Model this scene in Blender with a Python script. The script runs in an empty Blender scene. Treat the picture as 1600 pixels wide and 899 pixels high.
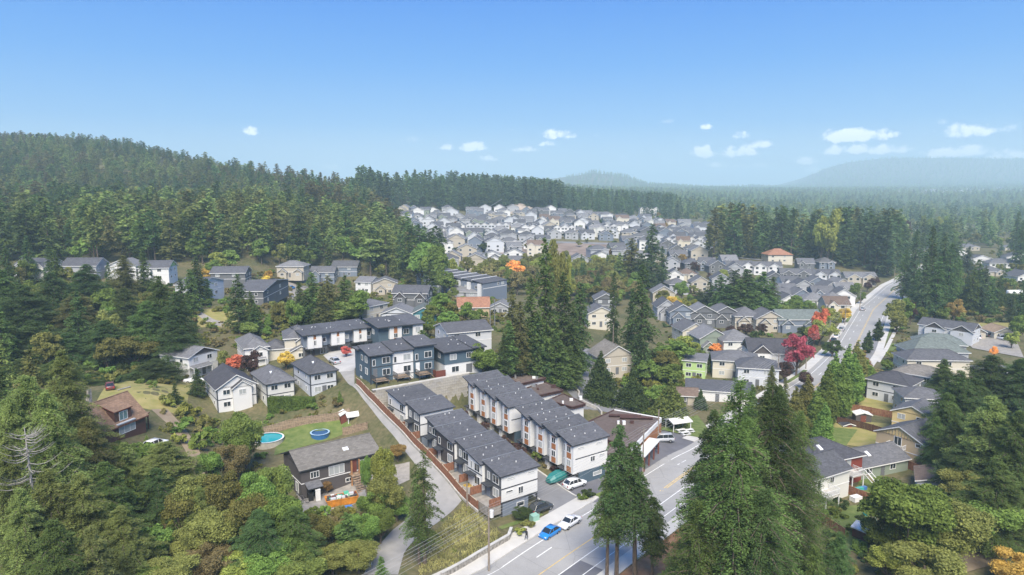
import bpy, math, random
import numpy as np
from mathutils import Vector, Matrix
random.seed(11); RNG = np.random.default_rng(7)
SC = bpy.context.scene
COL = SC.collection
# ------------------------------------------------------------------ camera
CAM_H, FPX, YH = 55.0, 1067.0, 300.0
PITCH = math.atan((449.5-YH)/FPX)
cd = bpy.data.cameras.new('camera'); cam = bpy.data.objects.new('camera', cd); COL.objects.link(cam)
cam.location = (0, 0, CAM_H); cam.rotation_euler = (math.pi/2-PITCH, 0, 0)
cd.sensor_width = 36; cd.lens = 36*FPX/1600; cd.clip_start = 1; cd.clip_end = 30000
SC.camera = cam
SC.view_settings.view_transform = 'Standard'; SC.view_settings.look = 'None'
SC.view_settings.exposure = 1.08; SC.view_settings.gamma = 1
SC.cycles.use_denoising = True
SC.cycles.max_bounces = 4; SC.cycles.diffuse_bounces = 3; SC.cycles.glossy_bounces = 2
SC.cycles.transmission_bounces = 3; SC.cycles.volume_bounces = 1; SC.cycles.transparent_max_bounces = 4
SC.cycles.sample_clamp_indirect = 4
CP, SP = math.cos(PITCH), math.sin(PITCH)
def ray(px, py):
    dx = (px-800)/FPX; dy = (449.5-py)/FPX
    return dx, CP+dy*SP, -SP+dy*CP
def at_z(px, py, z):
    X, Y, Z = ray(px, py); t = (z-CAM_H)/Z
    return X*t, Y*t
def at_y(px, py, y):
    X, Y, Z = ray(px, py); t = y/Y
    return X*t, y, CAM_H+Z*t
def proj(x, y, z):
    z = z-CAM_H; d = y*CP-z*SP; u = y*SP+z*CP
    return 800+FPX*x/d, 449.5-FPX*u/d
# ------------------------------------------------------------------ sky + sun
SUN_EL, SUN_AZ = math.radians(50), math.radians(178)     # azimuth clockwise from +Y
W = bpy.data.worlds.new('World'); SC.world = W; W.use_nodes = True
nt = W.node_tree; nt.nodes.clear()
def N(t, tree=None, **k):
    n = (tree or nt).nodes.new(t)
    for a, b in k.items(): setattr(n, a, b)
    return n
def math_n(op, a, b=None, c=None, tree=None, clamp=False):
    tr = tree or nt
    n = N('ShaderNodeMath', tr, operation=op, use_clamp=clamp)
    for i, v in enumerate((a, b, c)):
        if v is None: continue
        if isinstance(v, (int, float)): n.inputs[i].default_value = v
        else: tr.links.new(v, n.inputs[i])
    return n.outputs[0]
sky = N('ShaderNodeTexSky', sky_type='NISHITA', sun_disc=False, sun_elevation=SUN_EL, sun_rotation=SUN_AZ, altitude=100, air_density=1.0, dust_density=0.6, ozone_density=3.0)
tc = N('ShaderNodeTexCoord'); sep = N('ShaderNodeSeparateXYZ'); nt.links.new(tc.outputs['Generated'], sep.inputs[0])
el = math_n('ARCSINE', sep.outputs['Z'])
az = math_n('ARCTAN2', sep.outputs['X'], sep.outputs['Y'])
ramp = N('ShaderNodeValToRGB'); nt.links.new(math_n('MULTIPLY', el, 2.0/math.pi, clamp=True), ramp.inputs[0])
def lin(c): return tuple((v/12.92 if v <= .04045 else ((v+.055)/1.055)**2.4) for v in [x/255 for x in c])
cr = ramp.color_ramp
stops = [(0.0, (230, 241, 253)), (0.03, (186, 221, 255)), (0.06, (120, 188, 255)), (0.11, (68, 163, 255)), (0.17, (12, 138, 250)), (0.30, (50, 135, 238)), (1.0, (62, 118, 212))]
while len(cr.elements) < len(stops): cr.elements.new(0.5)
for e, (p, c) in zip(cr.elements, stops):
    e.position = p; e.color = (*lin(c), 1)
# the ramp has the hues of the photographed sky; the Nishita sky keeps the brightness and the glow round the sun
mixs = N('ShaderNodeMix', data_type='RGBA'); mixs.inputs[0].default_value = .92
scal = N('ShaderNodeVectorMath', operation='SCALE'); nt.links.new(sky.outputs[0], scal.inputs[0]); scal.inputs['Scale'].default_value = 0.06
nt.links.new(scal.outputs[0], mixs.inputs[6])
scr = N('ShaderNodeVectorMath', operation='SCALE'); nt.links.new(ramp.outputs[0], scr.inputs[0]); scr.inputs['Scale'].default_value = 0.455
nt.links.new(scr.outputs[0], mixs.inputs[7])
# small fair-weather clouds low in the sky: ellipses of azimuth/elevation with ragged edges
noi = N('ShaderNodeTexNoise'); noi.inputs['Scale'].default_value = 38; noi.inputs['Detail'].default_value = 5; noi.inputs['Roughness'].default_value = .62
nt.links.new(tc.outputs['Generated'], noi.inputs['Vector'])
noi2 = N('ShaderNodeTexNoise'); noi2.inputs['Scale'].default_value = 120; noi2.inputs['Detail'].default_value = 3
nt.links.new(tc.outputs['Generated'], noi2.inputs['Vector'])
nz = math_n('ADD', math_n('MULTIPLY', math_n('SUBTRACT', noi.outputs[0], .5), 5.0), math_n('MULTIPLY', math_n('SUBTRACT', noi2.outputs[0], .5), 1.6))
CL = [(388,205,17,6,1.),(693,230,20,5,.9),(737,230,22,7,1.),(762,247,16,5,.8),(640,218,20,5,.3),(799,202,7,3,.7),(868,210,26,8,.75),(857,225,20,4,1.),(817,233,20,5,.9),
      (1095,237,25,8,1.1),(1149,238,26,8,1.15),(1163,212,17,5,.9),(1184,226,22,5,.9),(1104,199,9,4,.6),(1120,258,16,4,.9),(1335,211,48,9,1.2),(1340,235,52,6,1.),(1262,252,17,5,1.),(1520,203,42,9,.85),(1470,240,34,6,1.),(1515,236,34,6,.9),
      (1580,243,26,8,1.),(1395,234,30,5,.6),(1175,259,26,4,.45),(1472,191,9,4,.4),(790,275,30,4,.5),(865,275,14,4,.6),(660,272,20,3,.4),(515,262,22,5,.45),(975,245,12,4,.35),(1010,270,26,3,.4),(930,212,9,3,.3),(1040,190,12,3,.25),(1280,266,30,4,.6)]
cur = None
for px, py, rx, ry, s in CL:
    s = s+.22 if s < .85 else s
    X, Y, Z = ray(px, py+ry*.3); a0 = math.atan2(X, Y); e0 = math.asin(Z/math.sqrt(X*X+Y*Y+Z*Z))
    dx = math_n('MULTIPLY', math_n('SUBTRACT', az, a0), FPX/rx)
    dy = math_n('MULTIPLY', math_n('SUBTRACT', el, e0), FPX/(ry*1.5))
    dyb = math_n('MAXIMUM', dy, math_n('MULTIPLY', dy, -1.9))        # flatter base
    r2 = math_n('ADD', math_n('MULTIPLY', dx, dx), math_n('MULTIPLY', dyb, dyb))
    v = math_n('MULTIPLY', math_n('SUBTRACT', 1.0, math_n('ADD', r2, nz)), s)
    v = math_n('MULTIPLY', math_n('MAXIMUM', v, 0), math_n('LESS_THAN', r2, 6.0))
    v = math_n('MULTIPLY', math_n('MINIMUM', v, 1.0), min(1.0, s))
    cur = v if cur is None else math_n('MAXIMUM', cur, v)
sm = N('ShaderNodeMapRange', interpolation_type='SMOOTHSTEP'); nt.links.new(cur, sm.inputs[0]); sm.inputs[2].default_value = 1.0
cm = N('ShaderNodeMix', data_type='RGBA'); nt.links.new(sm.outputs[0], cm.inputs[0]); nt.links.new(mixs.outputs[2], cm.inputs[6]); cm.inputs[7].default_value = (.74, .75, .78, 1)
bg = N('ShaderNodeBackground'); nt.links.new(cm.outputs[2], bg.inputs[0]); bg.inputs[1].default_value = 1.0
wo = N('ShaderNodeOutputWorld'); nt.links.new(bg.outputs[0], wo.inputs[0])
sl = bpy.data.lights.new('sun', 'SUN'); sl.energy = 3.7; sl.angle = math.radians(35); sl.color = (1, .915, .78)
so = bpy.data.objects.new('sun', sl); COL.objects.link(so)
sd = Vector((math.sin(SUN_AZ)*math.cos(SUN_EL), math.cos(SUN_AZ)*math.cos(SUN_EL), math.sin(SUN_EL)))
so.rotation_euler = sd.to_track_quat('Z', 'Y').to_euler()
# ------------------------------------------------------------------ materials
MATS = {}
def mat(name, col, rough=.85, var=.12, scale=1.5, bump=0, metal=0, spec=.3, second=None, detail=3, coords='Object', stretch=None):
    if name in MATS: return MATS[name]
    m = bpy.data.materials.new(name); m.use_nodes = True; t = m.node_tree
    b = t.nodes['Principled BSDF']; b.inputs['Roughness'].default_value = rough; b.inputs['Metallic'].default_value = metal
    b.inputs['Specular IOR Level'].default_value = spec
    no = N('ShaderNodeTexNoise', t); no.inputs['Scale'].default_value = scale; no.inputs['Detail'].default_value = detail
    g = N('ShaderNodeTexCoord', t)
    if stretch:
        mp = N('ShaderNodeMapping', t); mp.inputs['Scale'].default_value = stretch
        t.links.new(g.outputs[coords], mp.inputs[0]); t.links.new(mp.outputs[0], no.inputs['Vector'])
    else: t.links.new(g.outputs[coords], no.inputs['Vector'])
    r = N('ShaderNodeValToRGB', t); t.links.new(no.outputs[0], r.inputs[0])
    c2 = second or tuple(min(1, c*(1+var*1.6)) for c in col); c1 = tuple(c*(1-var*1.6) for c in col) if not second else col
    r.color_ramp.elements[0].color = (*c1, 1); r.color_ramp.elements[1].color = (*c2, 1)
    r.color_ramp.elements[0].position = .3; r.color_ramp.elements[1].position = .7
    t.links.new(r.outputs[0], b.inputs['Base Color'])
    if bump:
        bp = N('ShaderNodeBump', t); bp.inputs['Strength'].default_value = bump; bp.inputs['Distance'].default_value = .05
        t.links.new(no.outputs[0], bp.inputs['Height']); t.links.new(bp.outputs[0], b.inputs['Normal'])
    MATS[name] = m; return m
def shingle(name, col):
    """asphalt shingles: rows of slightly different tabs, worn patches"""
    if name in MATS: return MATS[name]
    m = bpy.data.materials.new(name); m.use_nodes = True; t = m.node_tree; b = t.nodes['Principled BSDF']
    b.inputs['Roughness'].default_value = .9; b.inputs['Specular IOR Level'].default_value = .25
    g = N('ShaderNodeTexCoord', t)
    br = N('ShaderNodeTexBrick', t); br.inputs['Scale'].default_value = 1.0; br.inputs['Brick Width'].default_value = .55; br.inputs['Row Height'].default_value = .28; br.inputs['Mortar Size'].default_value = .02
    br.inputs['Color1'].default_value = (*[c*.8 for c in col], 1); br.inputs['Color2'].default_value = (*[c*1.2 for c in col], 1); br.inputs['Mortar'].default_value = (*[c*.75 for c in col], 1)
    t.links.new(g.outputs['Object'], br.inputs['Vector'])
    no = N('ShaderNodeTexNoise', t); no.inputs['Scale'].default_value = .35; no.inputs['Detail'].default_value = 6; t.links.new(g.outputs['Object'], no.inputs['Vector'])
    oi = N('ShaderNodeObjectInfo', t)
    f = math_n('ADD', math_n('MULTIPLY', no.outputs[0], .35, tree=t), math_n('MULTIPLY', oi.outputs['Random'], .22, tree=t), tree=t)
    f = math_n('ADD', f, .62, tree=t)
    vm = N('ShaderNodeVectorMath', t, operation='SCALE'); t.links.new(br.outputs[0], vm.inputs[0]); t.links.new(f, vm.inputs['Scale'])
    t.links.new(vm.outputs[0], b.inputs['Base Color']); MATS[name] = m; return m
def siding(name, col, vertical=False):
    """lap siding: fine boards with faint weathering"""
    if name in MATS: return MATS[name]
    m = bpy.data.materials.new(name); m.use_nodes = True; t = m.node_tree; b = t.nodes['Principled BSDF']
    b.inputs['Roughness'].default_value = .7; b.inputs['Specular IOR Level'].default_value = .3
    g = N('ShaderNodeTexCoord', t); wv = N('ShaderNodeTexWave', t, wave_type='BANDS', bands_direction='X' if vertical else 'Z', wave_profile='SAW')
    wv.inputs['Scale'].default_value = 1.1 if vertical else 1.6; t.links.new(g.outputs['Object'], wv.inputs['Vector'])
    no = N('ShaderNodeTexNoise', t); no.inputs['Scale'].default_value = .6; no.inputs['Detail'].default_value = 5; t.links.new(g.outputs['Object'], no.inputs['Vector'])
    f = math_n('ADD', math_n('MULTIPLY', wv.outputs['Fac'], .08, tree=t), math_n('MULTIPLY', no.outputs[0], .08, tree=t), tree=t)
    f = math_n('ADD', f, .93, tree=t)
    vm = N('ShaderNodeVectorMath', t, operation='SCALE'); vm.inputs[0].default_value = col; t.links.new(f, vm.inputs['Scale'])
    t.links.new(vm.outputs[0], b.inputs['Base Color'])
    bp = N('ShaderNodeBump', t); bp.inputs['Strength'].default_value = .3; bp.inputs['Distance'].default_value = .02
    t.links.new(wv.outputs['Fac'], bp.inputs['Height']); t.links.new(bp.outputs[0], b.inputs['Normal']); MATS[name] = m; return m
def foliage(name, col, col2=None, trans=.35, patch=.5):
    """leaf colour: differs by leaf cluster, by patch of crown and by tree"""
    if name in MATS: return MATS[name]
    m = bpy.data.materials.new(name); m.use_nodes = True; t = m.node_tree; t.nodes.remove(t.nodes['Principled BSDF'])
    out = [n for n in t.nodes if n.type == 'OUTPUT_MATERIAL'][0]
    geo = N('ShaderNodeNewGeometry', t); g = N('ShaderNodeTexCoord', t); oi = N('ShaderNodeObjectInfo', t)
    no = N('ShaderNodeTexNoise', t); no.inputs['Scale'].default_value = patch; no.inputs['Detail'].default_value = 2; t.links.new(g.outputs['Object'], no.inputs['Vector'])
    f = math_n('ADD', math_n('MULTIPLY', geo.outputs['Random Per Island'], .34, tree=t), math_n('MULTIPLY', math_n('SUBTRACT', no.outputs[0], .3, tree=t), 1.1, tree=t), tree=t, clamp=True)
    mx = N('ShaderNodeMix', t, data_type='RGBA'); t.links.new(f, mx.inputs[0])
    c2 = col2 or tuple(c*1.9 for c in col); c2 = tuple(c*q for c, q in zip(c2, (1.5, 1.45, 1.3))); col = tuple(c*q for c, q in zip(col, (1.55, 1.5, 1.35)))
    mx.inputs[6].default_value = (*[c*.62 for c in col], 1); mx.inputs[7].default_value = (*c2, 1)
    hs = N('ShaderNodeHueSaturation', t); hs.inputs['Saturation'].default_value = .9; t.links.new(mx.outputs[2], hs.inputs['Color'])
    t.links.new(math_n('ADD', math_n('MULTIPLY', oi.outputs['Random'], .035, tree=t), .482, tree=t), hs.inputs['Hue'])
    t.links.new(math_n('ADD', math_n('MULTIPLY', oi.outputs['Random'], .8, tree=t), 1.08, tree=t), hs.inputs['Value'])
    d = N('ShaderNodeBsdfDiffuse', t); tr = N('ShaderNodeBsdfTranslucent', t); ms = N('ShaderNodeMixShader', t)
    ms.inputs[0].default_value = trans
    for s in (d, tr): t.links.new(hs.outputs[0], s.inputs[0])
    t.links.new(d.outputs[0], ms.inputs[1]); t.links.new(tr.outputs[0], ms.inputs[2]); t.links.new(ms.outputs[0], out.inputs[0])
    MATS[name] = m; return m
def glassm(name, col, rough=.08):
    if name in MATS: return MATS[name]
    m = bpy.data.materials.new(name); m.use_nodes = True; b = m.node_tree.nodes['Principled BSDF']
    b.inputs['Base Color'].default_value = (*col, 1); b.inputs['Roughness'].default_value = rough; b.inputs['Specular IOR Level'].default_value = .8
    MATS[name] = m; return m
def paint(name, col, rough=.25):
    if name in MATS: return MATS[name]
    m = bpy.data.materials.new(name); m.use_nodes = True; b = m.node_tree.nodes['Principled BSDF']
    b.inputs['Base Color'].default_value = (*col, 1); b.inputs['Roughness'].default_value = rough; b.inputs['Coat Weight'].default_value = .4
    MATS[name] = m; return m
R = {k: shingle('shingle_'+k, c) for k, c in dict(
    slate=(.104,.106,.117), grey=(.135,.136,.146), light=(.2,.2,.208), brown=(.17,.125,.10), chalet=(.28,.18,.12), taupe=(.2,.185,.165), dark=(.07,.07,.08), green=(.15,.175,.165), red=(.33,.17,.11), tan=(.3,.22,.15), membrane=(.155,.12,.105)).items()}
S = {k: siding('siding_'+k, c) for k, c in dict(
    white=(.66,.66,.65), offwhite=(.6,.6,.56), cream=(.56,.52,.43), beige=(.43,.39,.32), grey=(.36,.37,.39), dgrey=(.13,.135,.145), blue=(.075,.115,.15), slate=(.17,.2,.25), tan=(.46,.36,.23), yellow=(.62,.49,.24), red=(.2,.045,.035), sage=(.22,.26,.21), lime=(.4,.55,.22), teal=(.06,.2,.24), char=(.085,.075,.075), rust=(.16,.05,.035), umber=(.095,.045,.035), lgrey=(.52,.54,.57)).items()}
S['orange'] = mat('cedar_panel', (.36,.15,.06), .6, .15, 2, stretch=(1,1,8))
TRIM = mat('white_trim', (.68,.68,.67), .5, .03); TRIMD = mat('dark_trim', (.045,.048,.055), .6, .1)
GLASS = glassm('window_glass', (.03,.038,.045)); GLASSL = glassm('window_blind', (.36,.38,.38), .2)
CONC = mat('concrete', (.42,.40,.37), .9, .12, 1.2, .2); ASPH = mat('asphalt', (.2,.2,.205), .92, .1, .25, .1, detail=8)
WOOD = mat('fence_wood', (.24,.11,.065), .85, .25, 2.5, stretch=(3,3,.6)); WOODD = mat('dark_wood', (.09,.045,.03), .85, .2, 2.5)
WOODG = mat('weathered_wood', (.27,.2,.14), .85, .25, 2.5); POLE = mat('pole_wood', (.24,.2,.165), .9, .2, 3, stretch=(3,3,.3))
BARK = mat('bark', (.115,.09,.07), .95, .3, 3, .4, stretch=(3,3,.5)); BARKL = mat('pale_bark', (.3,.285,.265), .9, .15, 3)
METAL = mat('steel', (.35,.36,.37), .45, .05, metal=.6); BLACK = mat('black_rubber', (.02,.02,.022), .8, .1)
LINEW = mat('road_paint', (.72,.72,.7), .7, .12, 1.5); LINEY = mat('yellow_road_paint', (.6,.42,.14), .7, .12, 1.5)
# ------------------------------------------------------------------ terrain
def _polar(x, y):
    r = np.hypot(x, y); a = np.arctan2(x, y)
    return np.clip(a, -.85, .85)*1.0, np.log(np.clip(r, 60, 11500))*.9
CT = []
def cz(px, py, z): x, y = at_z(px, py, z); CT.append((x, y, z))
def cy(px, py, Y): x, y, z = at_y(px, py, Y); CT.append((x, y, z))
for px, py in [(767,884),(930,776),(1060,705),(1258,585),(1320,515),(1390,447),(1000,880),(1150,850),(1300,880),(1500,880),(1450,780),(1450,700),(1550,700),(1400,600),(1550,600),(1500,520),(1580,520),(1560,450),(1200,640),(1130,600),(1100,530),(1200,510),(1060,560),(1150,490),(1250,450),(1330,430),(1010,560),(980,620),(1100,450),(1450,440)]: cz(px, py, 0)
for px, py, z in [(640,895,1.5),(560,895,2),(450,895,3),(300,895,5),(100,895,7),(0,895,8),(710,800,1.6),(720,776,2.1),(698,745,3.9),(667,715,5.3),(636,682,7.1),(607,648,9.2),(580,620,11),(559,600,12.1),(668,762,2.6),(655,735,4),(630,702,5.3),(600,665,7.1),(574,632,9.2),(546,602,11),(528,578,12),(520,625,9.2),(460,640,7.2),(400,650,5.8),(340,650,6),(520,665,5.5),(410,690,3.5),(500,682,4.4),(450,692,4.1),(545,668,5),(480,770,2.4),(595,735,4),(560,830,1.5),(660,880,1.2),(740,850,1.2),(640,590,12),(575,603,12),(720,580,12),(760,560,12),(660,598,12),(690,575,12),(560,545,12.4),(640,530,12.4),(480,558,11.6),(430,570,10.4),(330,600,8),(200,690,9),(120,640,12),(300,760,4.5),(820,560,7),(870,600,4),(920,600,2),(760,500,12),(700,490,12),(850,500,6),(940,500,3),(1000,490,3),(240,610,12),(100,760,9),(0,700,13)]: cz(px, py, z)
for px, py, Y in [(60,432,270),(230,432,280),(330,469,237),(330,505,215),(430,478,275),(460,434,345),(600,502,228),(620,478,255),(655,484,262),(520,437,350),(100,520,200),(0,520,190),(200,560,180),(0,405,320),(200,400,330),(400,395,345),(540,400,370),(620,410,400),
                  (0,340,480),(0,280,640),(0,232,820),(150,300,620),(190,236,850),(300,258,830),(300,320,600),(400,277,800),(400,330,560),(500,292,760),(500,345,520),(560,305,740),(600,330,760),(600,365,520),(700,330,790),(850,331,800),(740,420,430),(700,392,480),(650,372,540),(650,348,680),(900,412,470),(900,385,540),(900,365,600),(900,348,720),(1000,352,740),(1050,402,500),(1050,370,640),(1100,360,760),(1150,402,485),(1215,406,500),(1300,412,480),(780,455,345),(800,400,480),(700,455,320),
                  (860,300,2100),(950,312,1900),(1100,318,1850),(1250,318,2000),(1400,325,1800),(1550,330,1700),(1560,400,575),(1500,360,900),(1580,305,3000),(1430,303,3200),(1250,303,3200),(1000,303,3000),
                  (850,297,4000),(895,279,4300),(930,271,4400),(970,276,4400),(1010,290,4300),(1100,298,4300),(1050,293,4500),(1145,292,5000),(1100,295,5000),(1200,295,5200),(1190,298,4800),(1160,299,8000),(1200,298,8000),(1240,297,8000),(1265,292,8000),(1300,280,8000),(1400,266,8000),(1550,266,8000),(1120,299.5,6500),(1160,299.5,6500),(1195,299,6500),(1225,298,6500),(1245,291,6500),(1265,278,6500),(1290,264,6500),(1330,253,6500),(1380,248,6500),(1450,247,6500),(1520,248,6500),(1600,251,6500),(1680,254,6500),(1600,281,5500),(1500,281,5500),(1400,281,5500),(1320,283,5500),(1270,294,5500),(1600,293,4500),(1450,295,4500),(1300,298,4500),
                  (700,303,1500),(500,296,1500),(0,240,1600)]: cy(px, py, Y)
for x, y, z in [(0,70,1),(60,60,0),(-60,60,5),(-150,90,14),(150,90,0),(4500,9800,120),(2500,9800,90),(500,9800,60),(-3000,8000,60),(-3000,4000,60),(-1500,3000,60),(-400,-100,10),(100,-100,0)]: CT.append((x, y, z))
CT = np.array(CT); _pa, _pb = _polar(CT[:, 0], CT[:, 1])
def _phi(a, b, a2, b2): return np.sqrt((a[:, None]-a2[None])**2+(b[:, None]-b2[None])**2+.0006)
_A = _phi(_pa, _pb, _pa, _pb); _n = len(CT)
_M = np.zeros((_n+1, _n+1)); _M[:_n, :_n] = _A-np.eye(_n)*.004; _M[:_n, _n] = 1; _M[_n, :_n] = 1
_w = np.linalg.solve(_M, np.append(CT[:, 2], 0))
UO = np.array([-1.8, 109.1]); VV = np.array([.812, .584]); UU = np.array([-.584, .812]); ANG = math.atan2(.584, .812)
def sstep(a, b, x): t = np.clip((x-a)/(b-a), 0, 1); return t*t*(3-2*t)
def court_z(u): return .4+np.clip(u, 0, 60)*.105
def TZ(x, y):
    x = np.atleast_1d(np.asarray(x, float)); y = np.atleast_1d(np.asarray(y, float)); z = np.empty(x.shape)
    fx, fy, fz = x.ravel(), y.ravel(), z.ravel()
    for i in range(0, len(fx), 20000):
        a, b = _polar(fx[i:i+20000], fy[i:i+20000]); fz[i:i+20000] = _phi(a, b, _pa, _pb)@_w[:_n]+_w[_n]
    z = fz.reshape(x.shape)
    v = (x-UO[0])*VV[0]+(y-UO[1])*VV[1]; u = (x-UO[0])*UU[0]+(y-UO[1])*UU[1]
    m = sstep(-3.0, -2.7, v)*(1-sstep(40, 52, v))*sstep(-9, -3, u)*(1-sstep(45.0, 45.7, u))
    return z*(1-m)+court_z(u)*m
def T(x, y): return float(TZ(x, y)[0])
def G(px, py, far=9500):
    """where the sight line through a photo pixel first meets the ground"""
    X, Y, Z = ray(px, py)
    ts = np.geomspace(60, far, 900); z = CAM_H+Z*ts; g = TZ(X*ts, Y*ts); below = np.nonzero(z < g)[0]
    if len(below) == 0: return (X*far, Y*far, T(X*far, Y*far))
    i = below[0]; a, b = ts[max(i-1, 0)], ts[i]
    for _ in range(14):
        m = (a+b)/2
        if CAM_H+Z*m < T(X*m, Y*m): b = m
        else: a = m
    return (X*b, Y*b, T(X*b, Y*b))
def uv(u, v): p = UO+u*UU+v*VV; return float(p[0]), float(p[1])
# ------------------------------------------------------------------ object helpers
def tag(o, label=None, cat=None, group=None, kind=None):
    if label: o['label'] = label
    if cat: o['category'] = cat
    if group: o['group'] = group
    if kind: o['kind'] = kind
    return o
def empty(name, loc, rz=0, label=None, cat=None, group=None):
    o = bpy.data.objects.new(name, None); o.empty_display_size = .5; COL.objects.link(o); o.location = loc; o.rotation_euler = (0, 0, rz)
    return tag(o, label, cat, group)
def link(name, me, parent=None, loc=(0, 0, 0), rz=0, sc=None):
    o = bpy.data.objects.new(name, me); COL.objects.link(o); o.location = loc; o.rotation_euler = (0, 0, rz)
    if sc: o.scale = sc
    if parent: o.parent = parent
    return o
def copy_tree(o, parent=None, mats=None):
    c = o.copy(); COL.objects.link(c)
    if parent: c.parent = parent
    for ch in o.children: copy_tree(ch, c)
    return c
class MB:
    def __init__(s): s.v, s.f, s.m, s.mats = [], [], [], []
    def mi(s, m):
        if m not in s.mats: s.mats.append(m)
        return s.mats.index(m)
    def poly(s, pts, m):
        n = len(s.v); s.v += [tuple(p) for p in pts]; s.f.append(list(range(n, n+len(pts)))); s.m.append(s.mi(m)); return s
    def mesh(s, vs, fs, m):
        n = len(s.v); s.v += [tuple(p) for p in vs]
        for f in fs: s.f.append([n+i for i in f]); s.m.append(s.mi(m))
        return s
    def box(s, x0, x1, y0, y1, z0, z1, m):
        return s.mesh([(x0,y0,z0),(x1,y0,z0),(x1,y1,z0),(x0,y1,z0),(x0,y0,z1),(x1,y0,z1),(x1,y1,z1),(x0,y1,z1)],
                      [(3,2,1,0),(4,5,6,7),(0,1,5,4),(1,2,6,5),(2,3,7,6),(3,0,4,7)], m)
    def slab(s, top, th, mt, ms=None):
        """thick slab: top polygon (ccw from above), side/bottom material ms"""
        n = len(top); b = [(x, y, z-th) for x, y, z in top]; ms = ms or mt
        s.poly(top, mt); s.poly(b[::-1], ms)
        for i in range(n): s.poly([b[i], b[(i+1) % n], top[(i+1) % n], top[i]], ms)
        return s
    def cyl(s, x, y, z0, z1, r0, r1, m, n=8, caps=True):
        vs = [(x+r*math.cos(2*math.pi*i/n), y+r*math.sin(2*math.pi*i/n), z) for z, r in ((z0, r0), (z1, r1)) for i in range(n)]
        fs = [(i, (i+1) % n, n+(i+1) % n, n+i) for i in range(n)]
        if caps: fs += [tuple(range(n))[::-1], tuple(range(n, 2*n))]
        return s.mesh(vs, fs, m)
    def tube(s, pts, rs, m, n=6):
        pts = [Vector(p) for p in pts]; vs = []
        for i, p in enumerate(pts):
            d = (pts[min(i+1, len(pts)-1)]-pts[max(i-1, 0)]).normalized(); a = d.cross(Vector((.13, .29, 1)) if abs(d.z) < .9 else Vector((1, .1, 0))).normalized(); b = d.cross(a)
            r = rs[i] if isinstance(rs, (list, tuple)) else rs
            vs += [p+a*(r*math.cos(2*math.pi*k/n))+b*(r*math.sin(2*math.pi*k/n)) for k in range(n)]
        fs = [(i*n+k, i*n+(k+1) % n, (i+1)*n+(k+1) % n, (i+1)*n+k) for i in range(len(pts)-1) for k in range(n)]
        fs += [tuple(range(n))[::-1], tuple(range((len(pts)-1)*n, len(pts)*n))]
        return s.mesh(vs, fs, m)
    def data(s, name, smooth=False):
        me = bpy.data.meshes.new(name); me.from_pydata(s.v, [], s.f)
        for m in s.mats: me.materials.append(m)
        me.polygons.foreach_set('material_index', s.m)
        if smooth: me.polygons.foreach_set('use_smooth', [True]*len(s.f))
        me.update(); return me
    def build(s, name, parent=None, smooth=False, loc=(0, 0, 0), rz=0): return link(name, s.data(name, smooth), parent, loc, rz)
def ordw(n):
    o = 'first second third fourth fifth sixth seventh eighth ninth tenth eleventh twelfth thirteenth fourteenth fifteenth sixteenth seventeenth eighteenth nineteenth twentieth'.split()
    if n <= 20: return o[n-1]
    t = {2: 'twenty', 3: 'thirty', 4: 'forty', 5: 'fifty'}[n//10]
    return t+'-'+o[n % 10-1] if n % 10 else {'twenty': 'twentieth', 'thirty': 'thirtieth', 'forty': 'fortieth', 'fifty': 'fiftieth'}[t]
# ------------------------------------------------------------------ ground sheet
def ground():
    ang = np.concatenate([np.linspace(-math.pi, -.78, 40, endpoint=False), np.linspace(-.78, .78, 330, endpoint=False), np.linspace(.78, math.pi, 40)])
    rad = np.concatenate([[1.0, 20, 45], np.geomspace(62, 420, 260), np.geomspace(430, 11500, 150)])
    A, Rr = np.meshgrid(ang, rad); X, Y = Rr*np.sin(A), Rr*np.cos(A); Z = TZ(X, Y)
    nA, nR = len(ang), len(rad)
    v = np.stack([X, Y, Z], -1).reshape(-1, 3)
    i = (np.arange(nR-1)[:, None]*nA+np.arange(nA-1)[None]).ravel()
    f = np.stack([i, i+nA, i+nA+1, i+1], 1)
    me = bpy.data.meshes.new('ground'); me.vertices.add(len(v)); me.vertices.foreach_set('co', v.ravel())
    me.loops.add(f.size); me.loops.foreach_set('vertex_index', f.ravel()); me.polygons.add(len(f))
    me.polygons.foreach_set('loop_start', np.arange(len(f))*4); me.polygons.foreach_set('loop_total', np.full(len(f), 4))
    me.polygons.foreach_set('use_smooth', np.ones(len(f), bool)); me.update(calc_edges=True); me.validate()
    m = bpy.data.materials.new('earth'); m.use_nodes = True; t = m.node_tree; b = t.nodes['Principled BSDF']; b.inputs['Roughness'].default_value = .95; b.inputs['Specular IOR Level'].default_value = .1
    g = N('ShaderNodeTexCoord', t)
    def nn(sc, det=5):
        n = N('ShaderNodeTexNoise', t); n.inputs['Scale'].default_value = sc; n.inputs['Detail'].default_value = det; t.links.new(g.outputs['Object'], n.inputs[0]); return n.outputs[0]
    def rp(x, st):
        r = N('ShaderNodeValToRGB', t); t.links.new(x, r.inputs[0])
        while len(r.color_ramp.elements) < len(st): r.color_ramp.elements.new(.5)
        for e, (p, c) in zip(r.color_ramp.elements, st): e.position = p; e.color = (*c, 1)
        return r.outputs[0]
    c1 = rp(nn(.09), [(.3, (.055,.072,.03)), (.45, (.095,.1,.045)), (.55, (.16,.135,.075)), (.68, (.1,.115,.045))])
    c2 = rp(nn(1.3), [(.3, (.045,.055,.025)), (.5, (.12,.11,.055)), (.7, (.2,.165,.1))])
    mx = N('ShaderNodeMix', t, data_type='RGBA'); mx.inputs[0].default_value = .45; t.links.new(c1, mx.inputs[6]); t.links.new(c2, mx.inputs[7])
    t.links.new(mx.outputs[2], b.inputs['Base Color']); me.materials.append(m)
    o = link('ground', me); tag(o, kind='structure')
ground()
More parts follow.
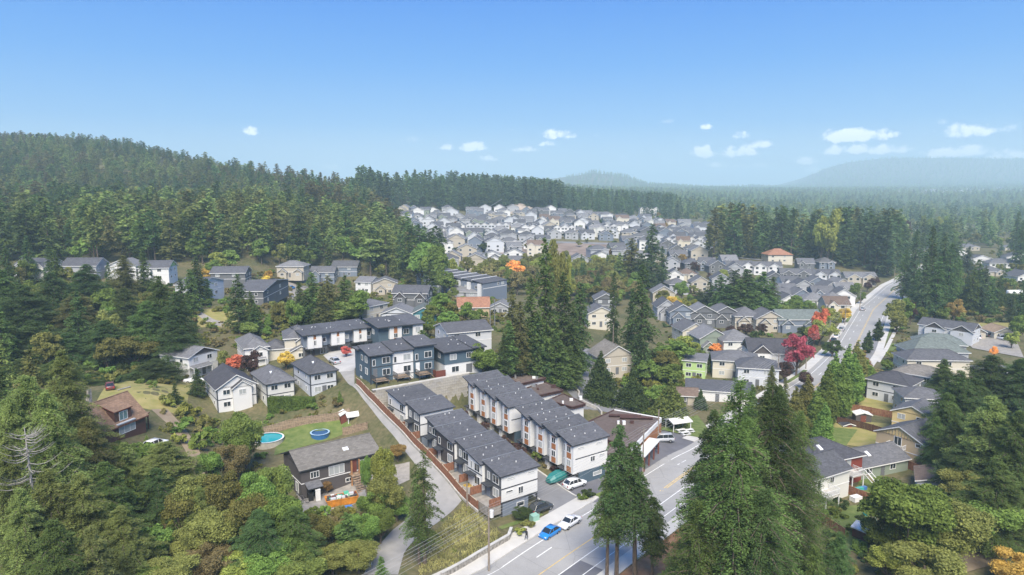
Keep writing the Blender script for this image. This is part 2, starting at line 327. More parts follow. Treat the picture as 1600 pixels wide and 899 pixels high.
def resample(P_, n):
    P_ = np.array(P_, float); d = np.r_[0, np.cumsum(np.hypot(*np.diff(P_[:, :2], axis=0).T))]; s = np.linspace(0, d[-1], n)
    return np.stack([np.interp(s, d, P_[:, k]) for k in range(P_.shape[1])], 1)
def drape(name, L, Rr, m, dz=.05, nc=5, step=2.0, thick=0, **tg):
    """strip laid over the ground between two world-space edge lines"""
    n = max(2, int(max(np.hypot(*np.diff(np.array(L)[:, :2], axis=0).T).sum(), 4)/step))
    L, Rr = resample(np.array(L)[:, :2], n), resample(np.array(Rr)[:, :2], n)
    w = np.linspace(0, 1, nc)[None, :, None]; Pm = L[:, None]*(1-w)+Rr[:, None]*w
    Z = TZ(Pm[..., 0], Pm[..., 1])+dz; v = np.concatenate([Pm, Z[..., None]], -1).reshape(-1, 3).tolist()
    f = [(i*nc+j, i*nc+j+1, (i+1)*nc+j+1, (i+1)*nc+j) for i in range(n-1) for j in range(nc-1)]
    b = MB(); b.mesh(v, f, m)
    if thick:
        for j, s in ((0, 1), (nc-1, -1)):
            for i in range(n-1):
                a, c = v[i*nc+j], v[(i+1)*nc+j]; q = [(a[0], a[1], a[2]-thick), a, c, (c[0], c[1], c[2]-thick)]
                b.poly(q[::s], m)
    o = b.build(name); tag(o, kind=tg.get('kind', 'structure')); 
    if 'label' in tg: tag(o, tg['label'], tg.get('cat'))
    return o
def gp(pts): return [G(*p) for p in pts]
def offs(line, d):
    P_ = np.array(line, float)[:, :2]; t = np.gradient(P_, axis=0); t /= np.linalg.norm(t, axis=1)[:, None]
    return P_+np.stack([t[:, 1], -t[:, 0]], 1)*d
# ------------------------------------------------------------------ roads, paths, lawns
def road_mat():
    """worn asphalt: broad tone changes, fine grain, sealed cracks and oil-darkened blotches"""
    m = bpy.data.materials.new('street_asphalt'); m.use_nodes = True; t = m.node_tree; b = t.nodes['Principled BSDF']; b.inputs['Roughness'].default_value = .9; b.inputs['Specular IOR Level'].default_value = .2
    g = N('ShaderNodeTexCoord', t); f = None
    for sc, amp in ((.06, .35), (.5, .22), (6, .25)):
        n = N('ShaderNodeTexNoise', t); n.inputs['Scale'].default_value = sc; n.inputs['Detail'].default_value = 5; t.links.new(g.outputs['Object'], n.inputs[0]); q = math_n('MULTIPLY', n.outputs[0], amp, tree=t); f = q if f is None else math_n('ADD', f, q, tree=t)
    v = N('ShaderNodeTexVoronoi', t, feature='DISTANCE_TO_EDGE'); v.inputs['Scale'].default_value = .16; t.links.new(g.outputs['Object'], v.inputs[0]); c = math_n('MULTIPLY', math_n('GREATER_THAN', v.outputs[0], .012, tree=t), .12, tree=t)
    f = math_n('ADD', math_n('ADD', f, c, tree=t), .47, tree=t); vm = N('ShaderNodeVectorMath', t, operation='SCALE'); vm.inputs[0].default_value = (.315, .31, .30); t.links.new(f, vm.inputs['Scale']); t.links.new(vm.outputs[0], b.inputs['Base Color']); return m
KERB = [(-68,18.5),(-3.1,94.8),(11.7,112),(35.7,140),(89.2,202.2),(113.3,236.5),(140,280.5),(166.6,324.7),(194,363),(222,402),(262,452),(300,495)]
_k = resample([(*p, 0) for p in KERB], 160)[:, :2]
for _ in range(3): _k[1:-1] = (_k[:-2]+2*_k[1:-1]+_k[2:])/4
KERB = _k
ASPHN = mat('old_asphalt', (.235,.235,.24), .92, .05, .5, 0, second=(.3,.295,.29), detail=9)
ASPHD = mat('new_asphalt', (.13,.13,.145), .92, .08, .4, detail=8)
KRB = mat('kerb_concrete', (.5,.485,.45), .9, .08, .8); KRED = mat('red_kerb', (.38,.17,.12), .9, .15, .8)
LAWN = mat('lawn_grass', (.08,.125,.028), .95, .2, .8, second=(.16,.19,.06), detail=10)
LAWNY = mat('dry_lawn', (.2,.2,.055), .95, .2, .4, second=(.32,.27,.11), detail=8)
DIRT = mat('dirt', (.13,.1,.07), .95, .2, .4, second=(.25,.2,.14), detail=8); GRAVEL = mat('gravel', (.28,.26,.235), .95, .12, 1.2, detail=8)
ROADM = None
SAND = mat('dry_grass', (.26,.21,.115), .95, .2, .5, second=(.36,.3,.17), detail=8)
def line_strip(name, d0, d1, m, i0=0, i1=160, dz=.05, **k):
    return drape(name, offs(KERB, d0)[i0:i1], offs(KERB, d1)[i0:i1], m, dz=dz, nc=k.pop('nc', 3), step=2, **k)
wid = lambda i: 13.4
W_ = np.array([wid(i) for i in range(160)])
def offv(d): 
    t = np.gradient(KERB, axis=0); t /= np.linalg.norm(t, axis=1)[:, None]; return KERB+np.stack([t[:, 1], -t[:, 0]], 1)*np.asarray(d)[:, None]
drape('street', KERB, offv(W_), road_mat(), dz=.06, nc=8)
IA, IB = [int(np.argmin(np.hypot(*(KERB-np.array(at_z(*q, 0))).T))) for q in ((950,772), (1092,690))]
for sl_ in (slice(0, IA), slice(IB, 160)): drape('kerb', offv(W_*0-.18)[sl_], KERB[sl_], KRB, dz=.19, nc=2, thick=.16)
drape('kerb', offv(W_), offv(W_+.18), KRB, dz=.19, nc=2, thick=.16)
SW = mat('pavement', (.50,.485,.45), .9, .06, .35, detail=6)
for sl_ in (slice(0, IA), slice(IB, 160)): drape('pavement', offv(W_*0-2.9-1.3*np.clip(1-np.arange(160)/34, 0, 1))[sl_], offv(W_*0-.18)[sl_], SW, dz=.17, nc=4, thick=.12)
drape('forecourt', offv(W_*0-4.2)[IA:IB+1], offv(W_*0+.05)[IA:IB+1], ASPHD, dz=.07, nc=5)
drape('pavement', offv(W_+.18), offv(W_+2.3), SW, dz=.17, nc=3, thick=.12)
drape('road_marking', offv(W_*0+1.45), offv(W_*0+1.6), LINEW, dz=.075, nc=2)
for i in range(4, 118, 2): drape('road_marking', offv(W_*0+3.7)[i:i+2], offv(W_*0+3.86)[i:i+2], LINEW, dz=.075, nc=2) if i < 26 or i % 4 == 0 else None
drape('road_marking', offv(W_*.5+.1), offv(W_*.5+.24), LINEY, dz=.075, nc=2)
drape('road_marking', offv(W_*.5-.25)[34:], offv(W_*.5-.12)[34:], LINEY, dz=.075, nc=2)
drape('road_marking', offv(W_*.5+2.3)[:60], offv(W_*.5+2.45)[:60], LINEW, dz=.075, nc=2)
drape('road_marking', offv(W_-1.7), offv(W_-1.56), LINEW, dz=.075, nc=2)
ARR = MB(); a0 = offv(W_*.5+1.2)[21]; dr = (KERB[22]-KERB[21]); dr /= np.linalg.norm(dr); nr = np.array([dr[1], -dr[0]])
def arp(s, o): p = a0+dr*s+nr*o; return (p[0], p[1], T(*p)+.08)
ARR.poly([arp(-1.6,.35), arp(-1.6,.6), arp(.6,.6), arp(.6,.35)], LINEW); ARR.poly([arp(.6,-.25), arp(.6,.6), arp(.95,.6), arp(.95,-.25)], LINEW)
ARR.poly([arp(.775,-.95), arp(.2,-.25), arp(1.35,-.25)][::-1], LINEW); tag(ARR.build('road_marking'), kind='structure')
# darker patch of newer asphalt on the near side of the street
drape('asphalt_patch', offv(W_-4.2)[8:30], offv(W_-.1)[8:30], ASPHD, dz=.068, nc=4)
def cuv(pts): return [uv(u, v) for u, v in pts]
drape('driveway', cuv([(-4.3,6.6),(-2.5,8.4),(0,9.3),(43,9.3)]), cuv([(-4.3,18.5),(-2.5,16.2),(0,15.4),(43,15.4)]), ASPH, dz=.075, nc=6)
drape('kerb', cuv([(-2,9.0),(43,9.0)]), cuv([(-2,9.3),(43,9.3)]), KRB, dz=.17, nc=2, thick=.15)
drape('kerb', cuv([(-2,15.4),(43,15.4)]), cuv([(-2,15.7),(43,15.7)]), KRB, dz=.17, nc=2, thick=.15)
drape('parking_lot', cuv([(-2.6,15.8),(4.3,15.8)]), cuv([(-2.6,23.5),(4.3,23.5)]), ASPHD, dz=.08, nc=4)
drape('verge_grass', cuv([(-3.3,-1),(-2.7,-1)][::-1])[::-1] if 0 else cuv([(-2.5,-2.4),(-2.5,6.3)]), cuv([(-3.6,-2.4),(-3.6,6.3)]), LAWN, dz=.1, nc=2)
drape('verge_grass', cuv([(-2.7,18),(-2.7,28)]), cuv([(-3.9,18),(-3.9,28)]), LAWN, dz=.1, nc=2)
drape('driveway', cuv([(4.4,15.8),(4.4,24)]), cuv([(-2.7,15.8),(-2.7,24)]), ASPH, dz=.06, nc=4)
drape('parking_lot', [at_z(*p, 0) for p in [(915,790),(952,752),(985,712),(1040,672)]], [at_z(*p, 0) for p in [(955,785),(1000,748),(1060,706),(1100,680)]], ASPHD, dz=.055, nc=6)
LN_L = [(568,899),(585,860),(612,830),(640,808),(662,788),(668,762),(655,735),(630,702),(600,665),(574,632),(546,602),(528,578),(530,560)]
LN_R = [(622,899),(632,862),(652,840),(680,820),(706,800),(722,782)]
LNL = gp(LN_L); LNR = gp(LN_R)+[(*uv(u, -3.6), 0) for u in (9, 16, 24, 32, 40, 47, 53)]+gp([(554,580),(557,562)])
drape('lane', LNL, LNR, mat('worn_asphalt', (.255,.25,.24), .92, .05, .5, second=(.32,.31,.3), detail=9), dz=.07, nc=6, step=1.5)
drape('courtyard', gp([(505,556),(520,548),(560,545)]), gp([(530,582),(552,580),(562,566)]), mat('pale_concrete', (.42,.41,.39), .9, .08, .4), dz=.1, nc=6, step=1)
drape('yard_road', gp([(905,545),(896,570),(884,595),(886,612),(912,640)]), gp([(925,545),(942,572),(975,598),(1005,618),(1040,648)]), ASPH, dz=.06, nc=7)
drape('gravel_yard', gp([(462,765),(510,752),(560,738),(640,722)]), gp([(474,806),(520,804),(562,784),(640,750)]), GRAVEL, dz=.05, nc=7, step=1)
drape('lawn', gp([(436,676),(480,663),(540,650)]), gp([(428,712),(490,694),(552,668)]), LAWN, dz=.06, nc=8, step=1)
drape('dirt_path', gp([(236,640),(268,668),(290,705),(305,745),(322,770)]), gp([(262,640),(288,668),(310,700),(322,735),(340,760)]), mat('packed_dirt', (.22,.17,.12), .95, .2, .6, second=(.3,.24,.17)), dz=.06, nc=4)
drape('dry_meadow', gp([(170,600),(240,590),(300,600)]), gp([(150,630),(230,640),(290,650)]), LAWNY, dz=.05, nc=10)
drape('dry_meadow', gp([(302,485),(330,483),(365,484)]), gp([(302,512),(335,512),(375,512)]), LAWNY, dz=.05, nc=8)
drape('dirt_path', gp([(305,490),(325,505),(350,512)]), gp([(315,488),(335,500),(362,506)]), GRAVEL, dz=.09, nc=3)
drape('gravel_yard', gp([(425,440),(458,430)]), gp([(455,470),(490,440)]), GRAVEL, dz=.07, nc=5)
# yards east of the street
for k_, (nm, L_, R_, m) in enumerate([('lawn', [(1322,612),(1400,622)], [(1310,640),(1402,650)], LAWNY), ('lawn', [(1310,655),(1402,664)], [(1282,690),(1395,706)], LAWNY), ('lawn', [(1296,668),(1340,672)], [(1262,700),(1310,714)], LAWN),
                      ('lawn', [(1380,571),(1425,572)], [(1366,594),(1415,598)], LAWN), ('lawn', [(1386,536),(1420,540)], [(1378,556),(1418,560)], LAWN), ('verge_grass', [(1380,507),(1397,505)], [(1378,519),(1390,519)], LAWN),
                      ('lawn', [(1345,745),(1380,735)], [(1330,785),(1375,770)], LAWN), ('lawn', [(1300,795),(1360,788)], [(1290,850),(1355,870)], LAWN), ('lawn', [(1500,512),(1560,510)], [(1498,535),(1555,535)], LAWN),
                      ('dry_meadow', [(1500,505),(1600,505)], [(1500,518),(1600,520)], LAWNY), ('parking_lot', [(1500,530),(1585,526)], [(1520,545),(1600,560)], GRAVEL), ('dirt_path', [(1475,880),(1520,852),(1600,822)], [(1500,899),(1560,882),(1600,862)], DIRT),
                      ('lawn', [(1070,655),(1090,650)], [(1030,672),(1120,690)], LAWN), ('lawn', [(1215,640),(1300,640)], [(1200,700),(1280,720)], LAWN)]):
    drape(nm, gp(L_), gp(R_), m, dz=.07+.012*k_, nc=8, step=1.5)
drape('verge_grass', gp([(1398,503),(1376,540),(1362,562)]), gp([(1402,503),(1381,542),(1367,564)]), LAWN, dz=.12, nc=3)
drape('pavement', gp([(1404,503),(1383,543),(1369,565)]), gp([(1409,503),(1389,545),(1375,567)]), SW, dz=.14, nc=3)
drape('side_street', gp([(1378,503),(1352,540),(1340,570)]), gp([(1397,503),(1375,540),(1361,562)]), ASPH, dz=.09, nc=4)
drape('bark_mulch', offv(W_+2.4)[16:40], offv(W_+8)[16:40], mat('bark_chips', (.2,.1,.05), .95, .2, .8, second=(.3,.17,.09)), dz=.06, nc=4)
for a, b in ((60, 66), (72, 80), (90, 96)): drape('verge_grass', offv(W_*0-1.5)[a:b], offv(W_*0-.2)[a:b], LAWN, dz=.2, nc=2)
# low stone-faced wall beside the pavement at the bottom
def wall_line(name, pts, h, th, m, label, cat, capm=None, hz=None):
    P_ = np.array(pts)[:, :2]; b = MB(); c = MB(); A_ = offs(P_, -th/2); B_ = offs(P_, th/2)
    z0 = TZ(P_[:, 0], P_[:, 1]); z1 = z0+h if hz is None else np.array(hz)
    for i in range(len(P_)-1):
        q = [(*A_[i], z0[i]-.5), (*B_[i], z0[i]-.5), (*B_[i+1], z0[i+1]-.5), (*A_[i+1], z0[i+1]-.5)]; tq = [(x, y, z) for (x, y, _), z in zip(q, (z1[i], z1[i], z1[i+1], z1[i+1]))]
        b.poly(tq, m)
        for k in range(4): b.poly([q[k], q[(k+1) % 4], tq[(k+1) % 4], tq[k]], m)
    o = b.build(name); tag(o, label, cat)
    if capm:
        A2, B2 = offs(P_, -th/2-.06), offs(P_, th/2+.06)
        for i in range(len(P_)-1): c.slab([(*A2[i], z1[i]+.12), (*B2[i], z1[i]+.12), (*B2[i+1], z1[i+1]+.12), (*A2[i+1], z1[i+1]+.12)], .12, capm)
        c.build('coping', o)
    return o
STONE = mat('rough_stone', (.3,.28,.25), .95, .3, 2.2, .6)
wall_line('stone_wall', resample([at_z(x, y, 0)+(0,) for x, y in [(690,915),(745,879),(795,850),(799,838)]], 30), .95, .35, STONE, 'low rough stone wall along the pavement below the grassy bank', 'wall', KRB)
# ------------------------------------------------------------------ buildings
WCACHE = {}
def win_mesh(w, h, mull, fm, gm):
    k = (round(w, 1), round(h, 1), mull, fm.name, gm.name)
    if k not in WCACHE:
        b = MB(); t = .1
        b.box(0, w, -.07, .02, 0, t, fm); b.box(0, w, -.07, .02, h-t, h, fm); b.box(0, t, -.07, .02, t, h-t, fm); b.box(w-t, w, -.07, .02, t, h-t, fm)
        for i in range(1, mull+1): b.box(w*i/(mull+1)-.04, w*i/(mull+1)+.04, -.06, .02, t, h-t, fm)
        g = MB(); g.box(t-.02, w-t+.02, -.035, .01, t-.02, h-t+.02, gm)
        WCACHE[k] = (b.data('window'), g.data('pane'))
    return WCACHE[k]
class Bld:
    def __init__(s, name, label, cat, loc, rz, group=None, detail=True):
        s.o = empty(name, loc, rz, label, cat, group); s.detail = detail
    def block(s, x0, x1, y0, y1, z0, z1, m, name='wall', faces=None):
        b = MB(); b.box(x0, x1, y0, y1, z0, z1, m); return b.build(name, s.o)
    def win(s, face, a, z, w, h, mull=1, fm=None, gm=None, pos=0, name='window'):
        """face f/b/l/r at wall coordinate pos; a = offset of the left edge seen from outside"""
        fm = fm or TRIM; gm = gm or (GLASS if random.random() < .6 else GLASSL)
        A, B = win_mesh(w, h, mull, fm, gm)
        loc, rz = {'f': ((a, pos, z), 0), 'b': ((a+w, pos, z), math.pi), 'l': ((pos, a+w, z), -math.pi/2), 'r': ((pos, a, z), math.pi/2)}[face]
        o = link(name, A, s.o, loc, rz); link('pane', B, o); return o
    def gable(s, x0, x1, y0, y1, z, h, axis, over, rm, wm=None, fm=None, th=.22):
        """axis 'x': ridge runs along x; wm fills the gable ends"""
        fm = fm or TRIM; r = MB()
        if axis == 'x':
            ym = (y0+y1)/2; k = h/(ym-y0); d = over*k
            r.slab([(x0-over, y0-over, z-d), (x1+over, y0-over, z-d), (x1+over, ym, z+h), (x0-over, ym, z+h)], th, rm, fm)
            r.slab([(x0-over, ym, z+h), (x1+over, ym, z+h), (x1+over, y1+over, z-d), (x0-over, y1+over, z-d)], th, rm, fm)
            r.box(x0-over, x1+over, ym-.12, ym+.12, z+h-.03, z+h+.05, rm)
            g = [[(x0, y0, z-.25), (x0, ym, z+h-.2), (x0, y1, z-.25)], [(x1, y0, z-.25), (x1, y1, z-.25), (x1, ym, z+h-.2)]]
        else:
            xm = (x0+x1)/2; k = h/(xm-x0); d = over*k
            r.slab([(x0-over, y0-over, z-d), (xm, y0-over, z+h), (xm, y1+over, z+h), (x0-over, y1+over, z-d)], th, rm, fm)
            r.slab([(xm, y0-over, z+h), (x1+over, y0-over, z-d), (x1+over, y1+over, z-d), (xm, y1+over, z+h)], th, rm, fm)
            r.box(xm-.12, xm+.12, y0-over, y1+over, z+h-.03, z+h+.05, rm)
            g = [[(x0, y0, z-.25), (x1, y0, z-.25), (xm, y0, z+h-.2)], [(x0, y1, z-.25), (xm, y1, z+h-.2), (x1, y1, z-.25)]]
        o = r.build('roof', s.o)
        if wm:
            for t in g:
                b = MB(); b.poly(t, wm); e = Vector((-.1 if t[0][0] == t[1][0] == x0 and axis == 'x' else 0, 0, 0))
                n = (Vector(t[1])-Vector(t[0])).cross(Vector(t[2])-Vector(t[0])).normalized()*.12
                if not (n[1] < 0 and axis == 'y' and t[0][1] == y0 or n[0] < 0 and axis == 'x' and t[0][0] == x0 or n[1] > 0 and axis == 'y' or n[0] > 0 and axis == 'x'): n = -n
                bk = [tuple(Vector(q)-n) for q in t]; b.poly(bk[::-1], wm)
                for i in range(3): b.poly([bk[i], bk[(i+1) % 3], t[(i+1) % 3], t[i]], wm)
                b.build('gable', s.o)
        return o
    def hip(s, x0, x1, y0, y1, z, h, over, rm, fm=None, th=.22, ridge=None):
        fm = fm or TRIM; x0 -= over; x1 += over; y0 -= over; y1 += over; w, d = x1-x0, y1-y0; r = MB(); z -= .05
        if w >= d: i = d/2*(ridge or 1); ra, rb = (x0+i, (y0+y1)/2, z+h), (x1-i, (y0+y1)/2, z+h)
        else: i = w/2*(ridge or 1); ra, rb = ((x0+x1)/2, y0+i, z+h), ((x0+x1)/2, y1-i, z+h)
        A, B, C_, D = (x0, y0, z), (x1, y0, z), (x1, y1, z), (x0, y1, z)
        if w >= d: fs = [[A, B, rb, ra], [B, C_, rb], [C_, D, ra, rb], [D, A, ra]]
        else: fs = [[A, B, ra], [B, C_, rb, ra], [C_, D, rb], [D, A, ra, rb]]
        for f in fs: r.poly(f, rm)
        for a, b in ((A, B), (B, C_), (C_, D), (D, A)): r.poly([(a[0], a[1], z-th), (b[0], b[1], z-th), b, a], fm)
        r.poly([(p[0], p[1], z-th) for p in (D, C_, B, A)], fm)
        for a, b in ((A, ra), (B, rb if w >= d else ra), (C_, rb), (D, ra if w >= d else rb), (ra, rb)): r.tube([a, b], .09, rm, 4)
        return r.build('roof', s.o)
    def flat(s, x0, x1, y0, y1, z, rm, fm, th=.35, z2=None, axis='y', name='roof'):
        """flat or shed roof: z at the low (near) edge, z2 at the far edge"""
        z2 = z if z2 is None else z2; b = MB()
        zz = (z, z, z2, z2) if axis == 'y' else (z, z2, z2, z)
        b.slab([(x0, y0, zz[0]), (x1, y0, zz[1]), (x1, y1, zz[2]), (x0, y1, zz[3])], th, rm, fm); return b.build(name, s.o)
    def part(s, name, mb, label=None): o = mb.build(name, s.o); tag(o, label); return o
    def band(s, x0, x1, y0, y1, z, m, h=.2, t=.03, name='belt_trim'):
        b = MB(); b.box(x0-t, x1+t, y0-t, y0-.002, z, z+h, m); b.box(x0-t, x1+t, y1+.002, y1+t, z, z+h, m); b.box(x0-t, x0-.002, y0-.002, y1+.002, z, z+h, m); b.box(x1+.002, x1+t, y0-.002, y1+.002, z, z+h, m)
        return b.build(name, s.o)
    def corner(s, x, y, z0, z1, m=None, w=.12):
        b = MB(); b.box(x-w, x+w, y-w, y+w, z0, z1, m or TRIMD); return b.build('corner_trim', s.o)
    def door(s, face, a, z, w, h, m, pos=0):
        b = MB(); g = MB(); b.box(0, w, -.06, .02, 0, h, m)
        loc, rz = {'f': ((a, pos, z), 0), 'b': ((a+w, pos, z), math.pi), 'l': ((pos, a+w, z), -math.pi/2), 'r': ((pos, a, z), math.pi/2)}[face]
        o = b.build('door' if w < 1.8 else 'garage_door', s.o, loc=loc, rz=rz)
        if w < 1.8: g.box(w-.18, w-.1, -.12, -.05, h*.45, h*.5, METAL); g.build('handle', o)
        else:
            for i in range(1, 4): g.box(.05, w-.05, -.075, -.055, h*i/4-.02, h*i/4+.02, TRIMD)
            g.build('panel_joint', o)
        return o
    def skylight(s, x, y, z, w=.7, d=1.3, tilt=0):
        b = MB(); b.box(-w/2, w/2, -d/2, d/2, -.12, .12, TRIM); b.box(-w/2+.08, w/2-.08, -d/2+.08, d/2-.08, .1, .15, glassm('skylight_glass', (.75,.8,.85), .1))
        o = b.build('skylight', s.o, loc=(x, y, z)); o.rotation_euler = (tilt, 0, 0); return o
    def vents(s, pts, n='roof_vent'):
        for x, y, z in pts:
            b = MB(); b.cyl(0, 0, 0, .24, .1, .1, METAL if random.random() < .5 else TRIM, 6); b.build(n, s.o, loc=(x, y, z))
    def deck(s, x0, x1, y0, y1, z, m, rm, posts=True, rail=1.0, z0=0):
        b = MB(); b.box(x0, x1, y0, y1, z-.18, z, m); o = b.build('deck', s.o); r = MB(); t = .06
        for a, b_, c, d in ((x0, x1, y0, y0+t), (x0, x0+t, y0+t, y1), (x1-t, x1, y0+t, y1)):
            r.box(a, b_, c, d, z+rail-.08, z+rail, rm); r.box(a, b_, c, d, z+.08, z+.14, rm)
        n = max(2, int((x1-x0)/.28))
        for i in range(n+1): x = x0+t/2+(x1-x0-t)*i/n; r.box(x-.03, x+.03, y0+.005, y0+t-.005, z, z+rail-.08, rm)
        n = max(2, int((y1-y0)/.28))
        for i in range(1, n+1):
            y = y0+(y1-y0)*i/n-.03
            for x in (x0+.005, x1-t+.005): r.box(x, x+t-.01, y-.03, y+.03, z, z+rail-.08, rm)
        r.build('railing', o)
        if posts:
            for x in (x0+.1, x1-.1): p = MB(); p.box(x-.08, x+.08, y0+.02, y0+.18, z0-1, z-.18, rm); p.build('post', o)
        return o
def base_line(FL, FR, zz=None):
    a, b = (G(*FL), G(*FR)) if zz is None else (at_z(*FL, zz)+(zz,), at_z(*FR, zz)+(zz,))
    return a, math.atan2(b[1]-a[1], b[0]-a[0]), math.hypot(b[0]-a[0], b[1]-a[1])
BSPOTS = []      # footprints kept free of trees: (x, y, radius)
LM = []          # landmarks for telling plain trees apart
def base_ang(FL, pxR, rz):
    """front-left ground pixel, heading, and the width that brings the right end to pixel column pxR"""
    a = G(*FL); c, s_ = math.cos(rz), math.sin(rz); lo, hi = 1., 60.
    for _ in range(40):
        m = (lo+hi)/2
        if proj(a[0]+c*m, a[1]+s_*m, a[2])[0] < pxR: lo = m
        else: hi = m
    return a, rz, lo
def foot(b, w, d):
    c, s_ = math.cos(b.o.rotation_euler.z), math.sin(b.o.rotation_euler.z); x, y = b.o.location[:2]
    BSPOTS.append((x+c*w/2-s_*d/2, y+s_*w/2+c*d/2, math.hypot(w, d)/2))
# ---- white and slate townhouses, the two rows of the close -------------------
def townrow_a(u0, lens, name, label, v0=0., endwall=True, n0=0):
    p = uv(u0, v0); zb = float(court_z(u0)); b = Bld(name, label, 'townhouse block', (p[0], p[1], zb), ANG)
    D = 7.7; y = 0; rm, fm = R['slate'], TRIMD
    for i, L_ in enumerate(lens):
        dz = .105*y; off = .0 if i % 2 == 0 else -.55; x0 = off; x1 = D+(0 if i % 2 == 0 else -.3)
        wm = S['dgrey'] if i % 2 == 0 else (S['white'] if i % 4 == 1 else S['char'])
        lo, hi = 7.4+dz, 8.5+dz
        last = i == len(lens)-1
        g = MB(); g.box(x0+.02, x1-2.0, y+.02, y+L_-.02, dz-1.2, 2.55+dz, S['slate']); b.part('wall', g)
        w = MB()   # upper storeys with a sloped top
        z0 = 2.55+dz
        vs = [(x0, y, z0), (x1, y, z0), (x1, y+L_, z0), (x0, y+L_, z0), (x0, y, lo-.3), (x1, y, lo-.3), (x1, y+L_, hi-.3), (x0, y+L_, hi-.3)]
        w.mesh(vs, [(3,2,1,0), (4,5,6,7), (1,2,6,5), (2,3,7,6)], S['white']); w.mesh(vs, [(3,0,4,7)], wm); w.mesh(vs, [(0,1,5,4)], S['white'])
        b.part('wall', w)
        b.flat(x0-.45, x1+.45, y-.12 if i else y-.35, y+L_+.1, lo, rm, fm, .22, hi)
        f = MB(); f.box(x0-.5, x1+.5, y+L_+.1, y+L_+.22, hi-.2, hi+.07, METAL); b.part('flashing', f)
        b.vents([(x0+1+k*1.25+random.uniform(-.2, .2), y+L_-.7+random.uniform(-.2, .1), hi-.15) for k in range(4)]+[(x0+1.6+k*3.1, y+L_*.45, (lo+hi)/2) for k in range(2)])
        # lane side: windows of two floors
        b.win('l', y+L_-1.6, z0+2.95, .8, 1.4, 0, pos=x0); b.win('l', y+.7, z0+2.9, 1.8, 1.5, 1, pos=x0)
        b.win('l', y+.7, z0+.5, 1.8, 1.6, 1, pos=x0); b.door('l', y+L_-1.6, z0-.2, 1.0, 2.1, TRIM if i % 2 else S['slate'], pos=x0)
        pr = MB(); pr.box(x0-1.3, x0-.01, y+L_-2.8, y+L_-.6, z0+2.25, z0+2.42, TRIMD); b.part('porch_roof', pr)
        bt = MB(); bt.box(x0-.05, x0-.003, y+.02, y+L_-.02, z0+2.62, z0+2.8, TRIMD); b.part('belt_trim', bt)
        pt = MB(); pt.box(x0-2.4, x0-.02, y+.1, y+L_-.1, z0-1.9, z0-.25, GRAVEL); b.part('patio', pt)
        pf = MB(); pf.box(x0-2.4, x0-.1, y+.05, y+.15, z0-.25, z0+1.2, WOOD); b.part('privacy_screen', pf)
        # drive side: garage and window
        b.door('r', y+.8, dz, 2.6, 2.2, S['dgrey'], pos=x1-2.0); b.win('r', y+1, z0+3.3, 1.5, 1.4, 1, pos=x1); b.win('r', y+1, z0+.6, 1.8, 1.6, 1, pos=x1)
        if not last: pass
        y += L_
    # end wall: belts, posts, three windows
    e = MB(); e.box(-.04, D+.04, -.05, -.003, 4.85, 5.03, TRIMD); b.part('belt_trim', e); e = MB(); e.box(-.04, D+.04, -.06, -.004, 2.4, 2.65, TRIMD); b.part('belt_trim', e)
    if endwall:
        b.win('f', 1.1, 6.3, 1.7, .4, 0, gm=GLASSL); b.win('f', 5.5, 6.3, 1.6, .4, 0, gm=GLASSL); b.win('f', .9, 4.0, 1.5, .45, 0); b.win('f', 3.5, 3.2, 1.1, 1.35, 1)
        b.win('f', 3.2, .9, 1.6, .9, 0, pos=.02)
    for x in (D-.12, .1): b.corner(x, .1, -.6, 2.52, TRIMD)
    foot(b, D, y); return b
A2 = townrow_a(0, [5.0, 4.6, 4.7, 6.7, 4.6], 'townhouse_row', 'row of five slate and white townhouses with stepped shed roofs beside the lane')
A1 = townrow_a(28.9, [5.4, 8.2], 'townhouse_pair', 'pair of slate and white townhouses at the top of the lane fence', v0=.2, endwall=False)
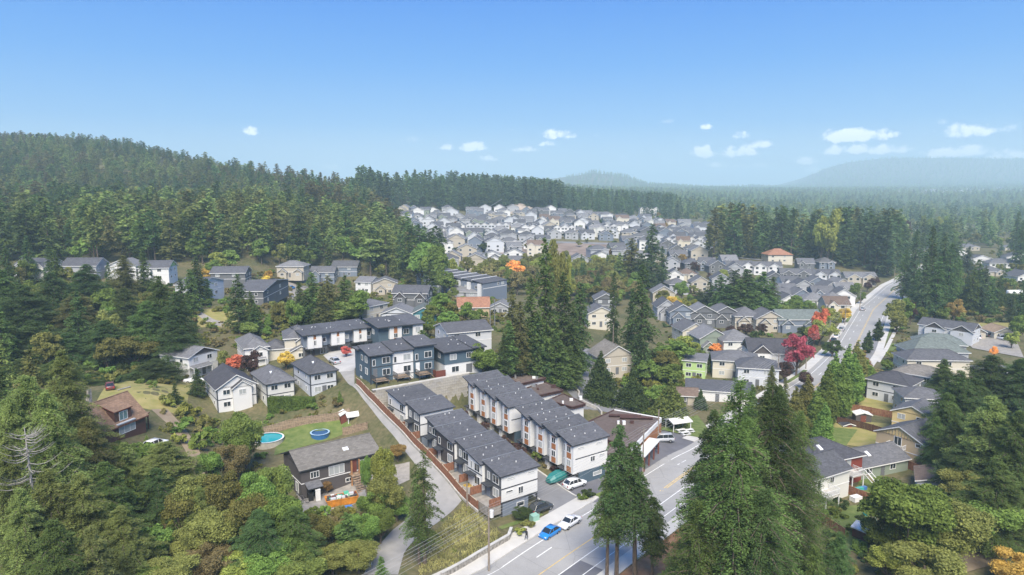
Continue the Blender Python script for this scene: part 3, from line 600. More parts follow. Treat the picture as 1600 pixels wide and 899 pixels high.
def townrow_b(u0, n, name, label, v0, L_=4.32, end=True):
    p = uv(u0, v0); zb = float(court_z(u0)); b = Bld(name, label, 'townhouse block', (p[0], p[1], zb), ANG); D = 8.6
    for i in range(n):
        y = i*L_; dz = .105*y; x0 = 0 if i % 2 == 0 else -.15; lo, hi = 8.2+dz, 9.6+dz; z0 = 2.55+dz
        g = MB(); g.box(x0+1.6, D-.4, y+.02, y+L_-.02, dz-1, z0, S['blue']); g.box(x0+.3, x0+1.6, y+L_-1.0, y+L_-.02, dz-1, z0, S['white']); b.part('wall', g)
        b.door('l', y+.5, dz, 2.5, 2.2, S['char'], pos=x0+1.6)
        # main body, set back behind the bay
        w = MB(); vs = [(x0+.9, y, z0), (D, y, z0), (D, y+L_, z0), (x0+.9, y+L_, z0), (x0+.9, y, lo-.3), (D, y, lo-.3), (D, y+L_, hi-.3), (x0+.9, y+L_, hi-.3)]
        w.mesh(vs, [(3,2,1,0), (4,5,6,7), (0,1,5,4), (1,2,6,5), (2,3,7,6)], S['white']); w.mesh(vs, [(3,0,4,7)], S['grey']); b.part('wall', w)  # recess face in grey: the shadow beside the bay is put into its colour
        bay = MB(); y1 = y+2.5
        bay.box(x0, x0+.895, y, y1, z0-.1, lo-.32, S['white']); b.part('bay', bay)
        for k, zz in enumerate((z0+.05, z0+2.7)):
            pn = MB(); pn.box(x0-.06, x0-.003, y+.65, y+1.85, zz, zz+1.05, S['orange']); b.part('cedar_panel', pn)
            b.win('l', y+.65, zz+1.15, 1.2, 1.25, 1, pos=x0)
        pn = MB(); pn.box(x0-.06, x0-.003, y+.65, y+1.85, lo-.75, lo-.36, S['orange']); b.part('cedar_panel', pn)
        b.win('l', y+2.9, z0+.6, .9, 1.3, 0, pos=x0+.9, gm=GLASSL); b.win('l', y+2.9, z0+3.2, .9, 1.5, 0, pos=x0+.9)
        cn = MB(); cn.box(x0-.4, x0+.88, y+2.55, y+L_-.1, z0+.05, z0+.22, TRIMD); b.part('canopy', cn)
        b.flat(x0-.5, D+.45, y-.1 if i else y-.3, y+L_+.1, lo, R['slate'], TRIMD, .22, hi)
        f = MB(); f.box(x0-.55, D+.5, y+L_+.1, y+L_+.22, hi-.2, hi+.07, METAL); b.part('flashing', f)
        b.vents([(x0+1+k*1.5+random.uniform(-.2, .2), y+L_-.75, hi-.15) for k in range(4)]+[(x0+1.8+k*2.6, y+L_*.42, (lo+hi)/2-.05) for k in range(3)])
        b.win('r', y+1, z0+3.3, 1.5, 1.4, 1, pos=D)
    e = MB(); e.box(.5, D+.04, -.05, -.003, 5.2, 5.36, TRIMD); b.part('belt_trim', e)
    if end: b.win('f', 4.2, 3.9, 1.2, 1.1, 1, fm=TRIM); b.win('f', 1.0, 7.05, 1.7, .4, 0, gm=GLASSL); b.win('f', 5.6, 7.05, 1.7, .4, 0, gm=GLASSL); b.win('f', 6.4, 4.5, 1.5, .45, 0, gm=GLASSL); b.win('f', 5.0, .9, 2.2, .8, 0, pos=.02)
    foot(b, D, n*L_); return b
BV = (np.array([10.5, 121.8])-UO)@VV; BU = 1.7
B2 = townrow_b(BU, 4, 'townhouse_row', 'row of four white townhouses with cedar panels nearest the street', BV)
B1 = townrow_b(21.6, 4, 'townhouse_row', 'row of four white townhouses with cedar panels next to the block retaining wall', BV-.3, end=False)
# ---- retaining wall of pale concrete blocks at the head of the close ----------
def block_wall(uA, vA, uB, vB, ztop, label):
    a, b_ = np.array(uv(uA, vA)), np.array(uv(uB, vB)); L_ = np.linalg.norm(b_-a); ang = math.atan2(*(b_-a)[::-1]); zb = float(court_z(45))-.8
    rt = empty('retaining_wall', (a[0], a[1], zb), ang, label, 'retaining wall')
    cm = [mat('wall_block_%s' % n, c, .95, .12, 3, .3) for n, c in (('pale', (.4,.375,.33)), ('buff', (.34,.315,.27)), ('grey', (.37,.35,.32)))]
    me = []
    for m in cm: q = MB(); q.box(.02, 1.18, -.06, .3, .02, .6, m); me.append(q.data('block'))
    back = MB(); back.box(0, L_, .05, .6, 0, ztop-zb, mat('wall_joint', (.2,.18,.15), .95)); link('core', back.data('core'), rt)
    n, rows = int(L_/1.2), int((ztop-zb)/.62)
    for r_ in range(rows):
        for i in range(n):
            if len(rt.children) > 298: break
            link('block', me[random.choice((0, 0, 1, 2))], rt, (i*1.2+(.6 if r_ % 2 else 0), -.02*r_+random.uniform(-.015, .015), ztop-zb-(rows-r_)*.62))
    c = MB(); c.box(0, L_, -.1, .7, ztop-zb, ztop-zb+.12, KRB); c.build('coping', rt)
zt = T(*uv(46.6, 10))
block_wall(45.2, -2.6, 45.2, 22.5, zt+.1, 'tall pale block retaining wall at the head of the close')
# ---- slate and white townhouses on the upper terrace --------------------------
def D_row():
    a, rz, w = base_ang((580, 601), 679, ANG-.07); b = Bld('townhouse_row', 'three-storey slate and white townhouse trio with rear decks above the block wall', 'townhouse block', a, rz)
    b.o.location.z -= 1.5; u = w/3; H = 9.0
    # measured from the roof edge in the photograph, front corners up
    for i, (wm, hh) in enumerate(((S['blue'], 8.2), (S['white'], 8.5), (S['blue'], 9.0))):
        x0, x1 = i*u, (i+1)*u; y0 = (0, .35, .1)[i]
        w_ = MB(); w_.box(x0+.01, x1-.01, y0, 10.5, -1.5, hh-.25, wm); b.part('wall', w_)
        b.flat(x0-(.6 if i == 0 else .05), x1+(.5 if i == 2 else .1), y0-.6, 7, hh, R['slate'], TRIMD, .25, hh+1.0)
        b.flat(x0-(.6 if i == 0 else .05), x1+(.5 if i == 2 else .1), 7.02, 11.1, hh-.1, R['slate'], TRIMD, .25, hh-.1)
        for z in (6.3, 3.6): 
            b.win('f', x0+u-2.5, z-.4, 1.9, 1.5, 1, pos=y0); 
        b.win('f', x0+.4, 5.6, .75, 1.5, 0, pos=y0); b.door('f', x0+.5, 2.9, 1.0, 2.1, TRIM if i else S['dgrey'], pos=y0)
        b.win('f', x0+1.4, .5, 1.5, 1.5, 1, pos=y0)
        bt = MB(); bt.box(x0, x1, y0-.04, y0-.003, 5.25, 5.42, TRIMD); b.part('belt_trim', bt); bt = MB(); bt.box(x0, x1, y0-.04, y0-.003, 2.62, 2.79, TRIMD); b.part('belt_trim', bt)
        d = b.deck(x0+.2, x0+3.2, y0-2.6, y0-.01, 2.75, WOODG, TRIMD)
        st = MB()
        for k in range(9): st.box(x0+3.25+k*.28, x0+3.53+k*.28, y0-1.2, y0-.15, 2.5-k*.3, 2.58-k*.3, WOODG)
        st.tube([(x0+3.2, y0-1.25, 3.4), (x0+5.8, y0-1.25, .6)], .05, TRIMD, 4); b.part('stairs', st)
        b.vents([(x0+1+random.random()*3, 2+random.random()*4, hh+.5) for _ in range(5)])
    b.corner(.0, 0, -1, 8.0); b.win('l', 5, 5.9, 1.1, 1.3, 0, pos=0.0); b.win('l', 2, 5.9, 1.6, 1.5, 0, pos=0.0); b.win('l', 2, 3.2, 1.6, 1.5, 0, pos=0.0); b.win('l', 6, 3.2, 1.1, 1.4, 0, pos=0.0); b.win('l', 6, .5, 1.1, 1.4, 0, pos=0.0)
    foot(b, w, 11)
D_row()
def E_row():
    a, rz, w = base_ang((695, 588), 755, ANG-.07); b = Bld('townhouse_pair', 'semi-detached townhouses, slate above white, beside the block wall', 'townhouse block', a, rz)
    lo = MB(); lo.box(0, w, 0, 10, -1.5, 2.8, S['white']); b.part('wall', lo); up = MB(); up.box(-.1, w+.1, -.15, 10.1, 2.8, 5.7, S['blue']); b.part('wall', up)
    b.flat(-.7, w*.68, -.8, 10.6, 5.95, R['slate'], TRIMD, .25, 6.9); b.flat(w*.68+.01, w+.6, -.9, 10.4, 6.15, R['slate'], TRIMD, .25, 7.0)
    for x in (1.3, w*.55, w-2.3): b.win('f', x, 3.7, 1.8 if x != w*.55 else 1.3, 1.4, 1, pos=-.15)
    b.win('f', w*.68, 3.7, .7, 1.3, 0, pos=-.15); b.win('f', 1.8, .6, 2.0, 1.5, 1); b.win('f', w-2.4, .6, 1.8, 1.4, 1); b.door('f', w*.55, 0, 1.6, 2.2, S['dgrey']); b.win('l', 2, 3.9, 1.2, 1.2, 0, pos=-.1)
    b.vents([(random.uniform(1, w-1), random.uniform(2, 8), 6.7) for _ in range(9)]); foot(b, w, 10)
    g = MB(); g.box(-2.5, -.05, -.6, -.5, 0, 1.7, S['rust']); g.box(-2.5, -2.4, -.5, 4, 0, 1.7, S['rust']); b.part('patio_screen', g)
E_row()
def C_row():
    a, rz, w = base_ang((474, 560), 583, ANG-.05); b = Bld('townhouse_row', 'three dark townhouses with white bays and cedar panels behind the courtyard', 'townhouse block', a, rz); u = w/3
    for i in range(3):
        x0 = i*u; y0 = i*.6
        g = MB(); g.box(x0+.01, x0+u-.01, y0, y0+10, -1.5, 2.9, S['dgrey']); b.part('wall', g)
        g = MB(); g.box(x0+.012, x0+u-.012, y0-.3, y0+9.6, 2.9, 5.9, S['slate']); b.part('wall', g)
        for q in (0, 1): k = MB(); k.box(x0+(1.0 if q == 0 else u*.5), x0+(1.0 if q == 0 else u*.5)+1.5, y0-1.3, y0-.31, 2.6, 6.25, S['white']); b.part('bay', k)
        k = MB(); k.box(x0+2.5, x0+u*.5, y0-1.1, y0-.31, 4.9, 6.2, S['orange']); k.box(x0+2.5, x0+u*.5, y0-1.08, y0-.312, 2.6, 4.88, S['white']); b.part('cedar_panel', k)
        b.win('f', x0+2.6, 3.3, max(.9, u*.5-2.7), 1.4, 1, pos=y0-1.1); b.win('f', x0+u*.5+1.9, 3.8, 1.0, 1.3, 0, pos=y0-.3)
        b.flat(x0-.5, x0+u+.2, y0-1.7, y0+10, 6.4, R['slate'], TRIMD, .25, 6.9); b.door('f', x0+.5, 0, 2.6, 2.3, S['char'], pos=y0); b.win('f', x0+u*.5+1.3, .6, 1.6, 1.7, 1, pos=y0)
        cn = MB(); cn.box(x0+.2, x0+u-.4, y0-1.9, y0-.02, 2.45, 2.6, TRIMD); b.part('canopy', cn); b.vents([(x0+random.uniform(.5, u-.5), y0+random.uniform(1, 8), 6.75) for _ in range(6)])
    foot(b, w, 10)
    a, rz, w = base_ang((592, 545), 660, ANG-.05); b = Bld('townhouse_pair', 'slate blue townhouse pair with one white bay behind the trio with decks', 'townhouse block', a, rz)
    g = MB(); g.box(0, w, 0, 9, -1.5, 5.7, S['blue']); b.part('wall', g); g = MB(); g.box(w*.77, w, -.5, 8, -1, 5.6, S['white']); b.part('wall', g)
    for x, m in ((w*.22, S['white']), (w*.30, S['orange']), (w*.40, S['white'])): k = MB(); k.box(x, x+w*.08+.2, -.9-(.02 if m == S['white'] else 0), -.01, 2.4, 5.9, m); b.part('bay', k)
    b.win('f', w*.82, 3.4, 1.6, 1.5, 1, pos=-.5); b.win('f', w*.56, 3.2, 1.7, 1.5, 1); b.win('l', 3, 3.4, 1.6, 1.4, 1); b.win('f', w*.31, 2.7, 1.2, 1.2, 1, pos=-.9)
    b.flat(-.8, w*.6, -1.5, 9.4, 6.1, R['slate'], TRIMD, .25, 7.0); b.flat(w*.6+.01, w+.6, -1.1, 9.4, 5.95, R['slate'], TRIMD, .25, 7.1)
    b.vents([(random.uniform(1, w-1), random.uniform(1, 7), 6.8) for _ in range(7)]); foot(b, w, 9)
C_row()
# ---- generic houses -----------------------------------------------------------
def house(px, label, w=None, d=10., st=2, wm='white', lower=None, rm='grey', roof='hip', ph=2.2, FR=None, rz=None, wings=(), garage=None, wins='std', trim=None, group=None, zz=None, name='house', skyl=0, porch=None, gm='sub', fm=None, detail=1, chimney=0):
    """px: front-left ground pixel; FR: front-right pixel, or w + rz"""
    if FR and rz is not None: a, rz, w = base_ang(px, FR[0], rz)
    elif FR: a, rz, w = base_line(px, FR, zz)
    else: a = G(*px) if zz is None else at_z(*px, zz)+(zz,)
    b = Bld(name, label, 'house', (a[0], a[1], a[2]+.05), rz, group); H = 2.75*st; fm = fm or TRIM; wm_ = S[wm]; rm_ = R[rm]
    if lower and st == 2: b.block(0, w, 0, d, -1.5, 2.7, S[lower]); b.block(-.02, w+.02, -.02, d+.02, 2.7, H, wm_)
    else: b.block(0, w, 0, d, -1.5, H, wm_)
    if st == 2 and detail: b.band(0, w, 0, d, 2.66, TRIMD if trim == 'dark' else TRIM, .16, .05)
    if trim == 'dark':
        for x_, y_ in ((0, 0), (w, 0), (0, d), (w, d)): b.corner(x_, y_, -1.4, H-.2, TRIMD, .1)
    gw = S[gm] if gm in S else wm_
    if roof == 'hip': b.hip(0, w, 0, d, H, ph, .5, rm_, fm)
    elif roof == 'gx': b.gable(0, w, 0, d, H, ph, 'x', .45, rm_, gw, fm)
    elif roof == 'gy': b.gable(0, w, 0, d, H, ph, 'y', .45, rm_, gw, fm)
    elif roof == 'shed': b.flat(-.4, w+.4, -.4, d+.4, H+.25, rm_, fm, .25, H+.25+ph)
    for (x0, x1, y0, y1, h, wph, ax) in wings:     # projecting wing with its own gable or hip roof
        b.block(x0, x1, y0, y1, -1.4, h, wm_)
        if ax == 'hip': b.hip(x0, x1, y0, y1, h, wph, .4, rm_, fm)
        else: b.gable(x0, x1, y0, y1, h, wph, ax, .4, rm_, gw, fm)
        if ax == 'y' and x1-x0 > 1.8 and detail: b.win('f', (x0+x1)/2-.8, h-1.9, 1.6, 1.25, 1, pos=y0)
    if wins:
        lev = [2.75*k+.95 for k in range(st)]
        for z in lev:
            free = [(0, w)]
            for x in ([w*.14, w*.62] if w > 6 else [w*.3]):
                if not any(wi[0]-.5 < x+.7 < wi[1]+.5 and wi[2] < 0 for wi in wings): b.win('f', x, z, 1.6, 1.2, 1)
            for y in ([d*.2, d*.65] if detail else [d*.4]): b.win('l', y, z, 1.1, 1.1, 0); b.win('r', y, z, 1.1, 1.1, 0, pos=w)
        if detail: b.door('f', w*.44, .1, 1.0, 2.1, S['dgrey'])
    if garage: b.door('f', garage, 0, 2.8, 2.2, TRIM)
    if porch: b.flat(porch[0], porch[1], -1.6, -.02, 2.6, rm_, fm, .2, 3.1); [b.corner(x, -1.4, -1, 2.4, TRIM, .1) for x in (porch[0]+.2, porch[1]-.2)]
    for k in range(skyl): b.skylight(w*.35+k*1.6, d*.28, H+ph*.62, tilt=math.atan2(ph, d/2))
    if chimney: c = MB(); c.box(w*.3, w*.3+.8, d*.55, d*.55+.8, H, H+ph+1.3, STONE); b.part('chimney', c)
    if roof == 'hip' and detail: b.vents([(w*.6, d*.35, H+ph*.5), (w*.7, d*.4, H+ph*.5)])
    foot(b, w, d); LM.append((label, a[0], a[1])); return b
# near left group, aligned with the close
h = house((341,645), 'white house with dark-trimmed walls and steep dark grey gable roof, leftmost of three', FR=(402,630), rz=ANG, d=12, wm='white', rm='dark', roof='gy', ph=2.6, trim='dark', fm=TRIM, wings=[(3.2, 7.2, -.9, 0, 5.4, 1.4, 'y')])
h = house((418.5,637), 'off-white house with hipped grey roof and one skylight behind the clipped hedge', FR=(461,625), rz=ANG, d=11.5, wm='offwhite', rm='grey', ph=2.3, trim='dark', skyl=1, fm=TRIMD)
h = house((486,621), 'pale grey house with hipped slate roof and skylight beside the lane', FR=(526.5,617.5), rz=ANG, d=11.5, wm='lgrey', rm='slate', ph=2.3, trim='dark', skyl=1, fm=TRIMD)
h = house((297,592), 'white house with dark gable face partly hidden behind the firs', FR=(341,577), d=10, wm='white', rm='light', roof='gy', ph=1.7, gm='char', porch=(0, 6))
h = house((384,577), 'white house with long pale grey hip roof behind the purple plum tree', FR=(420,567), d=12, wm='white', rm='light', ph=2.2, porch=(0, 5), wings=[(1.5, 5.5, -.8, 0, 4.9, 1.2, 'y')])
h = house((446,561), 'cream house with grey hip roof and small porch gable beside the courtyard', FR=(489,553), d=10, wm='cream', rm='grey', ph=2.3, wings=[(3, 7, -1, 0, 5, 1.4, 'y'), (1.5, 6.5, -2.6, -1, 2.6, 1.3, 'y'), (-4.5, 0, 1, 8, 2.7, 1.8, 'hip')])
# long dark house with the skip
h = house((472,781), 'long low charcoal house with shallow taupe gable roof and a skylight', FR=(592,737), d=9.2, wm='char', rm='taupe', roof='gx', ph=1.9, wins=None, gm='char', fm=TRIMD, name='ranch_house')
w_ = MB(); W0 = math.hypot(*(np.array(G(592,737)[:2])-np.array(G(472,781)[:2])))
h.win('f', 1.6, 3.3, 1.6, 1.2, 2); h.win('f', W0*.34, 3.0, 2.9, 1.7, 2, gm=GLASSL); h.win('f', W0*.55, 1.0, 1.4, .8, 1); h.win('f', W0*.73, 3.4, 1.3, 1.1, 1); h.win('f', W0*.74, 1.0, 1.0, .8, 0); h.win('f', W0*.88, 3.2, 1.8, 1.1, 1); h.win('l', 1.5, .6, 1.4, 1.8, 0, gm=GLASSL)
b = MB(); b.box(W0*.62, W0*.7, -.08, 0, 2.6, 5.3, S['rust']); b.build('door_recess', h.o)
for x in (W0*.61, W0*.71): b = MB(); b.box(x-.12, x+.12, -1.0, -.78, .4, 5.1, mat('cedar_post', (.35,.18,.08), .7)); b.build('post', h.o)
b = MB(); 
for k in range(8): b.box(W0*.6, W0*.72, -1.1-.34*(k+1), -1.1-.34*k, 2.25-.3*k, 2.42-.3*k, WOODG)
b.box(W0*.6, W0*.72, -1.1, -.02, 2.3, 2.5, WOODG); b.build('steps', h.o)
b = MB(); b.slab([(.5, -1.9, 2.3), (3.2, -1.9, 2.3), (3.2, -.02, 2.9), (.5, -.02, 2.9)], .12, R['grey'], TRIMD); b.build('canopy', h.o); b = MB(); b.box(.9, 3.0, -.06, -.003, 0, 2.2, BLACK); b.build('doorway', h.o)
h.skylight(W0*.62, 2.0, 5.5+.9, 1.0, .8, math.atan2(1.9, 4.3))
# brown chalet on the far left
h = house((158,697), 'dark red-brown chalet with mossy orange-brown shingle roof on the wooded slope', FR=(229,676), d=8.5, wm='umber', rm='chalet', roof='gx', ph=4.0, wins=None, gm='rust', fm=S['rust'], name='chalet', st=1)
b = MB(); b.box(3.6, 7.4, .3, 2.2, 2.5, 5.0, S['umber']); b.build('dormer', h.o); b = MB(); b.slab([(3.4, .1, 5.05), (7.6, .1, 5.05), (7.6, 3.4, 6.1), (3.4, 3.4, 6.1)], .18, R['chalet'], S['rust']); b.build('dormer_roof', h.o)
h.win('f', 4.6, 3.0, 1.9, 1.7, 1, pos=.3, gm=glassm('balcony_glass', (.12,.2,.22))); h.win('f', 4.0, .5, 3.8, 1.6, 2, gm=GLASSL)
b = MB(); b.box(3.5, 7.5, -.5, -.02, 2.55, 2.75, S['lgrey']); b.build('balcony', h.o); c = MB(); c.box(3.2, 3.9, 5.5, 6.2, 5, 9.0, STONE); h.part('chimney', c)
b = MB(); b.slab([(8.4, .5, 2.5), (12, .5, 2.4), (12, 6.5, 2.6), (8.4, 6.5, 2.7)], .15, R['tan'], S['rust']); b.build('carport_roof', h.o)
for x in (8.8, 11.7): b = MB(); b.box(x, x+.2, .8, 1, -1, 2.3, WOODD); b.build('post', h.o)
# houses up the slope behind the firs, left
def HS(rows, **k0):
    for r in rows:
        k = dict(k0); k.update(r[2]); house(r[0], r[1], **k)
HS([((24,436), 'grey gabled house among firs at the left end of the hillside row', dict(w=14, rz=-.1, wm='white', rm='slate', roof='gx', wings=[(1, 6, -1.5, 0, 4.8, 1.8, 'y'), (10, 13.5, -1.5, 0, 5, 1.5, 'y')])),
    ((98,437), 'long slate-roofed house with three dormer windows on the hillside', dict(w=13, rz=.05, wm='grey', rm='slate', roof='gx', ph=2.6)),
    ((168,437), 'pale house half hidden between hillside firs', dict(w=11, rz=.1, wm='white', rm='light', roof='gy')),
    ((217,440), 'white house with lime green side wall on the hillside', dict(w=11.5, rz=.12, wm='white', rm='slate', roof='gx', lower=None, gm='lime', wings=[(1, 5, -1.2, 0, 4.6, 1.7, 'y')])),
    ((312,470), 'pale blue-grey box house with two small upper windows above the dry meadow', dict(FR=(351,468), d=9, wm='lgrey', rm='grey', roof='gy', ph=1.8)),
    ((330,447), 'low slate-roofed house behind the pale box house', dict(w=14, rz=.1, wm='dgrey', rm='slate', roof='gx', ph=2.2)),
    ((412,478), 'charcoal house with white trim and a glass balcony', dict(FR=(452,475), d=10, wm='dgrey', rm='grey', roof='gy', ph=2.0, gm='char')),
    ((433,434), 'beige house with twin gables and stone front by the turning circle', dict(w=13, rz=0., d=10, wm='beige', rm='light', ph=2.4, wings=[(1, 5, -1.5, 0, 3, 1.6, 'y'), (8.5, 12.5, -1.5, 0, 3, 1.4, 'y')])),
    ((485,442), 'slate blue house with grey gable roof at the forest edge', dict(w=12, rz=.05, wm='slate', rm='grey', roof='gx', wings=[(1, 5, -1.5, 0, 4.6, 1.8, 'y')])),
    ((519,433), 'tall slate house with plain grey gable roof at the forest edge', dict(w=13, rz=0., wm='slate', rm='slate', roof='gx', ph=2.6)),
    ((556,458), 'white house with light grey roof east of the fir clump', dict(w=8, rz=-.3, wm='white', rm='light', roof='gx', ph=2.)),
    ((583,461), 'brown house with shallow grey gable and white front trim', dict(w=11, rz=.15, wm='beige', rm='grey', roof='gy', ph=2.2, wings=[(1.5, 5.5, -1.5, 0, 3, 1.6, 'y')])),
    ((614,480), 'dark house with white timber-framed twin gables', dict(w=13, rz=-.1, wm='dgrey', rm='slate', roof='gx', ph=2.3, gm='char', wings=[(1.2, 5, -1.5, 0, 4.2, 1.8, 'y'), (9, 12.5, -2, 0, 4, 1.8, 'y')])),
    ((574,505), 'cream house with plain grey hip roof beside the fir clump', dict(FR=(606,497), d=10, wm='cream', rm='grey', ph=1.8)),
    ((596,503), 'pale grey bungalow with broad front gable behind the blue townhouse pair', dict(w=10, rz=.0, st=1, wm='lgrey', rm='light', roof='gy', ph=2.0, zz=13)),
    ((643,503), 'teal cottage with white gable trim below the lawn bank', dict(w=8, rz=.1, st=1, wm='teal', rm='green', roof='gy', ph=2.0, zz=13)),
    ((700,552), 'pale building with broad plain slate roof behind the semi-detached pair', dict(FR=(768,540), rz=.42, d=11, wm='lgrey', rm='slate', roof='gx', ph=1.7)),
    ((688,533), 'low building with white eaves band behind the plain slate roof', dict(w=10, rz=.35, d=6, st=1, wm='white', rm='slate', roof='shed', ph=.6)),
    ((716,492), 'tan house with orange-brown shingle roof beside the utility poles', dict(w=11, rz=.1, d=9, wm='tan', rm='red', roof='gx', ph=2.8, st=1)),
    ((765,492), 'grey house with light roof in front of the tall firs', dict(w=8, rz=-.1, d=9, wm='grey', rm='light', roof='gy', ph=2.0, st=1)),
    ((702,465), 'low grey-roofed building beside the dark terrace', dict(w=15, rz=-.1, d=12, wm='grey', rm='light', roof='gx', ph=1.8, st=1)),
    ((678,450), 'slate-roofed house half hidden by the green trees', dict(w=8, rz=.9, d=12, wm='slate', rm='slate', roof='gx', ph=3.0)),
    ((755,411), 'white house with grey roof above the dark terrace', dict(w=12, rz=.1, wm='white', rm='grey', roof='gy'))], d=9.5, ph=2.4)
def dark_terrace():
    a, rz, w = base_line((755, 470), (792, 467)); b = Bld('townhouse_row', 'dark blue terrace of sawtooth-roofed townhouses seen end-on among trees', 'townhouse block', a, rz)
    for i in range(6):
        g = MB(); y = i*6.2; g.box(0, w, y, y+6.18, -1.5, 7.6+.35*i, S['slate']); b.part('wall', g); b.flat(-.5, w+.4, y-.2, y+6.2, 7.75+.35*i, R['slate'], TRIMD, .2, 8.8+.35*i)
        f = MB(); f.box(-.5, w+.4, y+6.2, y+6.45, 8.6+.35*i, 9.05+.35*i, TRIM); b.part('flashing', f)
        k = MB(); k.box(-1.0, -.01, y+1, y+2.6, 1, 7.4+.35*i, S['white']); b.part('bay', k); b.win('l', y+3.4, 5, 1.4, 1.3, 1)
    e = MB(); e.box(0, w, -.05, -.003, 5.1, 5.4, TRIM); b.part('belt_trim', e); b.win('f', w-4, 5.9, 1.7, 1.2, 1); b.win('f', w-7, 5.9, 1.2, 1.2, 1); foot(b, w, 36)
dark_terrace()
# cottages between the tall firs and the street
HS([((919,512), 'small grey-roofed cottage left of the twin tall firs', dict(w=10, rz=.1, wm='cream', rm='grey', roof='gy', zz=4)),
    ((930,487), 'white-trimmed dark house between fir trunks', dict(w=9, rz=0, wm='dgrey', rm='grey', roof='gy')),
    ((938,588), 'weathered brown house with steep pale roof behind the conical cedar', dict(w=11, rz=.3, d=9, wm='beige', rm='taupe', roof='gy', ph=3.2, st=2, zz=2)),
    ((1066,592), 'lime green box house with pale shed roof', dict(w=6.5, rz=-.35, d=8, wm='lime', rm='light', roof='shed', ph=.5)),
    ((1072,625), 'low building with broad blue-grey roof below the lime house', dict(w=17, rz=-.25, d=8, wm='white', rm='slate', roof='shed', ph=.8, st=1)),
    ((1052,632), 'little dark-roofed shed beside the conical cedars', dict(w=6, rz=-.2, d=5, wm='beige', rm='brown', roof='gx', ph=1.3, st=1)),
    ((1113,590), 'cream house with grey hip roof next to the lime house', dict(w=13, rz=-.25, d=10, wm='cream', rm='grey', ph=2.1)),
    ((1152,603), 'cream house with darker grey hip roof, second from the lime house', dict(w=11, rz=-.25, d=10, wm='lgrey', rm='slate', ph=2.1)),
    ((1170,577), 'large white house with dark gable face and steep slate roof beside the red maple', dict(w=15, rz=-.12, d=11, wm='white', rm='dark', roof='gx', ph=3.4, gm='char', wings=[(.5, 6.5, -1.5, 0, 5.5, 2.6, 'y')])),
    ((1066,540), 'grey gabled house at the left end of the nearer cottage row', dict(w=9.5, rz=.15, wm='cream', rm='grey', roof='gy', ph=2.6)),
    ((1093,553), 'sage house with pale roof, second in the nearer cottage row', dict(w=10.5, rz=.12, wm='sage', rm='light', roof='gy', ph=3.0, wings=[(.5, 4.5, -2, 0, 3, 1.6, 'y')])),
    ((1130,558), 'grey hip-roofed house, third in the nearer cottage row', dict(w=10.5, rz=.05, wm='offwhite', rm='light', roof='hip', ph=3.0, wings=[(5, 9.5, -1.5, 0, 3, 1.4, 'y')]))], d=10, ph=2.4)
for i, (px, py, wd, rf, wl, rm) in enumerate([(1027,500,8,'gy','grey','slate'),(1046,508,10.5,'gy','slate','grey'),(1079,510,11,'gy','dgrey','light'),(1113,511,11.5,'gy','dgrey','grey'),(1148,515,10.5,'hip','beige','grey'),(1181,519,11,'gy','beige','grey'),(1216,520,17,'gx','slate','green')]):
    house((px, py), '%s %s house with %s roof, %s from the left in the long cottage row' % ({'grey':'mid-grey','slate':'bluish','dgrey':'dark grey','beige':'taupe'}[wl], {'gy':'gabled','hip':'hipped','gx':'twin-gabled'}[rf], {'slate':'slate','grey':'grey','light':'pale','green':'greenish'}[rm], ordw(i+1)), w=wd, rz=.0, d=10, wm=wl, rm=rm, roof=rf, ph=3.0, gm=wl,
          wings=[(1, 5.4, -1.4, 0, 3.6, 1.9, 'y')]+([(10, 15, -1.4, 0, 3.6, 1.9, 'y')] if wd > 15 else []), st=2, group='cottages in the long row east of the tall firs')
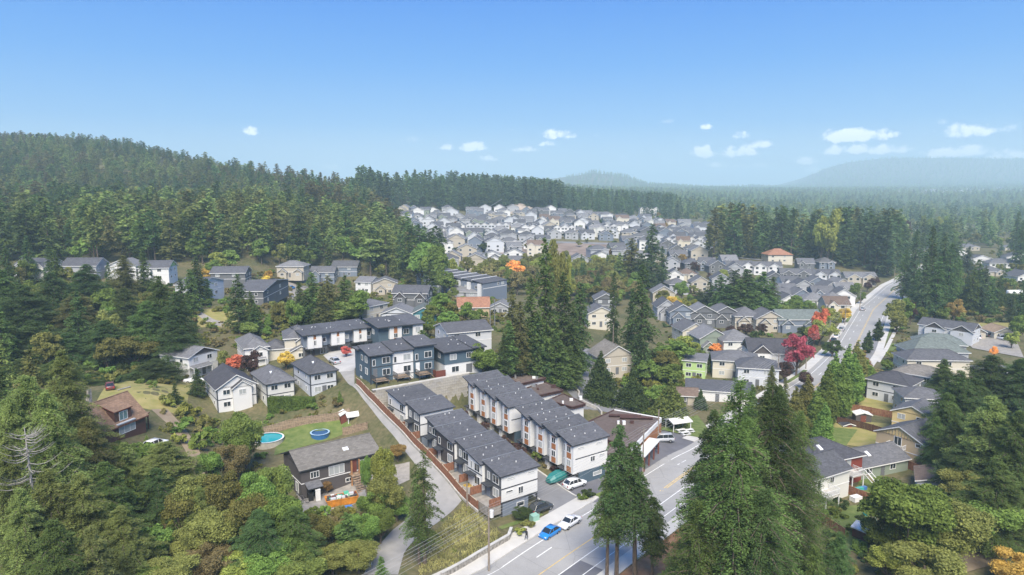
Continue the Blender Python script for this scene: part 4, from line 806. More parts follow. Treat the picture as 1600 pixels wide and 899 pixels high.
# ---- east of the street
HS([((1434,528), 'white and slate house with two dark gables at the head of the eastern row', dict(FR=(1518,540), d=9, wm='lgrey', rm='slate', roof='gx', ph=2.0, gm='char', wings=[(2.5, 9, -1.5, 0, 5.0, 2.1, 'y'), (11, 18, -1.5, 0, 5.0, 2.1, 'y')])),
    ((1430,560), 'blue-grey hip-roofed house, second in the eastern row', dict(FR=(1508,566), d=9, wm='grey', rm='green', ph=2.6, zz=0)),
    ((1424,577), 'blue-grey house with tall pointed hip roof, third in the eastern row', dict(w=17, rz=-.05, d=10, wm='grey', rm='green', ph=3.8)),
    ((1416,590), 'blue-grey broad-roofed house, fourth in the eastern row', dict(w=18, rz=-.06, d=8.5, wm='cream', rm='slate', ph=2.4)),
    ((1394,609), 'pale house with mossy taupe hip roof, fifth in the eastern row', dict(FR=(1470,624), d=8.5, wm='lgrey', rm='taupe', ph=2.0)),
    ((1353,622), 'white-trimmed house with charcoal hip roof, sixth in the eastern row', dict(FR=(1418,636), d=9, wm='lgrey', rm='dark', ph=2.2, trim='dark')),
    ((1412,655), 'small pale grey hip roof tucked behind the charcoal-roofed house', dict(w=9, rz=-.2, d=8, wm='lgrey', rm='grey', ph=1.8)),
    ((1392,676), 'yellow house with grey roof and white fascia', dict(FR=(1452,690), d=8, wm='yellow', rm='grey', roof='gy', ph=1.8)),
    ((1367,711), 'tan house with board-and-batten gable and white balcony', dict(FR=(1440,735), d=9.5, wm='tan', rm='slate', roof='gy', ph=2.2, gm='yellow', wins=None)),
    ((1341,752), 'sage bungalow with brown-grey roof and one skylight', dict(FR=(1418,735), d=8, wm='sage', rm='grey', roof='gx', ph=1.9, st=1, skyl=1)),
    ((1268,770), 'dark red house with charcoal hip roof and white deck', dict(FR=(1345,752), d=10, wm='red', rm='dark', ph=2.4, skyl=1, wins=None)),
    ((1262,797), 'pale green house with grey gable roof and small white deck', dict(FR=(1325,775), d=8, wm='offwhite', rm='slate', roof='gx', ph=2.0, wins=None)),
    ((1432,772), 'white garage with pinkish low roof under the big fir', dict(w=8, rz=-.5, d=7, wm='lgrey', rm='brown', roof='gy', ph=1.2, st=1, wins=None)),
    ((1553,530), 'small cream house with tan gable roof beside the parked vans', dict(w=8.5, rz=.0, d=8, wm='cream', rm='tan', roof='gy', ph=1.8, st=1, zz=0)),
    ((1519,530), 'small pale outbuilding behind the white van', dict(w=5, rz=0, d=6, wm='beige', rm='taupe', roof='gy', ph=1.3, st=1)),
    ((1535,597), 'pale flat-roofed shed behind the white gabled pair', dict(w=10, rz=0, d=6, wm='cream', rm='light', roof='shed', ph=.3, st=1))])
tan = [o for o in COL.objects if o.get('label', '').startswith('tan house with board')][0]
class _B(Bld):
    def __init__(s, o): s.o = o; s.detail = True
t_ = _B(tan); t_.win('f', 3.7, 3.4, 1.6, 2.0, 1); t_.deck(3.0, 6.3, -1.6, -.15, 3.2, CONC, TRIM); t_.win('f', 8.0, 4.3, 1.1, .8, 0); t_.win('f', 1.2, .8, 1.4, 1.2, 1)
bt = MB(); 
for i in range(12): 
    x = 1.0+i*.62; hmax = 2.2*(1-abs(x-4.4)/5.2)
    if hmax > .4: bt.box(x-.05, x+.05, -.19, -.12, 5.4, 5.25+hmax*.85, TRIMD if i < 0 else S['tan'])
bt.build('batten', tan)
red = [o for o in COL.objects if o.get('label', '').startswith('dark red house')][0]
r_ = _B(red); r_.deck(7.2, 10.2, -2.6, -.02, 2.8, CONC, TRIM); r_.win('f', 4.2, 3.7, 1.0, 1.2, 0); r_.win('f', 6.0, 3.7, 1.0, 1.2, 0); r_.win('f', 5.8, 1.0, 1.2, 1.2, 1); r_.door('f', 8.4, 2.8, 1.2, 2.1, GLASSL)
st = MB()
for k in range(10): st.box(10.25+k*.1, 11.15+k*.1, -2.6-.3*(k+1), -2.6-.3*k, 2.6-k*.28, 2.68-k*.28, WOODG)
for q in (0, .95): st.tube([(10.2+q, -2.6, 3.7), (11.2+q, -5.6, .9)], .07, TRIM, 4); st.tube([(10.2+q, -2.6, 2.9), (11.2+q, -5.6, .2)], .06, TRIM, 4)
st.build('stairs', red)
gr = [o for o in COL.objects if o.get('label', '').startswith('pale green house')][0]
g_ = _B(gr); g_.deck(1.5, 5.2, -2.4, -.02, 2.7, CONC, TRIM); g_.win('f', 2.2, 2.9, 1.0, 2.0, 0); g_.win('f', 5.6, 3.6, 1.2, 1.1, 1); g_.win('f', 5.6, .8, 1.2, 1.1, 1)
# ---- brown-roofed shops behind the second townhouse row ------------------------
def shops():
    M_ = R['membrane']; FC = mat('brown_fascia', (.07,.035,.03), .6)
    p = uv(1, 32); b = Bld('shop_building', 'single-storey shops with stepped flat brown roofs and a cedar-clad front', 'shops', (p[0], p[1], 0), 0)
    L = lambda q: (q[0]-p[0], q[1]-p[1])
    pieces = [([uv(1, 31.5), uv(10, 50.3), uv(20.2, 45.8), uv(16.6, 31)], 5.0), ([uv(-2.5, 27), uv(-1, 32.6), uv(.8, 31.3), uv(16, 30.8), uv(16, 27)], 4.4)]
    for px_, z in (([(856,626),(894,637),(915,632),(880,616)], 7.0), ([(823,607),(840,619),(880,610.5),(850,597)], 7.8), ([(795,592),(812,601),(853,591.5),(820,583)], 9.0), ([(770,577),(788,586),(828,579),(800,569)], 9.8)):
        pieces.append(([at_z(*q, z) for q in px_], z))
    for i, (P_, z) in enumerate(pieces):
        P_ = [L(q) for q in P_]; cx, cy_ = np.mean([q[0] for q in P_]), np.mean([q[1] for q in P_])
        ar = sum(P_[k][0]*P_[(k+1) % len(P_)][1]-P_[(k+1) % len(P_)][0]*P_[k][1] for k in range(len(P_)))
        if ar < 0: P_ = P_[::-1]
        r = MB(); r.slab([(x, y, z) for x, y in P_], .45, M_, FC); b.part('roof', r)
        w = MB(); Q_ = [(cx+(x-cx)*.9, cy_+(y-cy_)*.9) for x, y in P_]; w.slab([(x, y, z-.46) for x, y in Q_], 6.5, S['white'] if i else S['orange'], S['white'] if i else S['orange']); b.part('wall', w)
        for k in range(len(P_)):
            a_, c_ = Vector((*P_[k], z+.1)), Vector((*P_[(k+1) % len(P_)], z+.1)); e = MB(); e.tube([a_, c_], .16, TRIM if i == 0 and k in (0, 1) else FC, 4); b.part('parapet', e)
        for k in range(3):
            v = MB(); x, y = cx+random.uniform(-3, 3), cy_+random.uniform(-2, 2); v.box(x, x+random.uniform(.4, 1.2), y, y+random.uniform(.4, 1.2), z+.01, z+random.uniform(.3, .8), random.choice([METAL, TRIM, FC])); b.part('roof_unit', v)
    for q in ((17.5, 41.5), (15.0, 42.5)):
        a_, c_ = L(uv(*q)), L(uv(q[0]-4.6, q[1]+5.5)); v = MB(); v.tube([(*a_, 5.4), (*c_, 5.4)], .35, FC, 4); b.part('roof_unit', v)
    # cedar front with canopy and posts facing the forecourt
    A_, B_ = np.array(uv(1.2, 31.8)), np.array(uv(10, 50)); d = (B_-A_)/np.linalg.norm(B_-A_); n = np.array([d[1], -d[0]]); rz = math.atan2(d[1], d[0]); LL = np.linalg.norm(B_-A_)
    o = A_+n*.2
    f = MB(); f.box(0, LL, -.15, .1, 4.3, 5.25, TRIM); q = f.build('sign_band', b.o, loc=(*L(o), 0), rz=rz)
    f = MB(); f.box(LL*.45, LL-.1, -.12, .3, -.3, 4.2, S['orange']); f.build('cedar_wall', b.o, loc=(*L(o), 0), rz=rz)
    for k in range(4):
        A2, B2 = win_mesh(2.0, 2.3, 1, TRIM, GLASS); w_ = link('window', A2, b.o, (*L(o+d*(1+k*2.6)-n*.6), .5), rz); link('pane', B2, w_)
    f = MB(); f.box(.5, LL*.55, -2.6, -.16, 3.5, 3.7, TRIM); f.build('canopy', b.o, loc=(*L(o), 0), rz=rz)
    for k in range(4): f = MB(); f.box(-.12, .12, -.12, .12, -.2, 3.5, S['rust']); f.build('post', b.o, loc=(*L(o+d*(.8+k*3.2)+n*2.4), 0), rz=rz)
    for q in ((7, 40, 9), (25, 40, 6), (36, 39, 6), (46, 39, 7), (8, 30, 6)): BSPOTS.append((*uv(q[0], q[1]), q[2]))
shops()
# ---- house with the terracotta roof at the forest edge
house((1200,411), 'large villa with terracotta hip roof at the edge of the tall forest', w=17, rz=0, d=13, wm='cream', rm='red', ph=4.0, fm=TRIMD)
# ------------------------------------------------------------------ simpler houses farther off: kinds built once, then copied
FWIN = {}
def far_house(kind, wm, rm, w, d, h, loc, rz, gm=None):
    o = empty('house', loc, rz); b = MB(); wm_, rm_ = S[wm], R[rm]; gmm = S[gm] if gm else wm_
    b.box(0, w, 0, d, -2.5, h, wm_)
    class Q(Bld):
        def __init__(s, o): s.o = o; s.detail = False
    q = Q(o)
    if kind == 'gy': q.gable(0, w, 0, d, h, 3.2, 'y', .5, rm_, gmm)
    elif kind == 'duo':
        q.gable(0, w, 0, d, h, 2.6, 'x', .4, rm_, gmm)
        for xa in (.5, w*.5+.3): q.gable(xa, xa+w*.42, -1.4, d*.45, h-.2, 2.2, 'y', .35, rm_, gmm); b.box(xa, xa+w*.42, -1.4, 0, -2, h-.2, wm_)
    elif kind == 'gx': q.gable(0, w, 0, d, h, 3.0, 'x', .4, rm_, gmm); q.gable(.6, w*.45, -1.3, d*.4, h-.3, 1.9, 'y', .3, rm_, gmm); b.box(.6, w*.45, -1.3, 0, -2, h-.3, wm_)
    elif kind == 'hip': q.hip(0, w, 0, d, h, 2.9, .6, rm_); q.gable(w*.5, w-.5, -1.2, d*.4, h-.6, 1.6, 'y', .3, rm_, gmm); b.box(w*.5, w-.5, -1.2, 0, -2, h-.6, wm_)
    b.build('wall', o)
    nf = int(h//2.6)
    for lv in range(nf):
        z = .9+lv*2.7
        for x in ((w*.12, w*.6) if w < 16 else (w*.08, w*.3, w*.55, w*.8)):
            y0 = -1.42 if kind == 'duo' else -1.32 if kind == 'gx' and x < w*.45 or kind == 'hip' and x >= w*.5 else -.02
            g = MB(); g.box(x, x+1.9, y0-.05, y0+.02, z-.05, z+1.45, TRIM); g.box(x+.15, x+1.75, y0-.09, y0-.05, z+.08, z+1.3, GLASS); g.build('window', o)
    if nf >= 3: g = MB(); g.box(.2, w-.2, -2.2, -.02, 5.2, 5.4, TRIM); g.box(.2, w-.2, -2.2, -2.1, 5.4, 6.3, GLASSL); g.build('balcony', o)
    return o
def desc(wm, rm, kind):
    wn = {'white':'white','offwhite':'off-white','cream':'cream','beige':'beige','grey':'grey','dgrey':'dark grey','lgrey':'pale grey','slate':'slate','sage':'sage','teal':'teal','tan':'tan','red':'red','yellow':'yellow'}[wm]
    rn = {'grey':'grey','light':'pale','slate':'slate','brown':'brown','taupe':'taupe','dark':'dark','green':'greenish'}[rm]
    return '%s %s house with %s roof' % (wn, {'gy':'front-gabled','gx':'side-gabled','hip':'hipped','duo':'twin-gabled'}[kind], rn)
TPL = {}
def put_far(kind, wm, rm, w, d, h, loc, rz, label, group):
    k = (kind, wm, rm, w, d, h)
    if k not in TPL: TPL[k] = o = far_house(kind, wm, rm, w, d, h, loc, rz)
    else: o = copy_tree(TPL[k]); o.location = loc; o.rotation_euler = (0, 0, rz)
    tag(o, label, 'house', group)
    c, s_ = math.cos(rz), math.sin(rz); BSPOTS.append((loc[0]+c*w/2-s_*d/2, loc[1]+s_*w/2+c*d/2, max(w, d)*.5))
    return o
KINDS = [('gy','lgrey','grey'),('gx','lgrey','slate'),('hip','beige','grey'),('gy','beige','light'),('hip','grey','slate'),('gx','grey','light'),('gy','grey','grey'),('gx','sage','slate'),('hip','grey','grey'),('gy','dgrey','slate'),('gx','slate','grey'),('gy','white','slate'),('gy','slate','grey'),('hip','offwhite','light'),('gx','cream','brown'),('gy','lgrey','slate'),('hip','white','grey'),('gx','dgrey','grey')]
def inpoly(x, y, P_):
    c = False; n = len(P_)
    for i in range(n):
        (x1, y1), (x2, y2) = P_[i], P_[(i+1) % n]
        if (y1 > y) != (y2 > y) and x < (x2-x1)*(y-y1)/(y2-y1)+x1: c = not c
    return c
# the subdivision on the far slope, row behind row
SUB = [(655,412),(612,352),(600,338),(700,330),(860,331),(1000,338),(1100,352),(1190,372),(1120,398),(1085,418),(1040,420),(900,418),(800,424),(725,432)]
row = 0; nfar = 0
Ys = [405, 430, 456, 482, 509, 536, 564, 592, 621, 650, 680, 710, 740, 766]
for Y in Ys:
    X = -190+random.uniform(0, 6); i = 0; row += 1; off = random.uniform(0, 10)
    while X < 280:
        w = random.choice((10, 11, 12, 13.5)); yy = Y+6*math.sin(X*.02+off); z = T(X, yy); px, py = proj(X+w/2, yy, z)
        if inpoly(px, py, SUB) and not inpoly(px, py, [(845,385),(962,378),(968,402),(835,413)]) and nfar < 235 and random.random() < .93:
            kd, wm, rm = random.choice(KINDS); i += 1; nfar += 1; tall = random.random() < .4
            put_far(kd, wm, rm, w, random.choice((10, 11)), 7.8 if tall else 5.2, (X, yy, z), random.choice((0, 0, .12, -.12, .2)),
                    '%s, %s in row %s of the far estate' % (desc(wm, rm, kd), ordw(i), ordw(row)), 'houses of the far hillside estate')
        X += w+random.choice((1.5, 2.2, 3))
# white terraced block that stands out on the slope, with smaller stepped units
def far_terrace(px, py, n, label, hh=8, wm='lgrey', uw=6.2):
    a = G(px, py); b = Bld('terrace', label, 'terrace', a, .05)
    for i in range(n):
        x = i*uw; b.block(x, x+uw-.02, 0, 10, -3, hh, S[wm]); b.gable(x, x+uw-.02, 0, 10, hh, 1.8, 'y', .3, R['slate'], S['white'])
        for z in (.6, 3.2, 5.8)[:int(hh//2.6)]: b.win('f', x+.6, z, 2, 1.5, 1, gm=GLASS); b.win('f', x+3.3, z, 2, 1.5, 1, gm=GLASS)
        k = MB(); k.box(x+.3, x+uw-.4, -1.8, -.02, 2.7, 2.85, TRIM); k.box(x+.3, x+uw-.4, -1.8, -1.7, 2.85, 3.7, GLASSL); b.part('balcony', k)
    foot(b, n*uw, 10)
far_terrace(729, 366, 6, 'white terrace of six stepped three-storey units on the far slope')
far_terrace(815, 373, 3, 'tall white block with dark balconies on the far slope', 10, 'white')
far_terrace(865, 370, 3, 'white and beige terrace overlooking the cleared slope', 8, 'white')
far_terrace(920, 368, 4, 'grey terrace overlooking the cleared slope', 8, 'grey')
far_terrace(1038, 390, 5, 'pale terrace block beside the tall forest', 8, 'lgrey')
far_terrace(1000, 338, 4, 'white apartment block at the foot of the blue hills', 10, 'white')
# the estate behind the conifer clump and along the street: positions read off the roofs
PTS = [(1037,418,'gy'),(1060,438,'hip'),(1046,456,'hip'),(1070,420,'hip'),(1092,419,'gx'),(1080,452,'gy'),(1108,424,'gy'),(1112,446,'gy'),(1128,438,'gy'),(1135,428,'gy'),(1136,424,'duo'),(1176,425,'duo'),(1196,444,'gy'),(1219,437,'duo'),(1269,439,'duo'),(1321,443,'duo'),(1128,415,'gx'),
       (1222,452,'gx'),(1240,458,'gy'),(1215,466,'gx'),(1236,475,'gy'),(1270,470,'gx'),(1256,482,'hip'),(1285,462,'gy'),(1302,456,'gy'),(1300,474,'gy'),(1308,464,'gx'),(1215,485,'gy'),(1262,452,'gy'),(1200,474,'gx'),(1180,462,'gy'),(1288,482,'hip'),(1290,490,'gx'),(1040,440,'gy'),(1105,478,'gy'),(1020,470,'gy'),(1280,418,'hip'),(1246,420,'gx')]
for i, (px, py, kd) in enumerate(PTS):
    a = G(px, py+4); _, wm, rm = random.choice([k for k in KINDS if k[1] in ('white','lgrey','cream','slate','grey','offwhite','beige','dgrey')])
    put_far(kd, wm, rm, 17.5 if kd == 'duo' else 10.5, 10, 5.4, a, random.uniform(-.2, .1), '%s, %s westward from the street in the middle estate' % (desc(wm, rm, kd), ordw(1+sorted([-p[0] for p in PTS]).index(-px))), 'houses of the middle estate west of the street')
PTS2 = [(1484,415,16),(1515,412,20),(1546,418,20),(1572,408,18),(1420,403,12),(1440,398,14),(1500,392,20),(1570,392,22),(1590,440,16),(1540,432,14),(1490,400,14),(1400,345,20),(1470,368,22),(1430,362,24),(1380,388,16),(1590,372,26),(1375,352,20)]
for i, (px, py, w) in enumerate(PTS2):
    a = G(px, py); BSPOTS.append((a[0]+w/2, a[1]-8, w*.95)); kd, wm, rm = random.choice([k for k in KINDS if k[1] in ('white','cream','offwhite','beige')])
    put_far(kd, wm, rm, w, 11, 3.2, a, random.uniform(-.3, .3), '%s, %s from the left among eastern trees' % (desc(wm, rm, kd), ordw(1+sorted((p[0], p[1]) for p in PTS2).index((px, py)))), 'low houses among trees east of the street')
# pale clusters on the flank of the far hill
PTS3 = [(1402+i*7+random.uniform(-2, 2), 303+random.uniform(-3, 3)-(i > 20)*3) for i in range(29)]
for i, (px, py) in enumerate(PTS3):
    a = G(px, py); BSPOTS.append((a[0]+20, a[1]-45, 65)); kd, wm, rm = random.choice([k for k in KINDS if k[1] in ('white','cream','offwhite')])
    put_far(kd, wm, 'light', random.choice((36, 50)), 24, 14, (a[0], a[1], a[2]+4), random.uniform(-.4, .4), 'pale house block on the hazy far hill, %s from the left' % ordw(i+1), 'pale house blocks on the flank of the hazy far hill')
# heap of gravel and a conveyor at the top of the estate
def mound():
    a = G(806, 332); b = MB(); n = 26; vs = []; 
    for r_ in range(9):
        t = r_/8
        for k in range(n):
            an = 2*math.pi*k/n; q = (1-t)*(1+.12*math.sin(3*an+1)+random.uniform(-.05, .05)); vs.append((q*25*math.cos(an)+5*t, q*16*math.sin(an), 11*(1-(1-t)**1.6)+random.uniform(-.5, .5)-1))
    fs = [(i*n+k, i*n+(k+1) % n, (i+1)*n+(k+1) % n, (i+1)*n+k) for i in range(8) for k in range(n)]+[tuple(range(8*n, 9*n))]
    b.mesh(vs, fs, mat('gravel_heap', (.36,.3,.25), .95, .15, .15, .5)); o = b.build('gravel_heap', loc=a); tag(o, 'large pale gravel heap at the top of the far estate', 'gravel heap')
    c = empty('conveyor', (a[0]-38, a[1]-4, a[2]), 0, 'white sloping conveyor beside the gravel heap', 'conveyor'); b = MB(); b.tube([(6, 0, 5), (22, 0, 15)], .35, METAL, 4); b.build('boom', c); b = MB(); b.box(3, 7, -1.5, 1.5, 0, 4, METAL); b.build('hopper', c)
mound()
# bare cleared slope
drape('cleared_slope', gp([(770,393),(830,384),(900,379),(965,380)]), gp([(800,415),(860,412),(920,408),(975,402)]), mat('bare_slope', (.17,.125,.1), .95, .2, .1, second=(.28,.22,.18)), dz=.25, nc=12, step=4)
drape('estate_street', [(-150,436),(0,436),(120,440)], [(-150,429),(0,429),(120,433)], ASPH, dz=.25, nc=3, step=4)
for Y in (481, 553, 632, 716): drape('estate_street', [(-190,Y+4),(0,Y+4),(270,Y+6)], [(-190,Y-3),(0,Y-3),(270,Y-1)], ASPH, dz=.3, nc=3, step=4)
# ------------------------------------------------------------------ trees
_fo = foliage
def foliage(n, a, b): return _fo(n, tuple(c*q for c, q in zip(a, (1.18, 1.22, .9))), tuple(c*q for c, q in zip(b, (1.18, 1.22, .9))))
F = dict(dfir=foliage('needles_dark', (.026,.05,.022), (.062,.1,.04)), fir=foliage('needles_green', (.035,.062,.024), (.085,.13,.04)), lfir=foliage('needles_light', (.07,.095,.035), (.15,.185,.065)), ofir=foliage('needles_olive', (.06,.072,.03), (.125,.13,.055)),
         bfir=foliage('needles_brown', (.06,.055,.03), (.11,.1,.055)), pfir=foliage('needles_haze_pale', (.085,.125,.06), (.16,.21,.1)), blufir=foliage('needles_bluish', (.03,.055,.035), (.07,.105,.06)), cedar=foliage('cedar_sprays', (.045,.065,.022), (.105,.12,.035)), dcedar=foliage('dark_cedar_sprays', (.022,.04,.02), (.05,.075,.03)),  # pale needles for the far zones: part of the haze is put into the colour
         leaf=foliage('leaves_green', (.05,.085,.022), (.12,.175,.04)), lleaf=foliage('leaves_light', (.07,.1,.03), (.14,.18,.05)), olive=foliage('leaves_olive', (.075,.08,.028), (.15,.15,.05)), gold=foliage('leaves_gold', (.26,.18,.03), (.42,.3,.06)),
         yg=foliage('leaves_yellow_green', (.1,.12,.03), (.2,.21,.05)), orange=foliage('leaves_orange', (.32,.11,.03), (.52,.22,.06)), red=foliage('leaves_red', (.22,.04,.03), (.38,.09,.06)), crim=foliage('leaves_crimson', (.22,.025,.05), (.36,.06,.09)),
         plum=foliage('leaves_plum', (.035,.02,.028), (.07,.04,.05)), rust=foliage('leaves_rust', (.12,.075,.03), (.19,.12,.05)), brown=foliage('twigs_brown', (.095,.08,.045), (.17,.145,.08)), hedge=foliage('hedge_leaves', (.045,.085,.02), (.09,.15,.035)))
CNAME = dict(pfir='pale green', dfir='dark green', fir='green', lfir='light green', ofir='olive green', bfir='brownish', blufir='bluish green', cedar='yellowish green', dcedar='dark', leaf='green', lleaf='fresh light green', olive='olive green', gold='golden yellow', yg='yellow-green', orange='orange', red='bright red', crim='crimson', plum='dark purple', rust='rusty brown', brown='brown', hedge='green')
def quads(name, C_, A_, B_, m=None):
    """leaf sprays: kite-shaped faces with centre C, half-length vector A, half-width vector B"""
    n = len(C_); v = np.empty((n, 4, 3)); v[:, 0] = C_-A_; v[:, 1] = C_-A_*.1-B_; v[:, 2] = C_+A_; v[:, 3] = C_-A_*.1+B_
    me = bpy.data.meshes.new(name); me.vertices.add(n*4); me.vertices.foreach_set('co', v.ravel())
    me.loops.add(n*4); me.loops.foreach_set('vertex_index', np.arange(n*4)); me.polygons.add(n)
    me.polygons.foreach_set('loop_start', np.arange(n)*4); me.polygons.foreach_set('loop_total', np.full(n, 4)); me.update(calc_edges=True)
    me.materials.append(m or F['fir']); return me
def nrm(a): return a/np.maximum(np.linalg.norm(a, axis=-1, keepdims=True), 1e-6)
def fir(seed, nb, step, ls, ws, H=20., R_=4.6, base=.08, droop=.25, power=.8, gaps=0, fill=3, bare=0):
    g = np.random.default_rng(seed); Cs, As, Bs = [], [], []; tb = MB()
    tb.tube([(0, 0, -1.5), (0, 0, 0), (.05, 0, H*.5), (0, 0, H*.98)], [.36, .32, .18, .03], BARK, 7)
    side = g.uniform(.75, 1.2, 12); lvl = g.uniform(.7, 1.15, 14)
    for i in range(nb):
        t = base+(1-base)*(1-(1-(i+g.random())/nb)**.85)*1.0; t = min(t, .985); az_ = g.uniform(0, 2*math.pi)
        prof = (1-t)**power*min(1, .5+(t-base)*3.2); L_ = R_*prof*g.uniform(.62, 1.12)*side[int(az_/6.2832*12) % 12]*lvl[int(t*13.99)]+.25
        if gaps and g.random() < gaps: L_ *= .35
        z0 = t*H; up = .12+.5*t; k = max(2, int(L_/step)); s = np.linspace(.12, 1, k)**.85
        r = s*L_; zz = z0+L_*(up*s-(droop+up*.8)*s*s)+g.normal(0, .03, k)
        d = np.array([math.cos(az_), math.sin(az_), 0]); sd_ = np.array([-d[1], d[0], 0])
        P_ = np.stack([d[0]*r, d[1]*r, zz], 1)
        if L_ > 1.2: tb.tube([(0, 0, z0), tuple(P_[k//2]), tuple(P_[-1])], [.06, .035, .01], BARK, 3)
        if t < bare: continue
        for q in range(fill):
            w = g.uniform(.15, .95, k)*(1-.35*s); sg = np.where(g.random(k) < .5, -1, 1) if q else np.zeros(k)
            dirv = nrm(d*g.uniform(.35, 1, (k, 1))+sd_*(sg*g.uniform(.5, 1.2, k))[:, None]+np.array([0, 0, 1])*g.uniform(-.6, .4, (k, 1)))
            ln = ls*g.uniform(.6, 1.25, k)*(1.1-.45*s)
            wd_ = min(L_*.42, 1.5)*(1-.6*s)*w*(sg != 0)
            c = P_+sd_*(sg*wd_)[:, None]+dirv*(ln*.5)[:, None]; c[:, 2] -= wd_*.22+g.normal(0, .13+.02*ls, k)
            nn_ = nrm(g.normal(0, .7, (k, 3))+np.array([0, 0, 1])); b = nrm(np.cross(dirv, nn_))
            Cs.append(c); As.append(dirv*ln[:, None]); Bs.append(b*(ws*g.uniform(.6, 1.3, k))[:, None])
    C_, A_, B_ = map(np.concatenate, (Cs, As, Bs))
    return quads('crown', C_, A_, B_), tb.data('trunk'), H, R_
def leafy(seed, n, sz, H=10., R_=4.2, lobes=16, shape='round', clear=.22):
    g = np.random.default_rng(seed); tb = MB(); hh = H*(1-clear)/2; cz_ = H*clear+hh
    cs, rs = [], []
    for i in range(lobes):
        u = nrm(g.normal(0, 1, 3)); rr = g.uniform(.35, .78)**.6
        if shape == 'col': c = np.array([u[0]*R_*.38*rr, u[1]*R_*.38*rr, 0]); zt = (i+.5)/lobes; c[2] = H*clear+zt*(H*(1-clear))*.96; q_ = min(1, .45+zt*2.4)*(1-zt)**.75*1.25; c[:2] *= q_; r = max(R_*.72*q_*g.uniform(.8, 1.1), .22)
        elif shape == 'cone': zt = ((i+.5)/lobes)**1.2; r = R_*(1-zt)*.62+.35; a = g.uniform(0, 6.28); c = np.array([math.cos(a)*R_*(1-zt)*.5, math.sin(a)*R_*(1-zt)*.5, H*clear+zt*H*(1-clear)*.95])
        else: c = np.array([u[0]*R_*rr*.8, u[1]*R_*rr*.8, cz_+u[2]*hh*rr*.8]); r = min(R_, hh)*g.uniform(.2, .44)
        cs.append(c); rs.append(r)
    cs, rs = np.array(cs), np.array(rs); tb.tube([(0, 0, -1), (0, 0, H*.15), (.1, 0, cz_)], [.3, .24, .1], BARK, 7)
    for c in cs[::2]: tb.tube([(0, 0, H*clear*.8), tuple(c*.55+np.array([0, 0, .1])), tuple(c)], [.14, .08, .03], BARK, 4)
    w = rs**2; idx = g.choice(lobes, n, p=w/w.sum()); u = nrm(g.normal(0, 1, (n, 3))); u[:, 2] = np.where(u[:, 2] < -.5, -u[:, 2], u[:, 2])
    rad = rs[idx]*(g.uniform(.55, 1.08, n)); P_ = cs[idx]+u*rad[:, None]*np.array([1, 1, .85])
    P_ += .12*rs[idx][:, None]*np.sin(P_*2.3+seed)
    a = nrm(np.cross(u, g.normal(0, 1, (n, 3)))); nn_ = nrm(u*.7+g.normal(0, .6, (n, 3))); a = nrm(a-nn_*(a*nn_).sum(1, keepdims=True)); b = np.cross(nn_, a); s = sz*g.uniform(.6, 1.35, n)[:, None]
    return quads('crown', P_, a*s, b*s*.62), tb.data('trunk'), H, R_
TP = {}
def tpl(k, f): TP[k] = f
def make_templates():
    for i in range(4): TP['fir0%d' % i] = fir(10+i, 430, .14, .17, .042, droop=(.2, .34, .26, .15)[i], power=(.8, .7, .9, .75)[i], gaps=.14, fill=12, R_=5.0)
    for i in range(2): TP['hug0%d' % i] = fir(15+i, 520, .105, .105, .027, droop=(.22, .3)[i], power=(.78, .88)[i], gaps=.14, fill=11, R_=5.0)
    for i in range(3): TP['pin2%d' % i] = fir(35+i, 60, .6, .8, .32, R_=5.6, base=.3, droop=.12, power=(.42, .5, .38)[i], gaps=.1, fill=4, bare=.32)
    for i in range(5): TP['fir1%d' % i] = fir(20+i, 170, .34, .5, .15, droop=(.25, .4, .3, .2, .35)[i], power=(.75, .65, .9, .8, .7)[i], gaps=.1, fill=4)
    for i in range(4): TP['fir2%d' % i] = fir(30+i, 70, .6, .85, .3, droop=.25, power=(.7, .6, .85, .75)[i], gaps=.1, fill=3)
    for i in range(4): TP['fir3%d' % i] = fir(40+i, 34, 1.2, 1.35, .55, droop=.25, power=(.65, .8, .6, .7)[i], fill=3)
    for i in range(2): TP['bare0%d' % i] = fir(50+i, 240, .18, .24, .065, R_=4.2, base=.36, droop=(.4, .5)[i], power=.55, gaps=.3, fill=8, bare=.4)
    for i in range(2): TP['rag0%d' % i] = fir(55+i, 120, .16, .24, .065, R_=4.6, base=.22, droop=.55, power=.5, gaps=.4, fill=7, bare=.24)
    for i in range(3): TP['tall1%d' % i] = fir(60+i, 130, .4, .6, .2, R_=3.4, base=.32, droop=.25, power=.5, gaps=.15, fill=4, bare=.4)
    for i in range(2): TP['tall2%d' % i] = fir(65+i, 60, .7, 1.0, .38, R_=3.2, base=.32, droop=.25, power=.5, gaps=.15, fill=3, bare=.42)
    for i in range(4): TP['leaf0%d' % i] = leafy(70+i, 18000, .15, lobes=30)
    for i in range(4): TP['leaf1%d' % i] = leafy(80+i, 6000, .27, lobes=22)
    for i in range(3): TP['leaf2%d' % i] = leafy(90+i, 900, .7, lobes=12)
    for i in range(2): TP['col0%d' % i] = leafy(100+i, 14000, .15, H=12, R_=2.2, lobes=26, shape='col', clear=.06)
    for i in range(2): TP['col1%d' % i] = leafy(104+i, 4000, .28, H=12, R_=2.2, lobes=20, shape='col', clear=.05)
    for i in range(2): TP['cone0%d' % i] = leafy(110+i, 12000, .22, H=10, R_=4, lobes=34, shape='cone', clear=.02)
    for i in range(3): TP['bush0%d' % i] = leafy(120+i, 900, .2, H=2.2, R_=1.7, lobes=9, clear=.0)
    for i in range(3): TP['bush1%d' % i] = leafy(125+i, 260, .36, H=2.2, R_=1.7, lobes=8, clear=.0)
make_templates()
NT = {}
TREES = []      # (root object, description, x, y)
